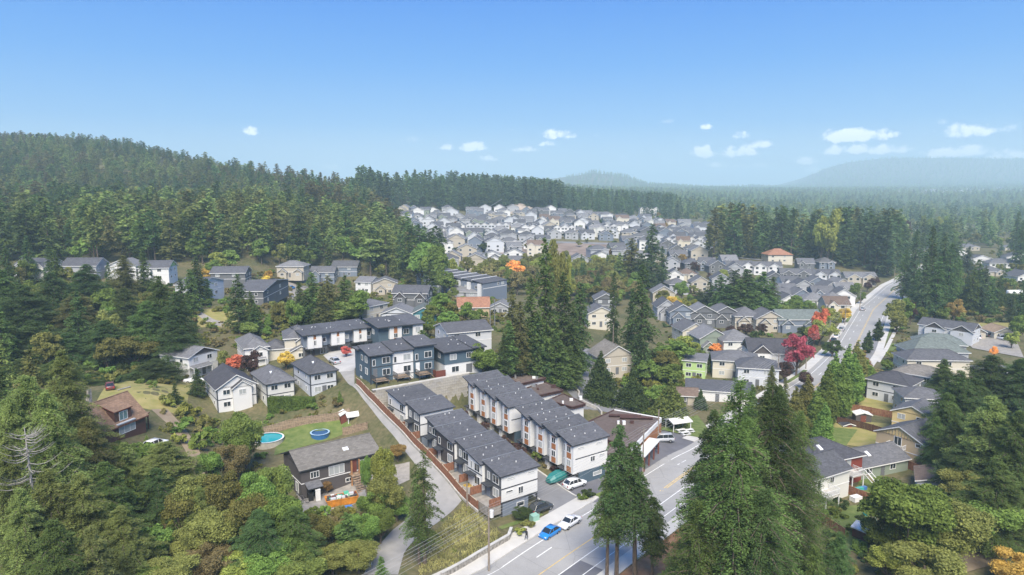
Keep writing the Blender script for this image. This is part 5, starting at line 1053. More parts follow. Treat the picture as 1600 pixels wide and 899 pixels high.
def place_tree(kind, colr, x, y, z, H, R_, parts=True, label=None, group=None, name=None, lean=0, desc_=None):
    keys = [k for k in TP if k.startswith(kind)]; k = random.choice(keys); cm, tm, h0, r0 = TP[k]
    name = name or {'f': 'fir_tree', 't': 'fir_tree', 'r': 'fir_tree', 'h': 'fir_tree', 'p': 'fir_tree', 'l': 'broadleaf_tree', 'c': 'columnar_tree', 'b': 'shrub'}[kind[0]]
    if kind.startswith(('bare', 'rag')): name = 'fir_tree'
    if kind.startswith('cone'): name = 'cedar_tree'
    o = empty(name, (x, y, z-.1), random.uniform(0, 6.28)); o.scale = (R_/r0, R_/r0, H/h0); o.rotation_euler.x = lean
    c = link('crown', cm, o); c.material_slots[0].link = 'OBJECT'; c.material_slots[0].material = F[colr]
    link('trunk', tm, o)
    cat = {'fir_tree': 'fir tree', 'broadleaf_tree': 'tree', 'columnar_tree': 'tree', 'shrub': 'shrub', 'cedar_tree': 'cedar tree'}[name]
    tag(o, label, cat, group)
    sh = 'tall' if H > 24 else ('small' if H < 9 else 'medium')
    if not label: TREES.append((o, desc_ or '%s %s %s' % (sh, CNAME[colr], {'fir_tree': 'fir', 'broadleaf_tree': 'broadleaf tree', 'columnar_tree': 'columnar tree', 'shrub': 'shrub', 'cedar_tree': 'conical cedar'}[name]), x, y))
    BSPOTS.append((x, y, min(R_*.5, 2.5))); return o
def key(px, top, hw, kind, colr, base=None, Y=None, label=None, pxb=None, **k):
    """a tree read off the photograph: foot pixel or distance, top pixel, half width in pixels"""
    if Y is None: x, y, z = G(pxb or px, base)
    else: x, y, _ = at_y(px, 600, Y); z = T(x, y)
    H = at_y(px, top, y)[2]-z; R_ = hw/FPX*math.hypot(y, CAM_H-z-H*.4)*(1.3 if kind in ('fir0', 'hug0') else 1.1); return place_tree(kind, colr, x, y, z, max(H, 1.2), R_, label=label, **k)
# -- foreground east
key(1158, 588, 118, 'hug0', 'fir', Y=69, label='huge green fir filling the lower middle of the view, with drooping layered boughs')
key(1208, 598, 92, 'hug0', 'dfir', Y=80, label='second huge fir, close behind the biggest one on its east side')
key(1252, 640, 60, 'hug0', 'fir', Y=88, label='broad fir whose boughs reach toward the white decks')
key(1120, 640, 60, 'fir0', 'dfir', Y=83, label='dark fir wedged against the west side of the biggest fir')
key(1205, 760, 90, 'hug0', 'dfir', Y=66, label='low dark fir below the two huge firs')
key(1100, 780, 70, 'hug0', 'fir', Y=68, label='lower fir in front of the biggest fir beside the street')
key(963, 662, 42, 'bare0', 'dfir', base=907, label='tall bare-trunked fir standing at the kerb with its twin')
key(992, 690, 50, 'bare0', 'dfir', base=912, label='leaning bare-trunked fir, eastern twin at the kerb', lean=.03)
key(948, 730, 36, 'bare0', 'fir', base=905, label='shorter bare-trunked fir on the street side of the kerb twins')
key(1018, 775, 34, 'bare0', 'dfir', base=918, label='shorter dark fir leaning away from the kerb twins')
key(664, 702, 42, 'rag0', 'fir', base=884, label='double-stemmed ragged fir between the lane and the grassy bank')
key(655, 735, 30, 'rag0', 'fir', base=882, label='lower second stem of the ragged fir beside the lane')
key(597, 868, 16, 'fir1', 'fir', base=925, label='small fir sapling at the bottom edge beside the lane')
for a in [(1330,830,40,'fir0','dfir',82),(1290,850,40,'fir0','fir',74),(1245,840,40,'fir0','fir',70)]: key(*a[:5], Y=a[5])
# -- big firs right
for px, top, hw, c, Y in [(1500,578,46,'dfir',140),(1484,612,38,'fir',132),(1548,555,50,'dfir',165),(1590,560,50,'dfir',160),(1525,590,46,'dfir',150),(1555,618,62,'lfir',118),(1598,640,56,'fir',112),(1520,690,44,'dfir',116),(1498,655,34,'dfir',122),(1575,720,60,'fir',100),(1600,560,40,'dfir',180),(1470,650,22,'fir',128)]: key(px, top, hw, 'fir0', c, Y=Y)
key(1473, 560, 30, 'fir0', 'fir', Y=175)
for px, top, hw, c, base in [(1412,742,66,'leaf',885),(1478,775,54,'olive',880),(1440,852,54,'olive',930),(1378,790,34,'leaf',870),(1530,770,56,'leaf',860),(1582,862,34,'gold',915),(1460,812,40,'leaf',880),(1500,730,36,'olive',800),(1385,850,30,'yg',910),(1545,800,40,'olive',850)]: key(px, top, hw, 'leaf0', c, base=base)
# -- columnar street trees
for i, (px, top, base) in enumerate([(1258,582,668),(1290,566,668),(1273,600,690),(1300,545,640),(1312,556,655),(1322,534,622),(1336,528,612),(1331,548,632),(1346,545,608),(1240,600,690),(1352,560,612),(1285,625,712)]):
    key(px, top, 20, 'col0', ('olive', 'leaf', 'leaf', 'rust')[(0, 1, 1, 1, 1, 1, 0, 1, 3, 0, 1, 1)[i]] if i not in (6,) else 'olive', base=base, group='columnar trees lining the east side of the street')
key(1356, 514, 10, 'col1', 'dcedar', base=552, label='clipped dark oval tree, nearer of two beside the street'); key(1371, 496, 9, 'col1', 'dcedar', base=533, label='clipped dark oval tree, farther of two beside the street')
for px, top, hw, c, base, knd in [(1215,600,22,'fir',680,'fir0'),(1196,612,26,'lfir',700,'fir0'),(1172,600,18,'fir',690,'fir0'),(1203,570,14,'ofir',640,'fir0'),(1238,640,26,'olive',700,'leaf0'),(1180,650,30,'leaf',720,'leaf0'),(1225,590,12,'ofir',650,'fir1')]: key(px, top, hw, knd, c, base=base)
# -- central group of tall firs
for px, top, hw, c, base in [(830,432,30,'fir',592),(852,372,36,'fir',597),(812,470,28,'ofir',590),(795,500,22,'fir',588),(880,425,34,'dfir',600),(905,440,28,'dfir',590),(895,470,26,'fir',602),(838,490,34,'dfir',602),(868,520,30,'fir',606),(800,450,22,'ofir',560),(788,520,18,'dfir',586),(890,540,24,'fir',608)]: key(px, top, hw, 'fir1', c, base=base)
key(870, 366, 20, 'leaf1', 'olive', base=520, label='tall yellowing poplar rising through the central firs'); key(884, 392, 10, 'leaf1', 'yg', base=500, label='golden-topped slender tree beside the yellowing poplar')
key(957, 424, 15, 'fir1', 'dfir', base=562, label='slender very dark fir, western of the twin tall firs'); key(1000, 412, 32, 'fir1', 'dfir', base=592, label='broad dark fir with wide skirt, eastern of the twin tall firs')
key(985, 450, 20, 'fir1', 'dfir', base=575)
for px, top, hw, c, base in [(938,545,26,'dcedar',628),(988,572,25,'dcedar',640),(1046,590,31,'cedar',662),(1094,606,11,'dcedar',640),(872,560,24,'leaf',600),(850,566,22,'dcedar',602)]: key(px, top, hw, 'cone0', c, base=base)
for px, top, hw, knd, c, base in [(1017,350,28,'fir1','dfir',452),(985,372,30,'fir1','ofir',455),(968,395,22,'fir1','lfir',455),(1034,385,16,'fir1','dfir',448),(1000,395,26,'fir1','dfir',458),
    (940,415,14,'fir1','bfir',455),(912,410,12,'fir1','dfir',455),(925,425,12,'fir1','fir',455),(900,420,10,'fir1','fir',450),(760,395,9,'fir1','dfir',420),(890,430,12,'leaf1','yg',470)]: key(px, top, hw, knd, c, base=base)
for px, top, hw, c, base in [(1055,530,38,'leaf',585),(1035,545,32,'olive',592),(1072,522,20,'yg',560),(1043,565,26,'leaf',602),(1030,600,24,'leaf',640),(1010,560,22,'leaf',600),(1118,535,10,'orange',556),
    (1050,462,14,'gold',490),(1080,466,12,'yg',492),(1065,435,12,'leaf',470),(1035,450,12,'olive',478),(1128,420,11,'yg',442),(940,445,26,'olive',478),(920,440,16,'leaf',475),(965,450,14,'lleaf',478),(1280,495,24,'yg',540),(1295,480,18,'yg',520),(1240,460,16,'leaf',495),(1225,475,16,'lleaf',500),(1262,468,14,'leaf',498),
    (1238,480,14,'yg',508),(1210,470,14,'leaf',500),(1318,478,12,'gold',505),(1190,505,10,'plum',524),(1165,505,14,'plum',526),(1142,508,9,'plum',524),(1258,510,14,'dcedar',530),(1300,530,16,'dcedar',558),(1225,560,14,'plum',600),(1258,578,12,'plum',608),(1150,555,9,'fir',582),(1112,550,8,'dcedar',575),(1192,620,14,'plum',650),(1110,400,8,'plum',420),(1085,408,8,'plum',428),
    (1395,465,17,'olive',512),(1412,462,15,'leaf',510),(1422,470,9,'plum',508),(1400,485,18,'olive',520),(1458,472,10,'gold',500),(1490,465,14,'rust',505),(1473,478,12,'leaf',505),(1440,478,10,'leaf',505),(1590,490,16,'leaf',535),(1580,515,12,'yg',545),(1552,540,6,'orange',560),(1598,560,10,'red',592),(1395,545,12,'olive',565),(1385,560,10,'leaf',580),(1370,580,8,'leaf',602),(1525,575,8,'leaf',600),
    (1292,320,22,'yg',419),(1282,332,14,'yg',417),(1398,338,7,'lleaf',380),(1408,336,6,'yg',380),(1440,334,6,'lleaf',378),(1450,336,6,'lleaf',378),(1467,336,6,'yg',378),(1475,335,5,'lleaf',378),(1415,340,8,'plum',382),(1365,430,10,'plum',448),(1355,440,7,'plum',456),(1335,440,10,'leaf',470),(1345,455,8,'leaf',475)]: key(px, top, hw, 'leaf1', c, base=base)
key(1244, 519, 24, 'leaf1', 'crim', base=588, label='crimson maple beside the white gabled house and the wires'); key(1280, 478, 15, 'leaf1', 'red', base=530, label='bright red maple leaning over the street wires')
key(1271, 503, 9, 'leaf1', 'red', base=545, label='smaller scarlet maple between crimson maple and the wires')
# conifer clump in the estate
for px, top, hw, base in [(1108,440,12,494),(1125,430,16,497),(1145,422,18,500),(1165,420,18,502),(1188,424,17,502),(1205,432,12,498),(1135,445,16,502),(1176,440,18,504),(1198,450,12,502),(1092,452,12,490),(1155,436,16,504),(1117,455,10,500)]: key(px, top, hw*2.0, 'fir1', random.choice(['dfir','blufir','fir']), base=base)
# fir groups right of the street
for px, top, hw, base in [(1425,360,20,470),(1448,352,22,490),(1468,365,20,486),(1440,395,22,500),(1478,380,20,490),(1410,390,16,468),(1460,400,22,502),(1430,420,16,492),(1492,400,16,480),(1510,385,14,430),(1524,405,24,490),(1516,420,18,492),(1535,420,18,490),(1508,430,16,488),(1585,330,14,400),(1592,345,14,420),(1560,430,12,480),(1595,440,16,500),(1578,460,12,505)]: key(px, top, hw, 'fir1', random.choice(['dfir','blufir','fir','blufir']), base=base)
# -- left: trees among and before the houses
for px, top, hw, knd, c, base in [(375,428,24,'fir1','dfir',522),(395,455,16,'fir1','fir',522),(400,475,16,'fir1','dfir',525),(437,470,14,'leaf1','olive',520),(445,490,20,'leaf1','yg',518),(425,488,14,'leaf1','leaf',518),(390,500,16,'leaf1','lleaf',530),
    (470,440,18,'fir1','fir',512),(490,425,24,'fir1','fir',515),(515,430,26,'fir1','ofir',512),(540,430,24,'fir1','fir',508),(560,450,20,'leaf1','leaf',508),(480,455,20,'fir1','dfir',516),(505,450,22,'fir1','ofir',516),(530,465,24,'leaf1','lleaf',512),(552,470,18,'leaf1','leaf',508),(462,465,16,'leaf1','leaf',520),
    (660,375,26,'leaf1','leaf',450),(680,380,24,'leaf1','leaf',455),(700,395,18,'leaf1','yg',445),(672,410,24,'fir1','fir',470),(640,420,18,'fir1','ofir',462),(695,420,22,'leaf1','leaf',462),(715,415,16,'leaf1','lleaf',445),(730,400,12,'leaf1','olive',430),(725,425,8,'leaf1','orange',442),(690,455,20,'leaf1','leaf',500),(672,475,16,'leaf1','lleaf',505),(700,470,16,'leaf1','olive',500),
    (805,405,16,'leaf1','orange',440),(790,415,12,'leaf1','yg',445),(820,420,14,'leaf1','olive',450),(750,470,8,'leaf1','yg',488),(660,515,22,'fir1','fir',548),(668,490,16,'leaf1','leaf',530),(755,535,26,'leaf1','leaf',590),(770,550,22,'fir1','fir',592),(700,485,20,'leaf1','leaf',515),(745,480,14,'leaf1','leaf',510),(728,470,12,'leaf1','leaf',505),
    (325,435,10,'fir1','dfir',470),(310,400,20,'fir1','dfir',470),(300,420,20,'fir1','fir',490),(345,392,18,'leaf1','yg',425),(360,388,18,'leaf1','lleaf',425),(335,405,14,'leaf1','leaf',430),(322,418,8,'leaf1','gold',440),(420,420,8,'leaf1','gold',442),(415,430,8,'leaf1','gold',448)]: key(px, top, hw, knd, c, base=base)
key(393, 545, 17, 'leaf1', 'plum', base=596, label='dark purple plum tree in front of the long white house'); key(367, 552, 16, 'leaf1', 'red', base=588, label='small orange-red maple between the white houses')
key(447, 548, 15, 'leaf1', 'gold', base=578, label='small golden tree in front of the cream house'); key(541, 540, 9, 'leaf1', 'crim', base=558, label='small crimson maple beside the garages of the dark townhouses')
key(352, 545, 12, 'leaf1', 'olive', base=580); key(310, 575, 16, 'fir1', 'dfir', base=620)
key(434, 588, 6, 'col1', 'dcedar', base=628) if 0 else None
key(531, 608, 5, 'col1', 'leaf', base=632, label='slim green columnar cedar at the lane corner beside the pale grey house')
# big left firs
for px, top, hw, c, Y in [(20,420,44,'fir',205),(50,445,50,'dfir',190),(95,425,44,'dfir',205),(150,412,40,'dfir',222),(130,455,44,'ofir',195),(208,398,30,'ofir',225),(205,450,30,'fir',200),(258,430,40,'fir',185),(285,455,34,'dfir',180),(238,470,40,'fir',178),(170,500,46,'dfir',172),(110,520,50,'dfir',168),(60,500,46,'dfir',172),(15,500,46,'fir',165),(275,500,44,'dfir',172),(215,520,42,'leaf',170),
                          (5,395,30,'fir',240),(95,560,46,'fir',150),(200,590,30,'dfir',158),(150,600,34,'dfir',152),(245,560,40,'dfir',160),(35,560,44,'fir',150),(290,540,26,'dfir',172)]:
    key(px, top, hw, 'leaf0' if c == 'leaf' else 'fir0', 'olive' if c == 'leaf' else c, Y=Y)
for px, top, hw, c, Y in [(100,545,50,'lfir',110),(40,585,60,'lfir',96),(70,610,60,'lfir',88),(130,650,50,'ofir',100),(10,620,50,'lfir',92),(150,720,52,'fir',90),(60,730,60,'lfir',78),(110,740,56,'lfir',80),(12,760,50,'lfir',74),(185,690,34,'lfir',104),(300,760,30,'lfir',92),(345,800,26,'fir',90),(90,660,44,'lfir',96),(170,790,50,'lfir',80),(60,810,60,'fir',70),(120,820,50,'ofir',72),(248,690,62,'lfir',102),(232,730,44,'dfir',98),(275,725,34,'dfir',104),(200,740,34,'dfir',100),(0,680,40,'lfir',84)]: key(px, top, hw, 'fir0', c, Y=Y)
for px, top, hw, c, base in [(385,632,30,'lleaf',738),(372,655,26,'leaf',745),(310,735,34,'olive',845),(360,730,40,'olive',845),(400,735,34,'leaf',850),(430,720,30,'lleaf',830),(440,765,36,'leaf',880),(395,770,40,'olive',880),(340,790,40,'olive',880),(470,860,40,'lleaf',925),(420,850,36,'leaf',920),(500,800,30,'olive',860),(535,812,18,'olive',850),(545,815,24,'leaf',870),(570,800,24,'leaf',862),(595,790,24,'leaf',850),(560,845,30,'olive',895),(520,850,28,'olive',900),
    (600,690,20,'yg',800),(605,735,28,'olive',820),(585,755,26,'leaf',822),(575,705,12,'leaf',790),(480,735,16,'olive',760),(500,742,10,'rust',762),(365,690,26,'brown',760),(330,700,22,'leaf',770),(300,815,30,'olive',885),(330,850,40,'brown',910),(290,760,30,'olive',850),(275,860,40,'olive',930),(240,870,40,'leaf',930),(380,860,40,'yg',915),(455,820,34,'leaf',900),(620,770,22,'leaf',815)]: key(px, top, hw, 'leaf0', c, base=base)
key(410, 795, 50, 'fir0', 'dfir', base=905); key(462, 790, 46, 'fir0', 'fir', base=895); key(545, 800, 30, 'fir1', 'fir', base=878)
key(622, 692, 14, 'leaf0', 'rust', base=722, label='rusty red shrub-like maple at the lane edge by the long house'); key(735, 752, 16, 'leaf0', 'gold', base=772, label='golden shrub at the end of the lane fence')
key(512, 750, 9, 'leaf0', 'rust', base=772, label='rounded rust-brown bush before the long house front'); key(275, 598, 10, 'fir1', 'dfir', base=632, label='small dense dark fir beside the dry meadow')
key(230, 678, 6, 'cone0', 'lleaf', base=697, label='small bright yellow-green cone shrub beside the carport'); key(217, 690, 14, 'bush0', 'lleaf', base=704, label='low bright green mound shrub before the chalet'); key(172, 690, 18, 'leaf0', 'leaf', base=720)
key(800+14, 792, 15, 'leaf0', 'dcedar', base=812, label='dark round shrub at the corner of the end townhouse'); 
for px, top, hw, c, base in [(700,655,12,'brown',672),(716,648,12,'brown',668),(726,640,8,'plum',665),(745,655,9,'brown',672),(757,660,9,'plum',678),(785,680,11,'plum',700),(775,690,10,'leaf',704),(800,694,12,'plum',706),(815,700,10,'plum',716),(838,705,8,'leaf',722),(855,718,8,'brown',730),(868,726,8,'plum',738),(795,705,8,'leaf',716),(920,765,12,'dcedar',775),(910,772,8,'leaf',780),(826,812,10,'olive',822),(812,826,8,'yg',836)]: key(px, top-hw*.35, hw*1.4, 'bush0', c, base=base)
# bare grey snag at the far left
def snag():
    x, y, _ = at_y(52, 790, 84); z = T(x, y); H = at_y(52, 668, 84)[2]-z; o = empty('dead_tree', (x, y, z), 0, 'bare silvery dead tree with upcurved branches on the far left', 'dead tree'); b = MB()
    b.tube([(0, 0, -1), (.1, 0, H*.5), (-.2, .1, H)], [.3, .2, .05], BARKL, 7); b.build('trunk', o); c = MB()
    for i in range(46):
        t = random.uniform(.5, .98); a = random.uniform(0, 6.28); L_ = (1-t)*9+1.2; q = []
        for k in range(5): s = k/4; q.append((math.cos(a)*L_*s, math.sin(a)*L_*s, H*t-L_*.45*s+L_*.75*s*s))
        c.tube(q, [.07, .055, .045, .03, .015], BARKL, 4)
        for k in range(3): s = random.uniform(.4, .9); p0 = Vector(q[int(s*4)]); c.tube([p0, p0+Vector((math.cos(a+.8)*1.2, math.sin(a+.8)*1.2, .7))], [.03, .01], BARKL, 3)
    c.build('branch', o)['kind'] = 'stuff'
snag()
# clipped thuja hedge
def hedge(p0, p1, h, th, label, c='hedge', n=9000, nm='hedge', s=.16):
    a, b_ = np.array(G(*p0)), np.array(G(*p1)); L_ = np.linalg.norm((b_-a)[:2]); o = empty(nm, tuple(a), math.atan2(b_[1]-a[1], b_[0]-a[0]), label, 'hedge')
    g = RNG; P_ = np.stack([g.uniform(0, L_, n), g.uniform(0, th, n), g.uniform(0, h, n)], 1); f = g.integers(0, 4, n)
    P_[f == 0, 1] = g.normal(0, .05, (f == 0).sum()); P_[f == 1, 2] = h+g.normal(0, .06, (f == 1).sum()); P_[f == 2, 1] = th+g.normal(0, .05, (f == 2).sum()); e = f == 3; P_[e, 0] = np.where(g.random(e.sum()) < .5, 0, L_)
    d = nrm(g.normal(0, .4, (n, 3))+np.array([0, 0, 1])); b = nrm(np.cross(d, g.normal(0, 1, (n, 3))))
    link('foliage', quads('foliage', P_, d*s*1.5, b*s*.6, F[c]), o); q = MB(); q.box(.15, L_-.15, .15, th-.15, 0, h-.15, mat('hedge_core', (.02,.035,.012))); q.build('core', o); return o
hedge((419,648), (489,637), 3.6, 1.6, 'tall clipped green hedge behind the two paler houses', n=12000)
hedge((1290,436), (1150,422), 1.6, 2, 'long low clipped hedge below the terracotta villa', n=2500, c='dcedar', s=.5)
hedge((1497,487), (1592,486), 7, 5, 'tall dark hedgerow behind the cream cottage', n=5000, c='dcedar', s=.6)
# ------------------------------------------------------------------ forests: scattered over the slopes; the biggest in the picture are things of their own
ZN = [ # polygon of ground pixels, spacing m, height range, kinds, colours
 ([(-420,405),(-420,205),(-60,222),(60,228),(120,232),(200,240),(300,262),(400,280),(470,290),(500,300),(505,345),(420,405),(100,402)], 8.2, (9, 22), ['fir2','pin2','pin2','leaf2'], ['fir','lfir','ofir','dfir','ofir','bfir','lfir','olive'], .95),
 ([(-420,416),(-420,345),(400,345),(505,335),(560,330),(600,348),(635,385),(690,430),(660,452),(600,440),(540,434),(460,424),(380,414),(100,412)], 7.4, (13, 29), ['fir2','fir2','pin2','pin2','leaf2'], ['fir','dfir','dfir','ofir','lfir','lfir','bfir'], .95),
 ([(470,300),(560,306),(600,330),(560,335),(480,345)], 7, (16, 26), ['tall2','fir2'], ['fir','dfir','bfir','ofir'], 1),
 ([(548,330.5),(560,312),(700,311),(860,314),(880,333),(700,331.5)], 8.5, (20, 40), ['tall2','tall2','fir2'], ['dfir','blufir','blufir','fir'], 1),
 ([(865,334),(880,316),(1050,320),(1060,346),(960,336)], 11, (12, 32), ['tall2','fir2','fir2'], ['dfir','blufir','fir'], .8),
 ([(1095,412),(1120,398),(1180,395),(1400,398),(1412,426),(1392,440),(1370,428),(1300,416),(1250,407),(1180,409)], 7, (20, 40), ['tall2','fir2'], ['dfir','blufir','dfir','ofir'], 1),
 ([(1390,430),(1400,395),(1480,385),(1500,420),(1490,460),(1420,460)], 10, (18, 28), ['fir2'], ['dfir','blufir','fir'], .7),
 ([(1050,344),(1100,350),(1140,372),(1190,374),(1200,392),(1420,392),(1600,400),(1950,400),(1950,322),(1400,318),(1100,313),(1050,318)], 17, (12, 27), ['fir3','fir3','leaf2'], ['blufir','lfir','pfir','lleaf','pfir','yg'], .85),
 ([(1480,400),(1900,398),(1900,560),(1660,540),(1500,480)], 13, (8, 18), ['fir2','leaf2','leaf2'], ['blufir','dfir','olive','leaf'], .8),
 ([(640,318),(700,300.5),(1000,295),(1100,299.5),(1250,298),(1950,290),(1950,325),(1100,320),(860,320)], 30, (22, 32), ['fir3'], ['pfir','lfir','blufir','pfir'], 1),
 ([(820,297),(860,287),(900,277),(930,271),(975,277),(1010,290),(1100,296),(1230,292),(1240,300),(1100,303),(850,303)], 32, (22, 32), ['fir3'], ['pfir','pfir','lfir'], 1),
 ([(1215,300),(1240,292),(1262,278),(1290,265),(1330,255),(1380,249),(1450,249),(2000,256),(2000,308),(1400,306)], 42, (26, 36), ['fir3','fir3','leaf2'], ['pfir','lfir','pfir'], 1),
 ([(0,640),(60,660),(150,760),(240,800),(260,899),(0,899)], 7, (8, 16), ['fir1','leaf1'], ['lfir','ofir','fir','leaf'], 1),
 ([(0,420),(100,450),(200,450),(300,520),(290,590),(150,600),(0,600)], 9, (10, 20), ['fir1','leaf1'], ['dfir','fir','olive'], .8),
 ([(1300,840),(1420,860),(1480,840),(1600,790),(1600,820),(1500,850),(1450,899),(1250,899)], 6, (3, 7), ['leaf1'], ['leaf','olive','dcedar'], .8),
 ([(1440,790),(1600,760),(1600,690),(1500,720)], 6, (4, 9), ['leaf1','fir1'], ['leaf','dcedar','olive'], 1),
 ([(250,620),(330,650),(350,700),(300,720),(240,690)], 6, (2, 4), ['bush1'], ['olive','leaf','yg'], .8),
 ([(735,425),(900,418),(975,425),(1000,470),(880,475),(760,455)], 6.5, (5, 13), ['leaf1','leaf1','fir1'], ['olive','leaf','olive','yg','brown'], .95),
 ([(1180,470),(1300,480),(1310,520),(1260,500),(1180,490)], 7, (4, 8), ['leaf1'], ['leaf','yg','lleaf'], .8),
 ([(1000,480),(1100,480),(1100,492),(1000,488)], 7, (4, 8), ['leaf1'], ['leaf','olive','yg'], .8),
 ([(590,425),(700,440),(735,470),(690,480),(620,440)], 8, (5, 12), ['leaf1','fir1'], ['leaf','lleaf','olive'], .9),
 ([(380,480),(470,510),(420,540),(360,530)], 7, (3, 8), ['leaf1'], ['olive','leaf','brown'], .9),
 ([(640,395),(760,405),(1000,415),(1090,420),(1090,340),(640,345)], 24, (4, 9), ['leaf2'], ['leaf','olive','dcedar','rust'], .7),
 ([(1010,420),(1290,430),(1310,480),(1200,480),(1020,470)], 17, (3, 6), ['leaf2'], ['plum','leaf','olive','plum'], .8),
 ([(1060,520),(1270,525),(1240,600),(1100,590)], 12, (2, 4.5), ['bush1'], ['dcedar','leaf','olive'], .8)]
BS = np.array(BSPOTS)
RDX = np.concatenate([KERB+0, offv(W_)+0, offv(W_*.5)])
def inpoly_np(x, y, P_):
    c = np.zeros(x.shape, bool); n = len(P_)
    for i in range(n):
        (x1, y1), (x2, y2) = P_[i], P_[(i+1) % n]
        if y1 == y2: continue
        c ^= ((y1 > y) != (y2 > y)) & (x < (x2-x1)*(y-y1)/(y2-y1)+x1)
    return c
CAND = []
for zi, (P_, sp, hr, kinds, cols, dens) in enumerate(ZN):
    W3 = np.array([G(*p) for p in P_]); x0, y0 = W3[:, :2].min(0)-sp*3; x1, y1 = W3[:, :2].max(0)+sp*3
    gx, gy = np.meshgrid(np.arange(x0, x1, sp), np.arange(y0, y1, sp)); x = gx.ravel()+RNG.uniform(-.48, .48, gx.size)*sp; y = gy.ravel()+RNG.uniform(-.48, .48, gx.size)*sp
    k = y > 55; x, y = x[k], y[k]; z = TZ(x, y); zz = z-CAM_H; d = y*CP-zz*SP; px = 800+FPX*x/d; py = 449.5-FPX*(y*SP+zz*CP)/d
    k = inpoly_np(px, py, P_) & (RNG.random(len(x)) < dens); x, y, z, px, py = x[k], y[k], z[k], px[k], py[k]
    k = np.ones(len(x), bool)
    for bx, by, br in BS: 
        near = (np.abs(x-bx) < br+4) & (np.abs(y-by) < br+4)
        k &= ~(near & (np.hypot(x-bx, y-by) < br+.8))
    x, y, z, px, py = x[k], y[k], z[k], px[k], py[k]
    if len(x) and y.min() < 500:
        dm = np.full(len(x), 99.)
        for rx, ry in RDX[::2]: dm = np.minimum(dm, np.hypot(x-rx, y-ry))
        k = dm > 4.5; x, y, z, px, py = x[k], y[k], z[k], px[k], py[k]
    if len(x) == 0: continue
    cl = (np.sin(x*.021+y*.013)+np.sin(x*.008-y*.027+1)+RNG.normal(0, .8, len(x))); ci = (np.argsort(np.argsort(cl))*len(cols)//max(1, len(cl)))
    order = sorted(range(len(cols)), key=lambda i: cols[i])
    H = RNG.uniform(*hr, len(x)); 
    for i in range(len(x)):
        kd = kinds[RNG.integers(len(kinds))]; c = cols[order[min(ci[i], len(cols)-1)]]
        if kd.startswith('leaf') and c in ('blufir','fir','dfir','lfir','ofir','pfir'): c = 'olive' if RNG.random() < .5 else 'leaf'
        if kd.startswith(('fir','tall','pin')) and c in ('leaf','olive','yg','lleaf','dcedar','plum'): c = 'dfir'
        h = H[i]*(.55 if kd.startswith('leaf') and hr[1] > 15 else 1); r = h*({'tall': .15, 'fir2': .25, 'pin2': .3, 'fir1': .24, 'fir3': .27}.get(kd if kd[:4] != 'tall' else 'tall', .42) if not kd.startswith('bush') else .75)*RNG.uniform(.85, 1.2)
        CAND.append((h/math.hypot(x[i], y[i]), x[i], y[i], z[i], h, r, kd, c, -40 < px[i] < 1640, zi))
CAND.sort(key=lambda t: -t[0])
n_con = len([o for o in COL.objects if o.name.startswith('fir_tree')]); n_brd = len([o for o in COL.objects if o.name.startswith('broadleaf_tree')])
REST = []; lab = {0: 'fir in the upper forest on the western hill', 1: 'fir in the forest above the hillside houses'}
for t in CAND:
    s, x, y, z, h, r, kd, c, inf, zi = t
    con = kd[:3] in ('fir', 'tal', 'pin')
    if inf and (con and n_con < 298 or (not con and not kd.startswith('bush') and n_brd < 298)) and (zi not in (7, 9, 10, 11)):
        place_tree(kd, c, x, y, z, h, r, group='forest trees' if con else 'trees between the houses'); n_con += con; n_brd += (not con)
    else: REST.append(t)
print('individual conifers', n_con, 'broadleaf', n_brd, 'rest', len(REST))
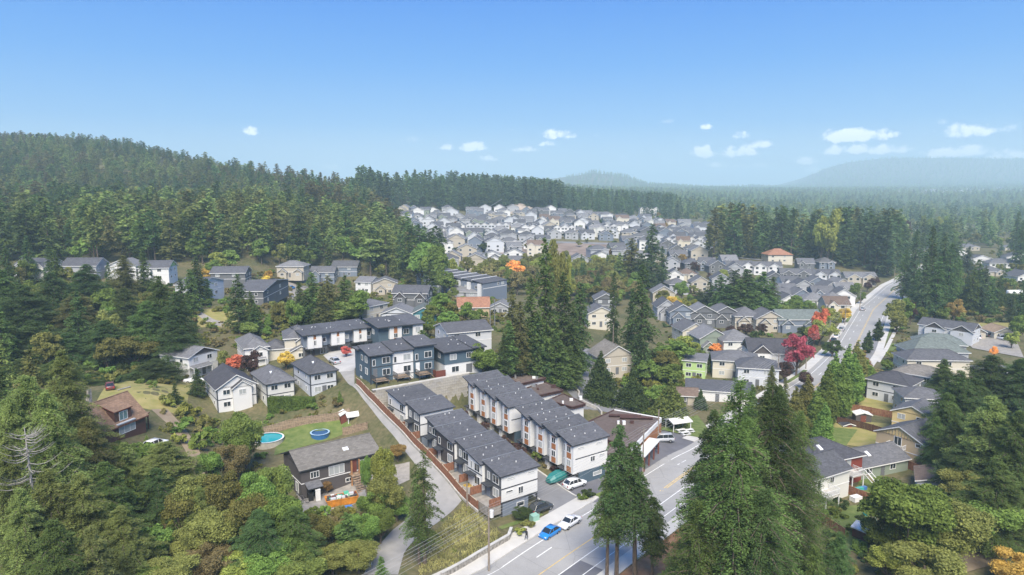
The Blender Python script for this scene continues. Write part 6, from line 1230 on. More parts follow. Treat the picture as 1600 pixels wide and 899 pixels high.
def scatter(name, items, label=None, rot=None):
    """one mass: points carrying a turn, a size and a kind, planted with trees by geometry nodes"""
    src = {}; coll = bpy.data.collections.new(name+'_kinds'); idx = []
    kk = sorted({(i[6], i[7]) for i in items}); names = []
    for kd, c in kk:
        for tk in [k for k in TP if k.startswith(kd)]:
            cm, tm, h0, r0 = TP[tk]; me = cm.copy(); me.materials.clear(); me.materials.append(F[c]); 
            o = bpy.data.objects.new('kind_%s_%s' % (tk, c), me); coll.objects.link(o); names.append((o.name, kd, c, h0, r0))
    names.sort(key=lambda t: t[0]); lut = {}
    for i, t in enumerate(names): lut.setdefault((t[1], t[2]), []).append((i, t[3], t[4]))
    n = len(items); P_ = np.array([[i[1], i[2], i[3]-.2] for i in items]); ix = np.empty(n, np.int32); sc = np.empty((n, 3))
    for j, it in enumerate(items):
        k, h0, r0 = random.choice(lut[(it[6], it[7])]); ix[j] = k; sc[j] = (it[5]/r0, it[5]/r0, it[4]/h0)
    me = bpy.data.meshes.new(name); me.vertices.add(n); me.vertices.foreach_set('co', P_.ravel())
    me.attributes.new('idx', 'INT', 'POINT').data.foreach_set('value', ix); me.attributes.new('scl', 'FLOAT_VECTOR', 'POINT').data.foreach_set('vector', sc.ravel()); me.attributes.new('rot', 'FLOAT_VECTOR', 'POINT').data.foreach_set('vector', np.stack([np.zeros(n), np.zeros(n), RNG.uniform(0, 6.28, n)], 1).ravel())
    o = link(name, me); tag(o, label, kind='stuff'); g = bpy.data.node_groups.new(name, 'GeometryNodeTree')
    g.interface.new_socket('Geometry', in_out='INPUT', socket_type='NodeSocketGeometry'); g.interface.new_socket('Geometry', in_out='OUTPUT', socket_type='NodeSocketGeometry')
    gi, go = g.nodes.new('NodeGroupInput'), g.nodes.new('NodeGroupOutput'); ip = g.nodes.new('GeometryNodeInstanceOnPoints'); ci = g.nodes.new('GeometryNodeCollectionInfo')
    ci.inputs['Collection'].default_value = coll; ci.inputs['Separate Children'].default_value = True; ci.inputs['Reset Children'].default_value = True; ip.inputs['Pick Instance'].default_value = True
    def na(nm, ty): q = g.nodes.new('GeometryNodeInputNamedAttribute'); q.data_type = ty; q.inputs['Name'].default_value = nm; return q.outputs['Attribute']
    er = g.nodes.new('FunctionNodeEulerToRotation'); g.links.new(na('rot', 'FLOAT_VECTOR'), er.inputs[0])
    g.links.new(gi.outputs[0], ip.inputs['Points']); g.links.new(ci.outputs[0], ip.inputs['Instance']); g.links.new(na('idx', 'INT'), ip.inputs['Instance Index']); g.links.new(er.outputs[0], ip.inputs['Rotation']); g.links.new(na('scl', 'FLOAT_VECTOR'), ip.inputs['Scale']); g.links.new(ip.outputs[0], go.inputs[0])
    o.modifiers.new('plants', 'NODES').node_group = g; return o
far_ = [t for t in REST if t[9] in (7, 9, 10, 11)]; mid_ = [t for t in REST if t[9] not in (7, 9, 10, 11)]
if far_: scatter('far_forest', far_, 'hazy forest covering the valley and the far hills')
if mid_: scatter('hill_forest', mid_, 'dense mixed forest covering the western hill')
# undergrowth: shrubs, brambles and brush nobody could count
UG = [([(250,780),(330,740),(460,800),(560,800),(640,800),(600,850),(560,899),(240,899),(200,860)], 2.4, ['olive','leaf','brown','yg','brown','lleaf'], (1.2, 3)),
      ([(0,600),(120,640),(240,700),(300,720),(330,780),(250,899),(0,899)], 3.2, ['olive','leaf','brown','lleaf'], (1.2, 3)),
      ([(235,600),(330,650),(400,690),(420,740),(330,760),(300,700),(250,650)], 2.6, ['olive','brown','leaf','yg'], (.9, 2.2)),
      ([(655,899),(665,850),(700,820),(740,785),(770,790),(790,830),(745,870),(690,899)], 1.7, ['brown','olive','olive','brown','lleaf'], (.3, .9)),
      ([(400,640),(545,615),(560,650),(480,660),(420,672)], 2.2, ['olive','brown','leaf'], (.7, 1.8)),
      ([(290,600),(0,600),(0,440),(300,450)], 4.5, ['leaf','dcedar','olive'], (1.5, 3.5)),
      ([(300,480),(400,480),(470,520),(440,560),(380,545),(300,540)], 3.2, ['olive','brown','leaf','yg'], (.8, 2.4)),
      ([(440,520),(560,500),(600,500),(560,515),(480,540)], 2.6, ['leaf','olive'], (1, 2.5)),
      ([(780,580),(910,560),(900,610),(860,600),(800,590)], 3, ['leaf','dcedar'], (1, 2)),
      ([(940,600),(1060,520),(1110,560),(1100,640),(1010,650)], 3, ['leaf','olive','yg'], (1, 2.6)),
      ([(1270,690),(1200,720),(1290,899),(1480,899),(1460,800),(1400,790),(1340,800)], 3.2, ['leaf','olive','dcedar'], (1, 2.4)),
      ([(1180,600),(1260,590),(1240,640),(1180,660)], 3, ['leaf','plum','olive'], (1, 2.2)),
      ([(1370,505),(1425,510),(1400,600),(1350,620)], 3.4, ['leaf','olive','dcedar','brown'], (.7, 1.8)),
      ([(1430,740),(1600,640),(1600,790),(1480,810)], 3.2, ['leaf','dcedar','olive'], (1.5, 3)),
      ([(730,410),(980,405),(980,430),(760,440)], 6, ['olive','brown','leaf'], (1.5, 4)),
      ([(690,440),(780,450),(790,520),(690,540),(640,520),(660,480)], 4, ['leaf','olive','brown'], (1, 3)),
      ([(1010,430),(1330,440),(1300,500),(1020,490)], 6, ['leaf','olive','plum','dcedar'], (1, 2.6)),
      ([(1030,500),(1280,505),(1240,600),(1080,600)], 5, ['leaf','plum','dcedar','olive'], (.8, 2)),
      ([(1390,440),(1600,420),(1600,510),(1430,500)], 5, ['leaf','olive','dcedar','brown'], (1.2, 3.5)),
      ([(300,420),(640,430),(680,500),(560,500),(460,500),(300,480)], 5, ['leaf','olive','brown'], (1, 3))]
US = []
LNC = np.array([(np.array(a)+np.array(b))/2 for a, b in zip(resample(LNL, 60), resample(LNR, 60))])
KEEP = [(*p[:2], 4.2) for p in LNC]+[(*uv(u, v), 5) for u in range(-4, 46, 4) for v in (-1, 3, 8, 12, 16, 20, 24)]+[(*G(x, y)[:2], 3) for x, y in [(450,690),(490,680),(520,672),(470,785),(500,785),(540,775),(580,760),(600,750),(250,655),(280,680),(300,710),(315,740),(250,615),(210,615),(320,495),(345,498),(520,565),(540,560),(905,590),(915,560),(930,610),(960,625),(1345,630),(1360,660),(1300,685),(1360,680),(1400,580)]]
BS = np.array([b for b in BSPOTS if b[2] > 2.6]+KEEP)
for P_, sp, cols, hr in UG:
    W3 = np.array([G(*p) for p in P_]); x0, y0 = W3[:, :2].min(0)-2; x1, y1 = W3[:, :2].max(0)+2; gx, gy = np.meshgrid(np.arange(x0, x1, sp), np.arange(y0, y1, sp)); x = gx.ravel()+RNG.uniform(-.5, .5, gx.size)*sp; y = gy.ravel()+RNG.uniform(-.5, .5, gx.size)*sp
    z = TZ(x, y); zz = z-CAM_H; d = y*CP-zz*SP; px = 800+FPX*x/d; py = 449.5-FPX*(y*SP+zz*CP)/d; k = inpoly_np(px, py, P_) & (y > 50); x, y, z = x[k], y[k], z[k]; k = np.ones(len(x), bool)
    for bx, by, br in BS: k &= ~(np.hypot(x-bx, y-by) < br*.92)
    dm = np.full(len(x), 99.)
    for rx, ry in RDX[::2]: dm = np.minimum(dm, np.hypot(x-rx, y-ry))
    k &= dm > 4.6
    for a, b, c in zip(x[k], y[k], z[k]):
        h = RNG.uniform(*hr); US.append((0, a, b, c-.15, h, h*RNG.uniform(.7, 1.1), 'bush0' if b < 170 else 'bush1', cols[RNG.integers(len(cols))], True, 0))
print('undergrowth', len(US)); scatter('undergrowth', US, 'mixed shrubs and brambles between trees and houses')
# grass tufts on the bank above the street
gt = []
for _ in range(5200):
    u, v = RNG.uniform(-9, 8), RNG.uniform(-42, -4); x, y = uv(u, v)
    px, py = proj(x, y, T(x, y)); 
    if inpoly(px, py, [(655,899),(668,845),(705,808),(738,778),(775,792),(792,832),(745,872),(690,905)]): gt.append((x, y))
def tufts():
    C_, A_, B_ = [], [], []; 
    for x, y in gt:
        z = T(x, y); 
        for _ in range(5): d = nrm(RNG.normal(0, .5, 3)+np.array([0, 0, 1])); l = RNG.uniform(.2, .45); C_.append([x+RNG.uniform(-.3, .3), y+RNG.uniform(-.3, .3), z+l*.6]); A_.append(d*l); B_.append(nrm(np.cross(d, RNG.normal(0, 1, 3)))*.05)
    if C_: o = link('grass', quads('grass', np.array(C_), np.array(A_), np.array(B_), foliage('straw', (.12,.12,.055), (.27,.24,.13)))); tag(o, 'dry yellow grass on the bank above the pavement', kind='stuff')
tufts()
# ------------------------------------------------------------------ vehicles
TYRE = BLACK; RIM = mat('rim_alloy', (.45,.46,.47), .35, .03, metal=.7); CGL = glassm('car_glass', (.02,.025,.03), .05); LAMP = glassm('headlamp', (.75,.75,.72), .15); TAIL = glassm('tail_lamp', (.4,.02,.02), .2)
PROF = {  # side profile: body top line (x from the nose, z) and the cabin (x, z) list, as shares of length and height
 'sedan': dict(L=4.7, W=1.82, H=1.45, hood=.27, boot=.84, belt=.62, cab=[(.25,.63),(.40,.97),(.66,1.0),(.83,.66)]),
 'hatch': dict(L=4.1, W=1.75, H=1.53, hood=.24, boot=.95, belt=.62, cab=[(.2,.62),(.38,.97),(.74,1.0),(.95,.66)]),
 'suv': dict(L=4.6, W=1.87, H=1.7, hood=.26, boot=.97, belt=.6, cab=[(.25,.61),(.37,.96),(.85,1.0),(.975,.64)]),
 'van': dict(L=5.0, W=1.95, H=1.75, hood=.17, boot=.98, belt=.56, cab=[(.12,.56),(.31,.96),(.9,1.0),(.985,.6)]),
 'pickup': dict(L=5.4, W=1.95, H=1.8, hood=.27, boot=.97, belt=.55, cab=[(.26,.57),(.36,.96),(.58,1.0),(.64,.58)])}
def ring(x, w, zl, zh, r=.12):
    return [(x, -w+r, zl), (x, w-r, zl), (x, w, zl+r), (x, w, zh-r*1.4), (x, w-r*1.2, zh), (x, -w+r*1.2, zh), (x, -w, zh-r*1.4), (x, -w, zl+r)]
def loft(b, rings, m):
    n = len(rings[0]); vs = [p for r_ in rings for p in r_]; fs = [(i*n+k, i*n+(k+1) % n, (i+1)*n+(k+1) % n, (i+1)*n+k) for i in range(len(rings)-1) for k in range(n)]
    fs = [f[::-1] for f in fs]; fs += [tuple(range(n)), tuple(range((len(rings)-1)*n, len(rings)*n))[::-1]]; fs = [f[::-1] for f in fs]; b.mesh(vs, fs, m)
CARC = {}
def car(kind, col, px, py, ang, label, name=None, zz=None, roof_rack=False, loc=None, group=None):
    p = PROF[kind]; L_, W_c, H = p['L'], p['W'], p['H']; w = W_c/2; pm = paint('car_%s' % col, dict(white=(.75,.76,.77), blue=(.02,.2,.55), black=(.015,.016,.018), silver=(.42,.44,.47), dark=(.04,.045,.05), red=(.35,.04,.04), dred=(.16,.05,.05), teal=(.03,.22,.2), grey=(.2,.21,.22))[col])
    a = loc or (G(px, py) if zz is None else at_z(px, py, zz)+(zz,))
    o = empty(name or {'sedan': 'parked_car', 'hatch': 'small_car', 'suv': 'suv', 'van': 'van', 'pickup': 'pickup_truck'}[kind], (a[0], a[1], a[2]+.09), ang, label, {'van': 'van', 'pickup': 'truck', 'suv': 'SUV'}.get(kind, 'car'), group)
    X = lambda s: (.5-s)*L_
    k = (kind, col)
    if k not in CARC:
        zb, bt = .22, p['belt']*H; b = MB(); st = [(0, .86, .30, bt*.72), (.03, .95, zb, bt*.84), (.12, 1, zb, bt*.92), (p['hood'], 1, zb, bt), (.5, 1, zb, bt*1.02), (p['boot']-.02, 1, zb, bt*1.02), (.97 if p['boot'] < .95 else .985, .96, zb, bt*.97), (1, .88, .3, bt*.86)]
        loft(b, [ring(X(s), w*q, zl, zh) for s, q, zl, zh in st], pm)
        c = p['cab']; zr = H-.03
        loft(b, [ring(X(c[1][0]+.015), w*.74, zr-.07, zr, .03), ring(X((c[1][0]+c[2][0])/2), w*.76, zr-.05, H, .03), ring(X(c[2][0]-.01), w*.74, zr-.07, zr, .03)], pm)
        g = MB(); z0 = bt-.08; lo = [(X(c[0][0]), -w*.9, z0), (X(c[0][0]), w*.9, z0), (X(c[3][0]), w*.88, z0), (X(c[3][0]), -w*.88, z0)]; hi = [(X(c[1][0]), -w*.74, zr-.06), (X(c[1][0]), w*.74, zr-.06), (X(c[2][0]), w*.74, zr-.06), (X(c[2][0]), -w*.74, zr-.06)]
        g.mesh(lo+hi, [(0,1,5,4), (1,2,6,5), (2,3,7,6), (3,0,4,7), (4,5,6,7)], CGL)
        pl = MB()
        for s in ([.5] if kind in ('sedan', 'hatch', 'pickup') else [.48, .7]):
            for sg in (-1, 1): pl.tube([(X(s), sg*w*.91, z0+.05), (X(s), sg*w*.755, zr-.05)], .045, pm, 4)
        for q, r_ in ((c[0], c[1]), (c[3], c[2])):
            for sg in (-1, 1): pl.tube([(X(q[0]), sg*w*.9, z0+.04), (X(r_[0]), sg*w*.75, zr-.05)], .045, pm, 4)
        wh = MB(); ri = MB(); n = 12
        vs = [(.33*math.cos(6.2832*i/n), y, .33*math.sin(6.2832*i/n)) for y in (-.11, .11) for i in range(n)]; wh.mesh(vs, [(i, (i+1) % n, n+(i+1) % n, n+i) for i in range(n)]+[tuple(range(n))[::-1], tuple(range(n, 2*n))], TYRE)
        vs = [(.2*math.cos(6.2832*i/n), y, .2*math.sin(6.2832*i/n)) for y in (-.12, .12) for i in range(n)]; ri.mesh(vs, [tuple(range(n))[::-1], tuple(range(n, 2*n))], RIM)
        hl = MB(); hl.box(-.06, .06, -.17, .17, -.08, .08, LAMP); tl = MB(); tl.box(-.05, .05, -.15, .15, -.12, .12, TAIL)
        CARC[k] = (b.data('body', True), g.data('windows'), pl.data('pillar'), wh.data('wheel'), ri.data('rim'), hl.data('headlight'), tl.data('tail_light'), bt)
    B, Gm, Pl, Wh, Ri, Hl, Tl, bt = CARC[k]
    link('body', B, o); link('window', Gm, o); link('pillar', Pl, o)
    for s in (.18, .8):
        for sg in (-1, 1): q = link('wheel', Wh, o, (X(s), sg*(w-.09), .3)); link('rim', Ri, q)
    for sg in (-1, 1): link('headlight', Hl, o, (X(.015), sg*w*.68, bt*.68)); link('tail_light', Tl, o, (X(.995), sg*w*.74, bt*.75))
    return o
SA = math.atan2(.76, .65); UA = math.atan2(UU[1], UU[0]); VA = ANG
car('hatch', 'blue', 859, 838, SA+math.pi, 'small bright blue hatchback driving on the street behind the white sedan', loc=(*[float(v) for v in (np.array(at_z(859, 838, 0)))], 0))
car('sedan', 'white', 890, 821, SA+math.pi, 'white sedan driving just ahead of the blue hatchback on the street')
car('suv', 'white', 898, 761, VA, 'white SUV parked beside the teal tarpaulin at the end of the second townhouse row')
car('suv', 'dark', 845, 799, VA+.1, 'dark SUV parked under the overhang of the end townhouse')
car('van', 'silver', 1035, 690, VA+2.6, 'silver minivan parked at the grass edge of the shop forecourt')
car('suv', 'black', 1011, 700, VA+2.7, 'black SUV parked next to the silver minivan')
car('sedan', 'white', 994, 712, VA+2.7, 'white car parked beside the black SUV, half hidden by the kerb fir')
for i, (px, py, c, k) in enumerate([(1302,534,'dark','sedan'),(1306.5,528,'white','sedan'),(1315,517,'silver','suv'),(1348,485,'silver','sedan')]):
    car(k, c, px, py, SA+.1, ['dark sedan, nearest of the parked cars along the west kerb', 'white sedan, second of the parked cars along the west kerb', 'silver SUV, third of the parked cars along the west kerb', 'silver car parked alone farther up the west kerb'][i], group='cars parked along the west kerb')
car('hatch', 'silver', 523, 568, 2.2, 'silver hatchback parked at the left edge of the courtyard')
car('suv', 'white', 243, 700, 1.2, 'white SUV under the trees beside the chalet carport'); car('hatch', 'dred', 172, 608, 2.15, 'old red and white vehicle parked in the dry meadow above the chalet')
car('pickup', 'white', 306, 598, .2, 'white pickup beside the leftmost white house'); car('suv', 'dark', 429, 441, .1, 'dark SUV at the turning circle on the hillside'); car('hatch', 'blue', 455, 452, 1.2, 'small blue car on the pale hillside driveway')
car('van', 'white', 1524, 529, 1.5, 'white van parked beside the white gabled pair', zz=0); car('suv', 'black', 1539, 526, 1.2, 'black SUV parked right of the white van', zz=0); car('pickup', 'white', 1564, 531, 1.6, 'white pickup parked before the cream cottage', zz=0); car('hatch', 'white', 1579, 533, 1.6, 'white hatchback parked right of the white pickup', zz=0)
car('suv', 'dark', 1006, 635, .5, 'dark SUV under the conical cedars'); car('sedan', 'white', 1182, 533, .8, 'white car parked between the two cottage rows'); car('suv', 'silver', 1342, 607, 1.5, 'grey SUV half hidden by the columnar trees')
def caravan(px, py, L_, label, rz):
    a = at_z(px, py, 0)+(0,); o = empty('caravan', a, rz, label, 'caravan'); b = MB(); loft(b, [ring(-L_/2, 1.1, .5, 2.6, .2), ring(-L_/2+.3, 1.2, .4, 2.95, .25), ring(L_/2-.5, 1.2, .4, 2.95, .25), ring(L_/2, 1.1, .6, 2.4, .2)], paint('caravan_white', (.78,.78,.76), .4)); b.build('body', o, True)
    for x in (-L_*.25, L_*.2): g = MB(); g.box(x, x+1.1, -1.24, -1.19, 1.5, 2.2, CGL); g.build('window', o)
    for sg in (-1, 1): g = MB(); g.tube([(0, sg*1.0, .33), (0, sg*1.2, .33)], .33, TYRE, 10); g.build('wheel', o)
caravan(1550, 462, 9, 'white motorhome parked among trees, nearer the firs', -.1); caravan(1585, 462, 8, 'white motorhome by the hedge at the right edge', 0.05); caravan(1492, 447, 6, 'small white caravan half hidden by the right-hand firs', .3)
def boat():
    a = G(1425, 724); o = empty('motor_boat', (a[0], a[1], a[2]+.5), -.5, 'white motor boat with blue-black cover parked beside the sage bungalow', 'boat'); b = MB(); loft(b, [ring(-3, 1.0, .1, 1.1, .25), ring(0, 1.1, 0, 1.15, .3), ring(2, .75, .2, 1.25, .25), ring(3.2, .12, .8, 1.3, .05)], paint('car_white', (.8,.8,.8))); b.build('hull', o, True)
    c = MB(); loft(c, [ring(-2.4, .75, 1.1, 1.25, .05), ring(-.5, .8, 1.1, 1.9, .2), ring(1, .5, 1.15, 1.3, .05)], glassm('cover_cloth', (.03,.05,.12), .7)); c.build('cover', o, True)
boat()
# ------------------------------------------------------------------ poles and wires
PO = []
def pole(px, py, top, label, h=None, transformer=False, arm=True, metal=False):
    x, y, z = G(px, py); H = h or at_y(px, top, y)[2]-z; o = empty('utility_pole', (x, y, z), 0, label, 'utility pole'); b = MB(); b.cyl(0, 0, -.5, H, .17, .12, METAL if metal else POLE, 8); b.build('shaft', o)
    if arm: c = MB(); c.box(-.06, .06, -1.2, 1.2, H-.75, H-.6, POLE); q = c.build('crossarm', o, rz=-.6); [MB().cyl(0, s, H-.6, H-.35, .05, .04, METAL, 6).build('insulator', q) for s in (-1.05, -.4, .4, 1.05)]
    if transformer: c = MB(); c.cyl(.42, 0, H-1.5, H-.45, .3, .3, TRIM, 10); c.build('transformer', o)
    PO.append((x, y, z, H)); return o
pole(764, 893, 793, 'tall grey pole with white transformer on the pavement at the bottom', transformer=True, arm=False)
pole(1004, 742, 668, 'utility pole beside the parked black SUV', arm=True)
pole(1214, 606, 560, 'utility pole with cross arms among the fir tops by the street', h=10); pole(1259, 577, 547, 'utility pole below the crimson maple', h=10); pole(1295, 543, 522, 'utility pole beside the scarlet maple', h=10); pole(1320, 508, 480, 'utility pole before the parked car up the street', h=10); pole(1343, 486, 455, 'utility pole farthest up the street', h=10); pole(1397, 440, 420, 'street lamp pole at the top of the street', h=9, arm=False)
nmain = 7
pole(1028, 690, 640, 'slim pole at the corner of the shop canopy', arm=False); pole(957, 578, 508, 'tall dark pole between the twin firs and the conical cedar', arm=False); pole(872, 545, 495, 'weathered pole in the central firs with cross arm'); pole(773, 510, 468, 'pale pole behind the plain slate roof', arm=False, metal=True); pole(766, 512, 476, 'shorter pale pole beside another behind the plain slate roof', arm=False, metal=True); pole(730, 792, 755, 'short brown pole at the end of the lane fence', arm=False)
def wires():
    p = [(x, y, z+H) for x, y, z, H in PO[:nmain]]; x0, y0, z0 = p[0]; pts = [(x0-37, y0-43, z0+.5)]+p; k = 0
    for i in range(len(pts)-1):
        a, b_ = Vector(pts[i]), Vector(pts[i+1]); d = (b_-a).normalized(); sd_ = Vector((d.y, -d.x, 0)).normalized()
        for wk, (off, dz) in enumerate(((1.05, -.35), (.4, -.35), (.1, -2.1), (0, -1.5), (-.4, -.35), (-1.05, -.35))):
            b = MB(); n = 12; L_ = (b_-a).length; b.tube([a.lerp(b_, t/n)+sd_*off+Vector((0, 0, dz-4*(L_*.018)*(t/n)*(1-t/n))) for t in range(n+1)], .014+.00007*L_, mat('wire', (.3,.3,.3), .6), 3)
            o = b.build('power_line'); tag(o, 'grey overhead wire, %s of six from the kerb, %s span from the bottom' % (ordw(wk+1), ordw(i+1)), 'power line', 'overhead wires')
wires()
# ------------------------------------------------------------------ fences
def fence(pts, h, m, label, panel=2.4, off=0, capm=None, top=None):
    P_ = resample(np.array([(*p[:2], 0) for p in pts]), max(2, int(sum(math.dist(a[:2], b[:2]) for a, b in zip(pts, pts[1:]))/panel)+1))[:, :2]; z = TZ(P_[:, 0], P_[:, 1]); o = empty('fence', (P_[0][0], P_[0][1], z[0]), 0, label, 'fence')
    for i in range(len(P_)-1):
        d = P_[i+1]-P_[i]; L_ = np.linalg.norm(d); rz = math.atan2(d[1], d[0]); dz = z[i+1]-z[i]; b = MB()
        n = 8
        for k in range(n):
            x0, x1 = .08+(L_-.14)*k/n, .08+(L_-.14)*(k+.9)/n; q = random.uniform(-.02, .02); za, zb = dz*x0/L_, dz*x1/L_; y = .0+q
            b.mesh([(x0,y-.02,za-.4),(x1,y-.02,zb-.4),(x1,y+.02,zb-.4),(x0,y+.02,za-.4),(x0,y-.02,za+h-.1),(x1,y-.02,zb+h-.1),(x1,y+.02,zb+h-.1),(x0,y+.02,za+h-.1)], [(4,5,6,7),(0,1,5,4),(1,2,6,5),(2,3,7,6),(3,0,4,7)], m)
        b.tube([(0, 0, h-.05), (L_, 0, dz+h-.05)], .06, capm or m, 4)
        loc = (P_[i][0]-P_[0][0], P_[i][1]-P_[0][1], z[i]-z[0]); b.build('panel', o, loc=loc, rz=rz); c = MB(); c.box(-.07, .07, -.07, .07, -.6, h+.1, m); c.build('post', o, loc=loc, rz=rz)
    return o
FL_ = offs(np.array([p[:2] for p in LNR])[3:], .55)
fence([(*uv(u, -3.13), 0) for u in np.linspace(2.5, 53, 12)], 1.7, WOOD, 'long red-brown board fence between the lane and the townhouse patios', capm=mat('fence_cap', (.5,.4,.3), .8))
wall_line('lane_kerb_wall', [(*uv(u, -3.42), 0) for u in np.linspace(2, 53, 50)], .4, .22, CONC, 'low concrete kerb wall along the foot of the lane fence', 'wall')
fence([G(*p) for p in [(405,682),(440,672),(500,661),(548,650)]], 1.8, WOODG, 'weathered board fence between the garden and the pale houses')
fence([G(*p) for p in [(536,680),(560,674),(575,671)]], 1.6, WOODG, 'short brown fence beside the small shed')
for pts, lb in [([(1340,608),(1380,616),(1425,627)], 'dark brown fence below the charcoal-roofed house'), ([(1308,662),(1350,671),(1400,686)], 'dark brown fence behind the white-roofed shed'), ([(1322,640),(1360,647),(1400,655)], 'brown fence between the two dry lawns'), ([(1275,812),(1320,842)], 'red-brown fence below the pale green house'), ([(1325,772),(1370,790)], 'red-brown fence between the two deck gardens'), ([(1395,722),(1440,742)], 'brown fence beside the white motor boat'), ([(1375,597),(1420,603)], 'dark hedge-side fence by the mossy-roofed house')]: fence([G(*p) for p in pts], 1.7, WOODD if 'dark' in lb else WOOD, lb)
# curved low wall in the yard behind the shops
wall_line('curved_wall', resample([(*G(*p)[:2], 0) for p in [(900,610),(905,616),(904,624),(910,630),(925,637),(934,641),(940,648)]], 24), .8, .35, CONC, 'curving low concrete wall in the yard behind the shops', 'wall')
# ------------------------------------------------------------------ gardens and small things
def pool(px, py, r, h, water, label):
    a = G(px, py); o = empty('round_pool', (a[0], a[1], a[2]), 0, label, 'swimming pool'); n = 28; b = MB()
    b.cyl(0, 0, -.8, h, r, r, mat('pool_wall', (.5,.46,.38), .6) if h > 1 else paint('blue_rim', (.03,.12,.3)), n, caps=False); b.build('side', o); q = MB(); vs = [((r+d)*math.cos(6.2832*i/n), (r+d)*math.sin(6.2832*i/n), h+.04) for d in (.12, -.22) for i in range(n)]
    q.mesh(vs, [(i, (i+1) % n, n+(i+1) % n, n+i) for i in range(n)], TRIM if h > 1 else mat('pale_blue_rim', (.35,.5,.62), .6)); q.build('rim', o); w = MB(); w.poly([((r-.05)*math.cos(6.2832*i/n), (r-.05)*math.sin(6.2832*i/n), h-.15) for i in range(n)], water); w.build('water', o)
pool(419, 693, 3.1, 1.2, glassm('pool_water', (.02,.33,.38), .08), 'round above-ground pool with teal water and white rim'); pool(500, 680, 1.9, .62, glassm('pool_cover', (.02,.09,.22), .4), 'small round pool with dark blue cover on the lawn')
def shed(px, py, w, d, h, wm, rm, label, rz=0, open_=False, nm='shed'):
    a = G(px, py); b = Bld(nm, label, 'shed' if nm == 'shed' else 'shelter', a, rz)
    if not open_: b.block(0, w, 0, d, -.8, h, wm); b.gable(0, w, 0, d, h, .5, 'y', .2, rm, wm); b.door('f', w*.3, 0, w*.35, h*.85, S['rust'])
    else:
        for x in (.1, w-.1):
            for y in (.1, d-.1): b.corner(x, y, -.8, h, TRIM, .07)
        b.gable(0, w, 0, d, h, .45, 'x', .25, rm)
    foot(b, w, d)
WR = mat('white_roof', (.7,.7,.68), .6)
shed(533, 664, 2.0, 2.0, 2.2, S['rust'], WR, 'little red-brown shed with white roof in the garden', .5); shed(544, 664, 2.8, 2.0, 1.9, None, WR, 'white canopy beside the little red-brown shed', .5, True, 'garden_canopy')
shed(1052, 677, 4.8, 3.4, 2.4, None, WR, 'white-roofed picnic shelter on the grass beside the shops', .35, True, 'picnic_shelter'); shed(1337, 660, 3.6, 2.4, 2.0, S['char'], WR, 'dark garden shed with flat white roof on the dry lawn', -.1); shed(1318, 668, 3, 2, .5, S['dgrey'], R['dark'], 'low dark covered box in the green garden', 0)
for i, (px, py) in enumerate([(1064,676),(1070,680),(1076,676)]):
    a = G(px, py); o = empty('picnic_table', a, .35, ['white picnic table nearest the shelter','white picnic table in the middle of three','white picnic table farthest from the shelter'][i], 'picnic table'); b = MB(); b.box(-1.1, 1.1, -.4, .4, .7, .76, TRIM); b.build('table_top', o)
    for s in (-1, 1): c = MB(); c.box(-1.1, 1.1, s*.85-.14, s*.85+.14, .42, .47, TRIM); c.build('bench', o); c = MB(); c.box(s*.8-.05, s*.8+.05, -.85, .85, .0, .7, TRIM); c.build('leg', o)
# skip full of rubbish, freezer, bicycles and sheets on the gravel yard
def skip_():
    a = G(534, 787); o = empty('skip', (a[0], a[1], a[2]), .42, 'long orange skip heaped with household rubbish', 'skip'); om = mat('orange_steel', (.55,.22,.03), .6, .2, 1); b = MB()
    lo = [(-2.2,-.95,.1),(2.2,-.95,.1),(2.2,.95,.1),(-2.2,.95,.1)]; hi = [(-2.7,-1.15,1.3),(2.7,-1.15,1.3),(2.7,1.15,1.3),(-2.7,1.15,1.3)]; b.mesh(lo+hi, [(3,2,1,0),(0,1,5,4),(1,2,6,5),(2,3,7,6),(3,0,4,7)], om); b.tube([hi[0],hi[1],hi[2],hi[3],hi[0]], .07, om, 4)
    for x in (-1.3, 0, 1.3): b.box(x-.06, x+.06, -1.16, -1.0, .2, 1.25, om)
    b.build('container', o); fl = MB(); fl.box(-2.4, 2.4, -1, 1, .9, 1.05, mat('junk', (.15,.12,.1))); fl.build('filling', o); r = MB(); ms = [TRIM, S['offwhite'], S['char'], S['rust'], paint('green_plastic', (.1,.45,.3)), WOODG, S['lgrey']]
    for _ in range(46): x, y, s = random.uniform(-2.3, 2.3), random.uniform(-.85, .85), random.uniform(.15, .45); b2 = r; h0 = 1.05+random.uniform(0, .35); b2.box(x-s, x+s*random.uniform(.5, 1), y-s*.6, y+s*.6, h0, h0+s*random.uniform(.3, .9), random.choice(ms))
    tag(r.build('rubbish', o), kind='stuff')
skip_()
def small(name, px, py, dims, m, label, cat, rz=0, fn=None, z=0):
    a = G(px, py); o = empty(name, (a[0], a[1], a[2]+.06), rz, label, cat); w, d, h = dims; b = MB(); b.box(-w/2, w/2, -d/2, d/2, 0, h, m); b.build('body', o); c = MB(); c.box(-w/2-.03, w/2+.03, -d/2-.03, d/2+.03, h, h+.06, fn or m); c.build('lid', o); return o
small('freezer', 497, 782, (.8,.8,1.9), TRIM, 'upright white freezer standing by the dark house wall', 'freezer', .4); small('wheeled_bin', 486, 782, (.8,.9,1.3), BLACK, 'black bin cluster beside the white freezer', 'bin', .4); small('plastic_sheet', 540, 797, (2.2,1.3,.35), paint('blue_sheet', (.03,.18,.5), .6), 'bright blue sheeting lying beyond the orange skip', 'sheet', .4); small('transformer_box', 835, 814, (1.3,1.1,1.0), paint('pale_green', (.25,.45,.36), .5), 'pale green utility box near the dark SUV', 'utility box', VA)
small('mattress', 528, 800, (1.8,.9,.25), S['offwhite'], 'pale mattress lying beside the blue sheeting', 'mattress', .3)
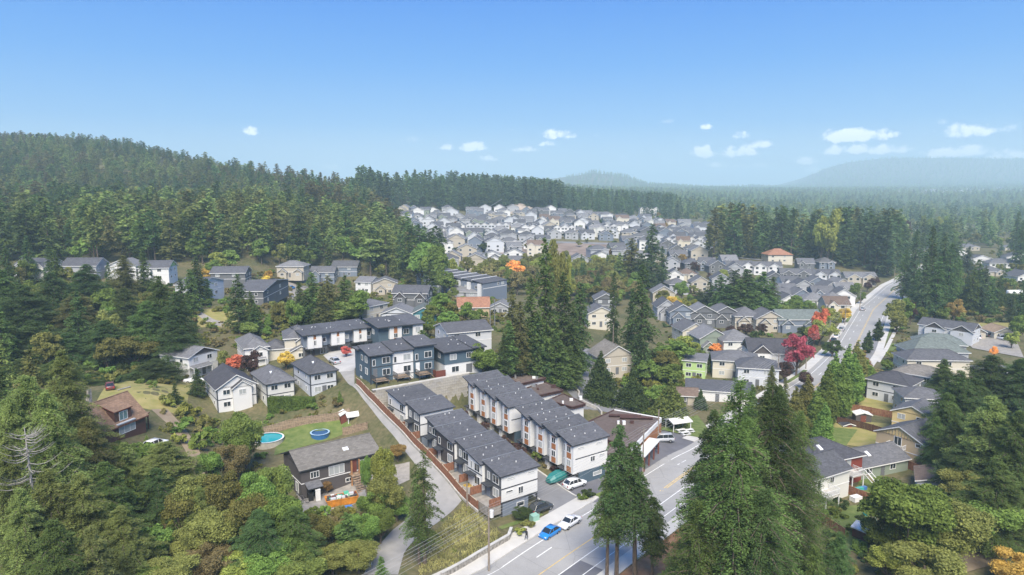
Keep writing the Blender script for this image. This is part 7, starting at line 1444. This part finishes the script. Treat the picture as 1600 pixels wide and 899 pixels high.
def bikes():
    for i, (px, py) in enumerate([(470,783),(476,788),(466,776)]):
        a = G(px, py); o = empty('bicycle', (a[0], a[1], a[2]+.1), i*.6, ['silver bicycle at the outer end of the tangle','silver bicycle in front of the black bin','silver bicycle nearest the house corner'][i], 'bicycle'); f = MB(); f.tube([(-.5,0,.33),(0,0,.35),(.35,0,.85),(-.2,0,.85),(-.5,0,.33)], .03, METAL, 4); f.tube([(.55,0,.33),(.35,0,.95)], .03, METAL, 4); f.build('frame', o)
        for x in (-.52, .55): w = MB(); w.tube([(x+.33*math.cos(6.2832*k/12), 0, .33+.33*math.sin(6.2832*k/12)) for k in range(13)], .03, BLACK, 4); w.build('wheel', o)
        h = MB(); h.tube([(.35,-.25,.98),(.35,.25,.98)], .025, BLACK, 4); h.build('handlebar', o); s = MB(); s.box(-.3, -.08, -.07, .07, .87, .92, BLACK); s.build('saddle', o)
bikes()
def tarp():
    a = G(872, 752); o = empty('covered_boat', a, VA+.1, 'boat under a teal tarpaulin beside the white SUV', 'covered boat'); tm = glassm('teal_tarpaulin', (.01,.17,.16), .55); b = MB()
    loft(b, [ring(-2.6, .7, .4, 1.2, .2), ring(-1.6, 1.05, .3, 1.8, .35), ring(0, 1.15, .3, 2.0, .4), ring(1.6, .95, .3, 1.75, .35), ring(2.9, .25, .5, 1.1, .1)], tm); b.build('tarpaulin', o); c = MB(); c.box(-2.2, 3.4, -.1, .1, .2, .35, METAL); c.build('trailer_frame', o)
    for s in (-1, 1): w = MB(); w.tube([(-.6, s*.8, .3), (-.6, s*1.0, .3)], .3, TYRE, 10); w.build('wheel', o)
tarp()
def trampoline(px, py, label):
    a = G(px, py); o = empty('garden_dome', a, 0, label, 'garden play dome'); b = MB()
    for i in range(5):
        t = i/5*math.pi; b.tube([(1.6*math.cos(t)*math.cos(s), 1.6*math.sin(t)*math.cos(s), 1.6*math.sin(s)) for s in [k/10*math.pi for k in range(11)]], .05, TRIM, 4)
    b.build('frame', o)
trampoline(1383, 705, 'white domed frame beside the tan house balcony')
def playset(px, py, label):
    a = G(px, py); o = empty('swing_set', a, .6, label, 'swing set'); b = MB()
    for x in (0, 2.6): b.tube([(x, -.9, 0), (x, 0, 2), (x, .9, 0)], .06, paint('pale_green', (.25,.45,.36)), 4)
    b.tube([(0, 0, 2), (2.6, 0, 2)], .06, paint('pale_green', (.25,.45,.36)), 4); b.build('frame', o)
    for x in (.8, 1.8): s = MB(); s.tube([(x, 0, 2), (x, 0, .5)], .02, METAL, 3); s.box(x-.2, x+.2, -.1, .1, .45, .5, BLACK); s.build('seat', o)
playset(1362, 812, 'pale green swing set in the garden below the red house')
for px, py, n in [(1340,768,3),(1353,806,2)]:
    for i in range(n): small('garden_box', px+i*5, py-i, (.8,.6,.6), random.choice([TRIM, paint('teal_plastic', (.05,.35,.35)), paint('blue_plastic', (.05,.15,.4))]), '%s garden box %s' % (['first','middle','last'][i], 'under the white deck of the red house' if n == 3 else 'beside the small white deck'), 'box', .3)
shed(1352, 848, 2.6, 2.2, 1.9, S['rust'], WR, 'red-brown play hut with pale roof half hidden by the maple', .6)
small('white_table', 1337, 783, (1.8,1.2,.8), TRIM, 'white covered table on the patio below the small white deck', 'table', .4); small('driftwood', 588, 858, (.1,.1,.1), TRIM, 'x', 'x') if 0 else None
def stump():
    a = G(571, 886); o = empty('white_post_box', a, .3, 'white curved post-mounted letter box beside the lane bottom', 'letter box'); b = MB(); b.tube([(0,0,0),(0,0,1.6),(.25,0,1.9)], .12, TRIM, 6); b.build('post', o); c = MB(); c.box(-.1, .9, -.3, .3, .3, .9, TRIM); c.build('box', o)
stump()
# power line ends, log in the meadow
lg = MB(); a, b_ = G(184, 611), G(204, 606); lg.tube([(a[0],a[1],a[2]+.2),(b_[0],b_[1],b_[2]+.25)], .16, BARKL, 6); tag(lg.build('log'), 'pale straight log lying beside the old red vehicle', 'log')
# ------------------------------------------------------------------ pedestrian
def person():
    x, y, z = G(822.5, 845); z += .17
    me = bpy.data.meshes.new('body'); J = [(0,0,.95),(0,0,1.2),(0,.0,1.42),(0,0,1.53),(0,.02,1.68),(.1,0,.9),(.13,.14,.5),(.12,.02,.08),(.12,.14,.04),(-.1,0,.9),(-.12,-.02,.5),(-.12,-.26,.12),(-.12,-.16,.04),(.2,0,1.4),(.26,-.06,1.12),(.25,.08,.9),(-.2,0,1.4),(-.26,.06,1.12),(-.25,.16,.9)]
    E_ = [(0,1),(1,2),(2,3),(3,4),(0,5),(5,6),(6,7),(7,8),(0,9),(9,10),(10,11),(11,12),(2,13),(13,14),(14,15),(2,16),(16,17),(17,18)]; rr = [.15,.14,.16,.06,.1,.1,.065,.045,.04,.1,.065,.045,.04,.07,.05,.035,.07,.05,.035]
    me.from_pydata(J, E_, []); me.materials.append(mat('dark_clothes', (.03,.03,.035), .9)); o = link('person', me, None, (x, y, z), SA-1.57); sk = o.modifiers.new('skin', 'SKIN')
    for v, r in zip(me.skin_vertices[0].data, rr): v.radius = (r, r)
    me.skin_vertices[0].data[0].use_root = True; o.modifiers.new('sub', 'SUBSURF').levels = 1; tag(o, 'person in dark clothes walking on the pavement beside the street', 'person')
    h = MB(); h.cyl(0, .02, 1.6, 1.8, .11, .1, mat('skin', (.4,.26,.19)), 8); h.build('head', o); k = MB(); k.cyl(0, 0, 1.7, 1.84, .12, .08, mat('hair', (.03,.02,.015)), 8); k.build('hair', o)
person()
# ------------------------------------------------------------------ telling the plain trees apart
LMX = [(l, x, y) for l, x, y in LM]
def short(l):
    return l
LMS = [('the chalet', *G(190,690)[:2]), ('the clipped hedge', *G(455,640)[:2]), ('the round teal pool', *G(419,693)[:2]), ('the orange skip', *G(534,787)[:2]), ('the dry hillside meadow', *G(330,500)[:2]), ('the lane bottom', *G(600,880)[:2]), ('the courtyard', *G(540,560)[:2]), ('the block retaining wall', *uv(45,10)), ('the shops', *uv(BU+5, BV+14)), ('the picnic shelter', *G(1058,670)[:2]),
       ('the lime green house', *G(1085,590)[:2]), ('the crimson maple', *G(1244,588)[:2]), ('the white motor boat', *G(1425,724)[:2]), ('the cream cottage', *G(1565,525)[:2]), ('the mossy taupe roof', *G(1430,612)[:2]), ('the pale hillside box house', *G(330,469)[:2]), ('the dormered hillside house', *G(120,437)[:2]), ('the turning circle', *G(450,440)[:2]), ('the dark terrace', *G(772,468)[:2]), ('the twin tall firs', *G(980,585)[:2]), ('the terracotta villa', *G(1215,411)[:2]), ('the estate conifer clump', *G(1155,500)[:2]),
       ('the long cottage row', *G(1130,515)[:2]), ('the top of the street', *G(1395,447)[:2]), ('the motorhomes', *G(1565,462)[:2]), ('the bare dead tree', *at_y(52,790,84)[:2]), ('the red-brown play hut', *G(1352,848)[:2]), ('the biggest fir', *at_y(1158,600,69)[:2]), ('the gravel heap', *G(808,332)[:2]), ('the kerb twin firs', *G(975,908)[:2]), ('the lane fence end', *G(745,778)[:2]), ('the second townhouse row', *uv(BU+20, BV-1))]
grp = {}
for o, ds, x, y in TREES:
    far_f = o.get('group', '').startswith('forest') and y > 330
    l = min(LMS, key=lambda q: math.hypot(q[1]-x, q[2]-y)); grp.setdefault((l[0], ds), []).append((math.hypot(l[1]-x, l[2]-y), o))
for (ln, ds), L_ in grp.items():
    L_.sort(key=lambda t: t[0])
    for i, (d, o) in enumerate(L_):
        o['label'] = '%s nearest to %s' % (ds, ln) if i == 0 else '%s, %s nearest to %s' % (ds, ordw(i+1) if i < 58 else 'far', ln)
        if not o.get('group'): o['group'] = 'trees around the houses'
# ------------------------------------------------------------------ hazy air
hz = MB(); hz.box(-5200, 5200, -160, 5600, -40, 330, None) if 0 else None
me = bpy.data.meshes.new('haze'); X0, X1, Y0, Y1, Z0, Z1 = -12000, 12000, -150, 12000, -60, 430
me.from_pydata([(X0,Y0,Z0),(X1,Y0,Z0),(X1,Y1,Z0),(X0,Y1,Z0),(X0,Y0,Z1),(X1,Y0,Z1),(X1,Y1,Z1),(X0,Y1,Z1)], [], [(3,2,1,0),(4,5,6,7),(0,1,5,4),(1,2,6,5),(2,3,7,6),(3,0,4,7)])
m = bpy.data.materials.new('haze'); m.use_nodes = True; t = m.node_tree; t.nodes.remove(t.nodes['Principled BSDF']); v = t.nodes.new('ShaderNodeVolumePrincipled'); v.inputs['Color'].default_value = (.66,.9,.99,1); v.inputs['Density'].default_value = .00026; v.inputs['Anisotropy'].default_value = 0
t.links.new(v.outputs[0], [n for n in t.nodes if n.type == 'OUTPUT_MATERIAL'][0].inputs['Volume']); me.materials.append(m); o = link('haze', me); tag(o, kind='stuff', label='thin bluish haze filling the valley air')
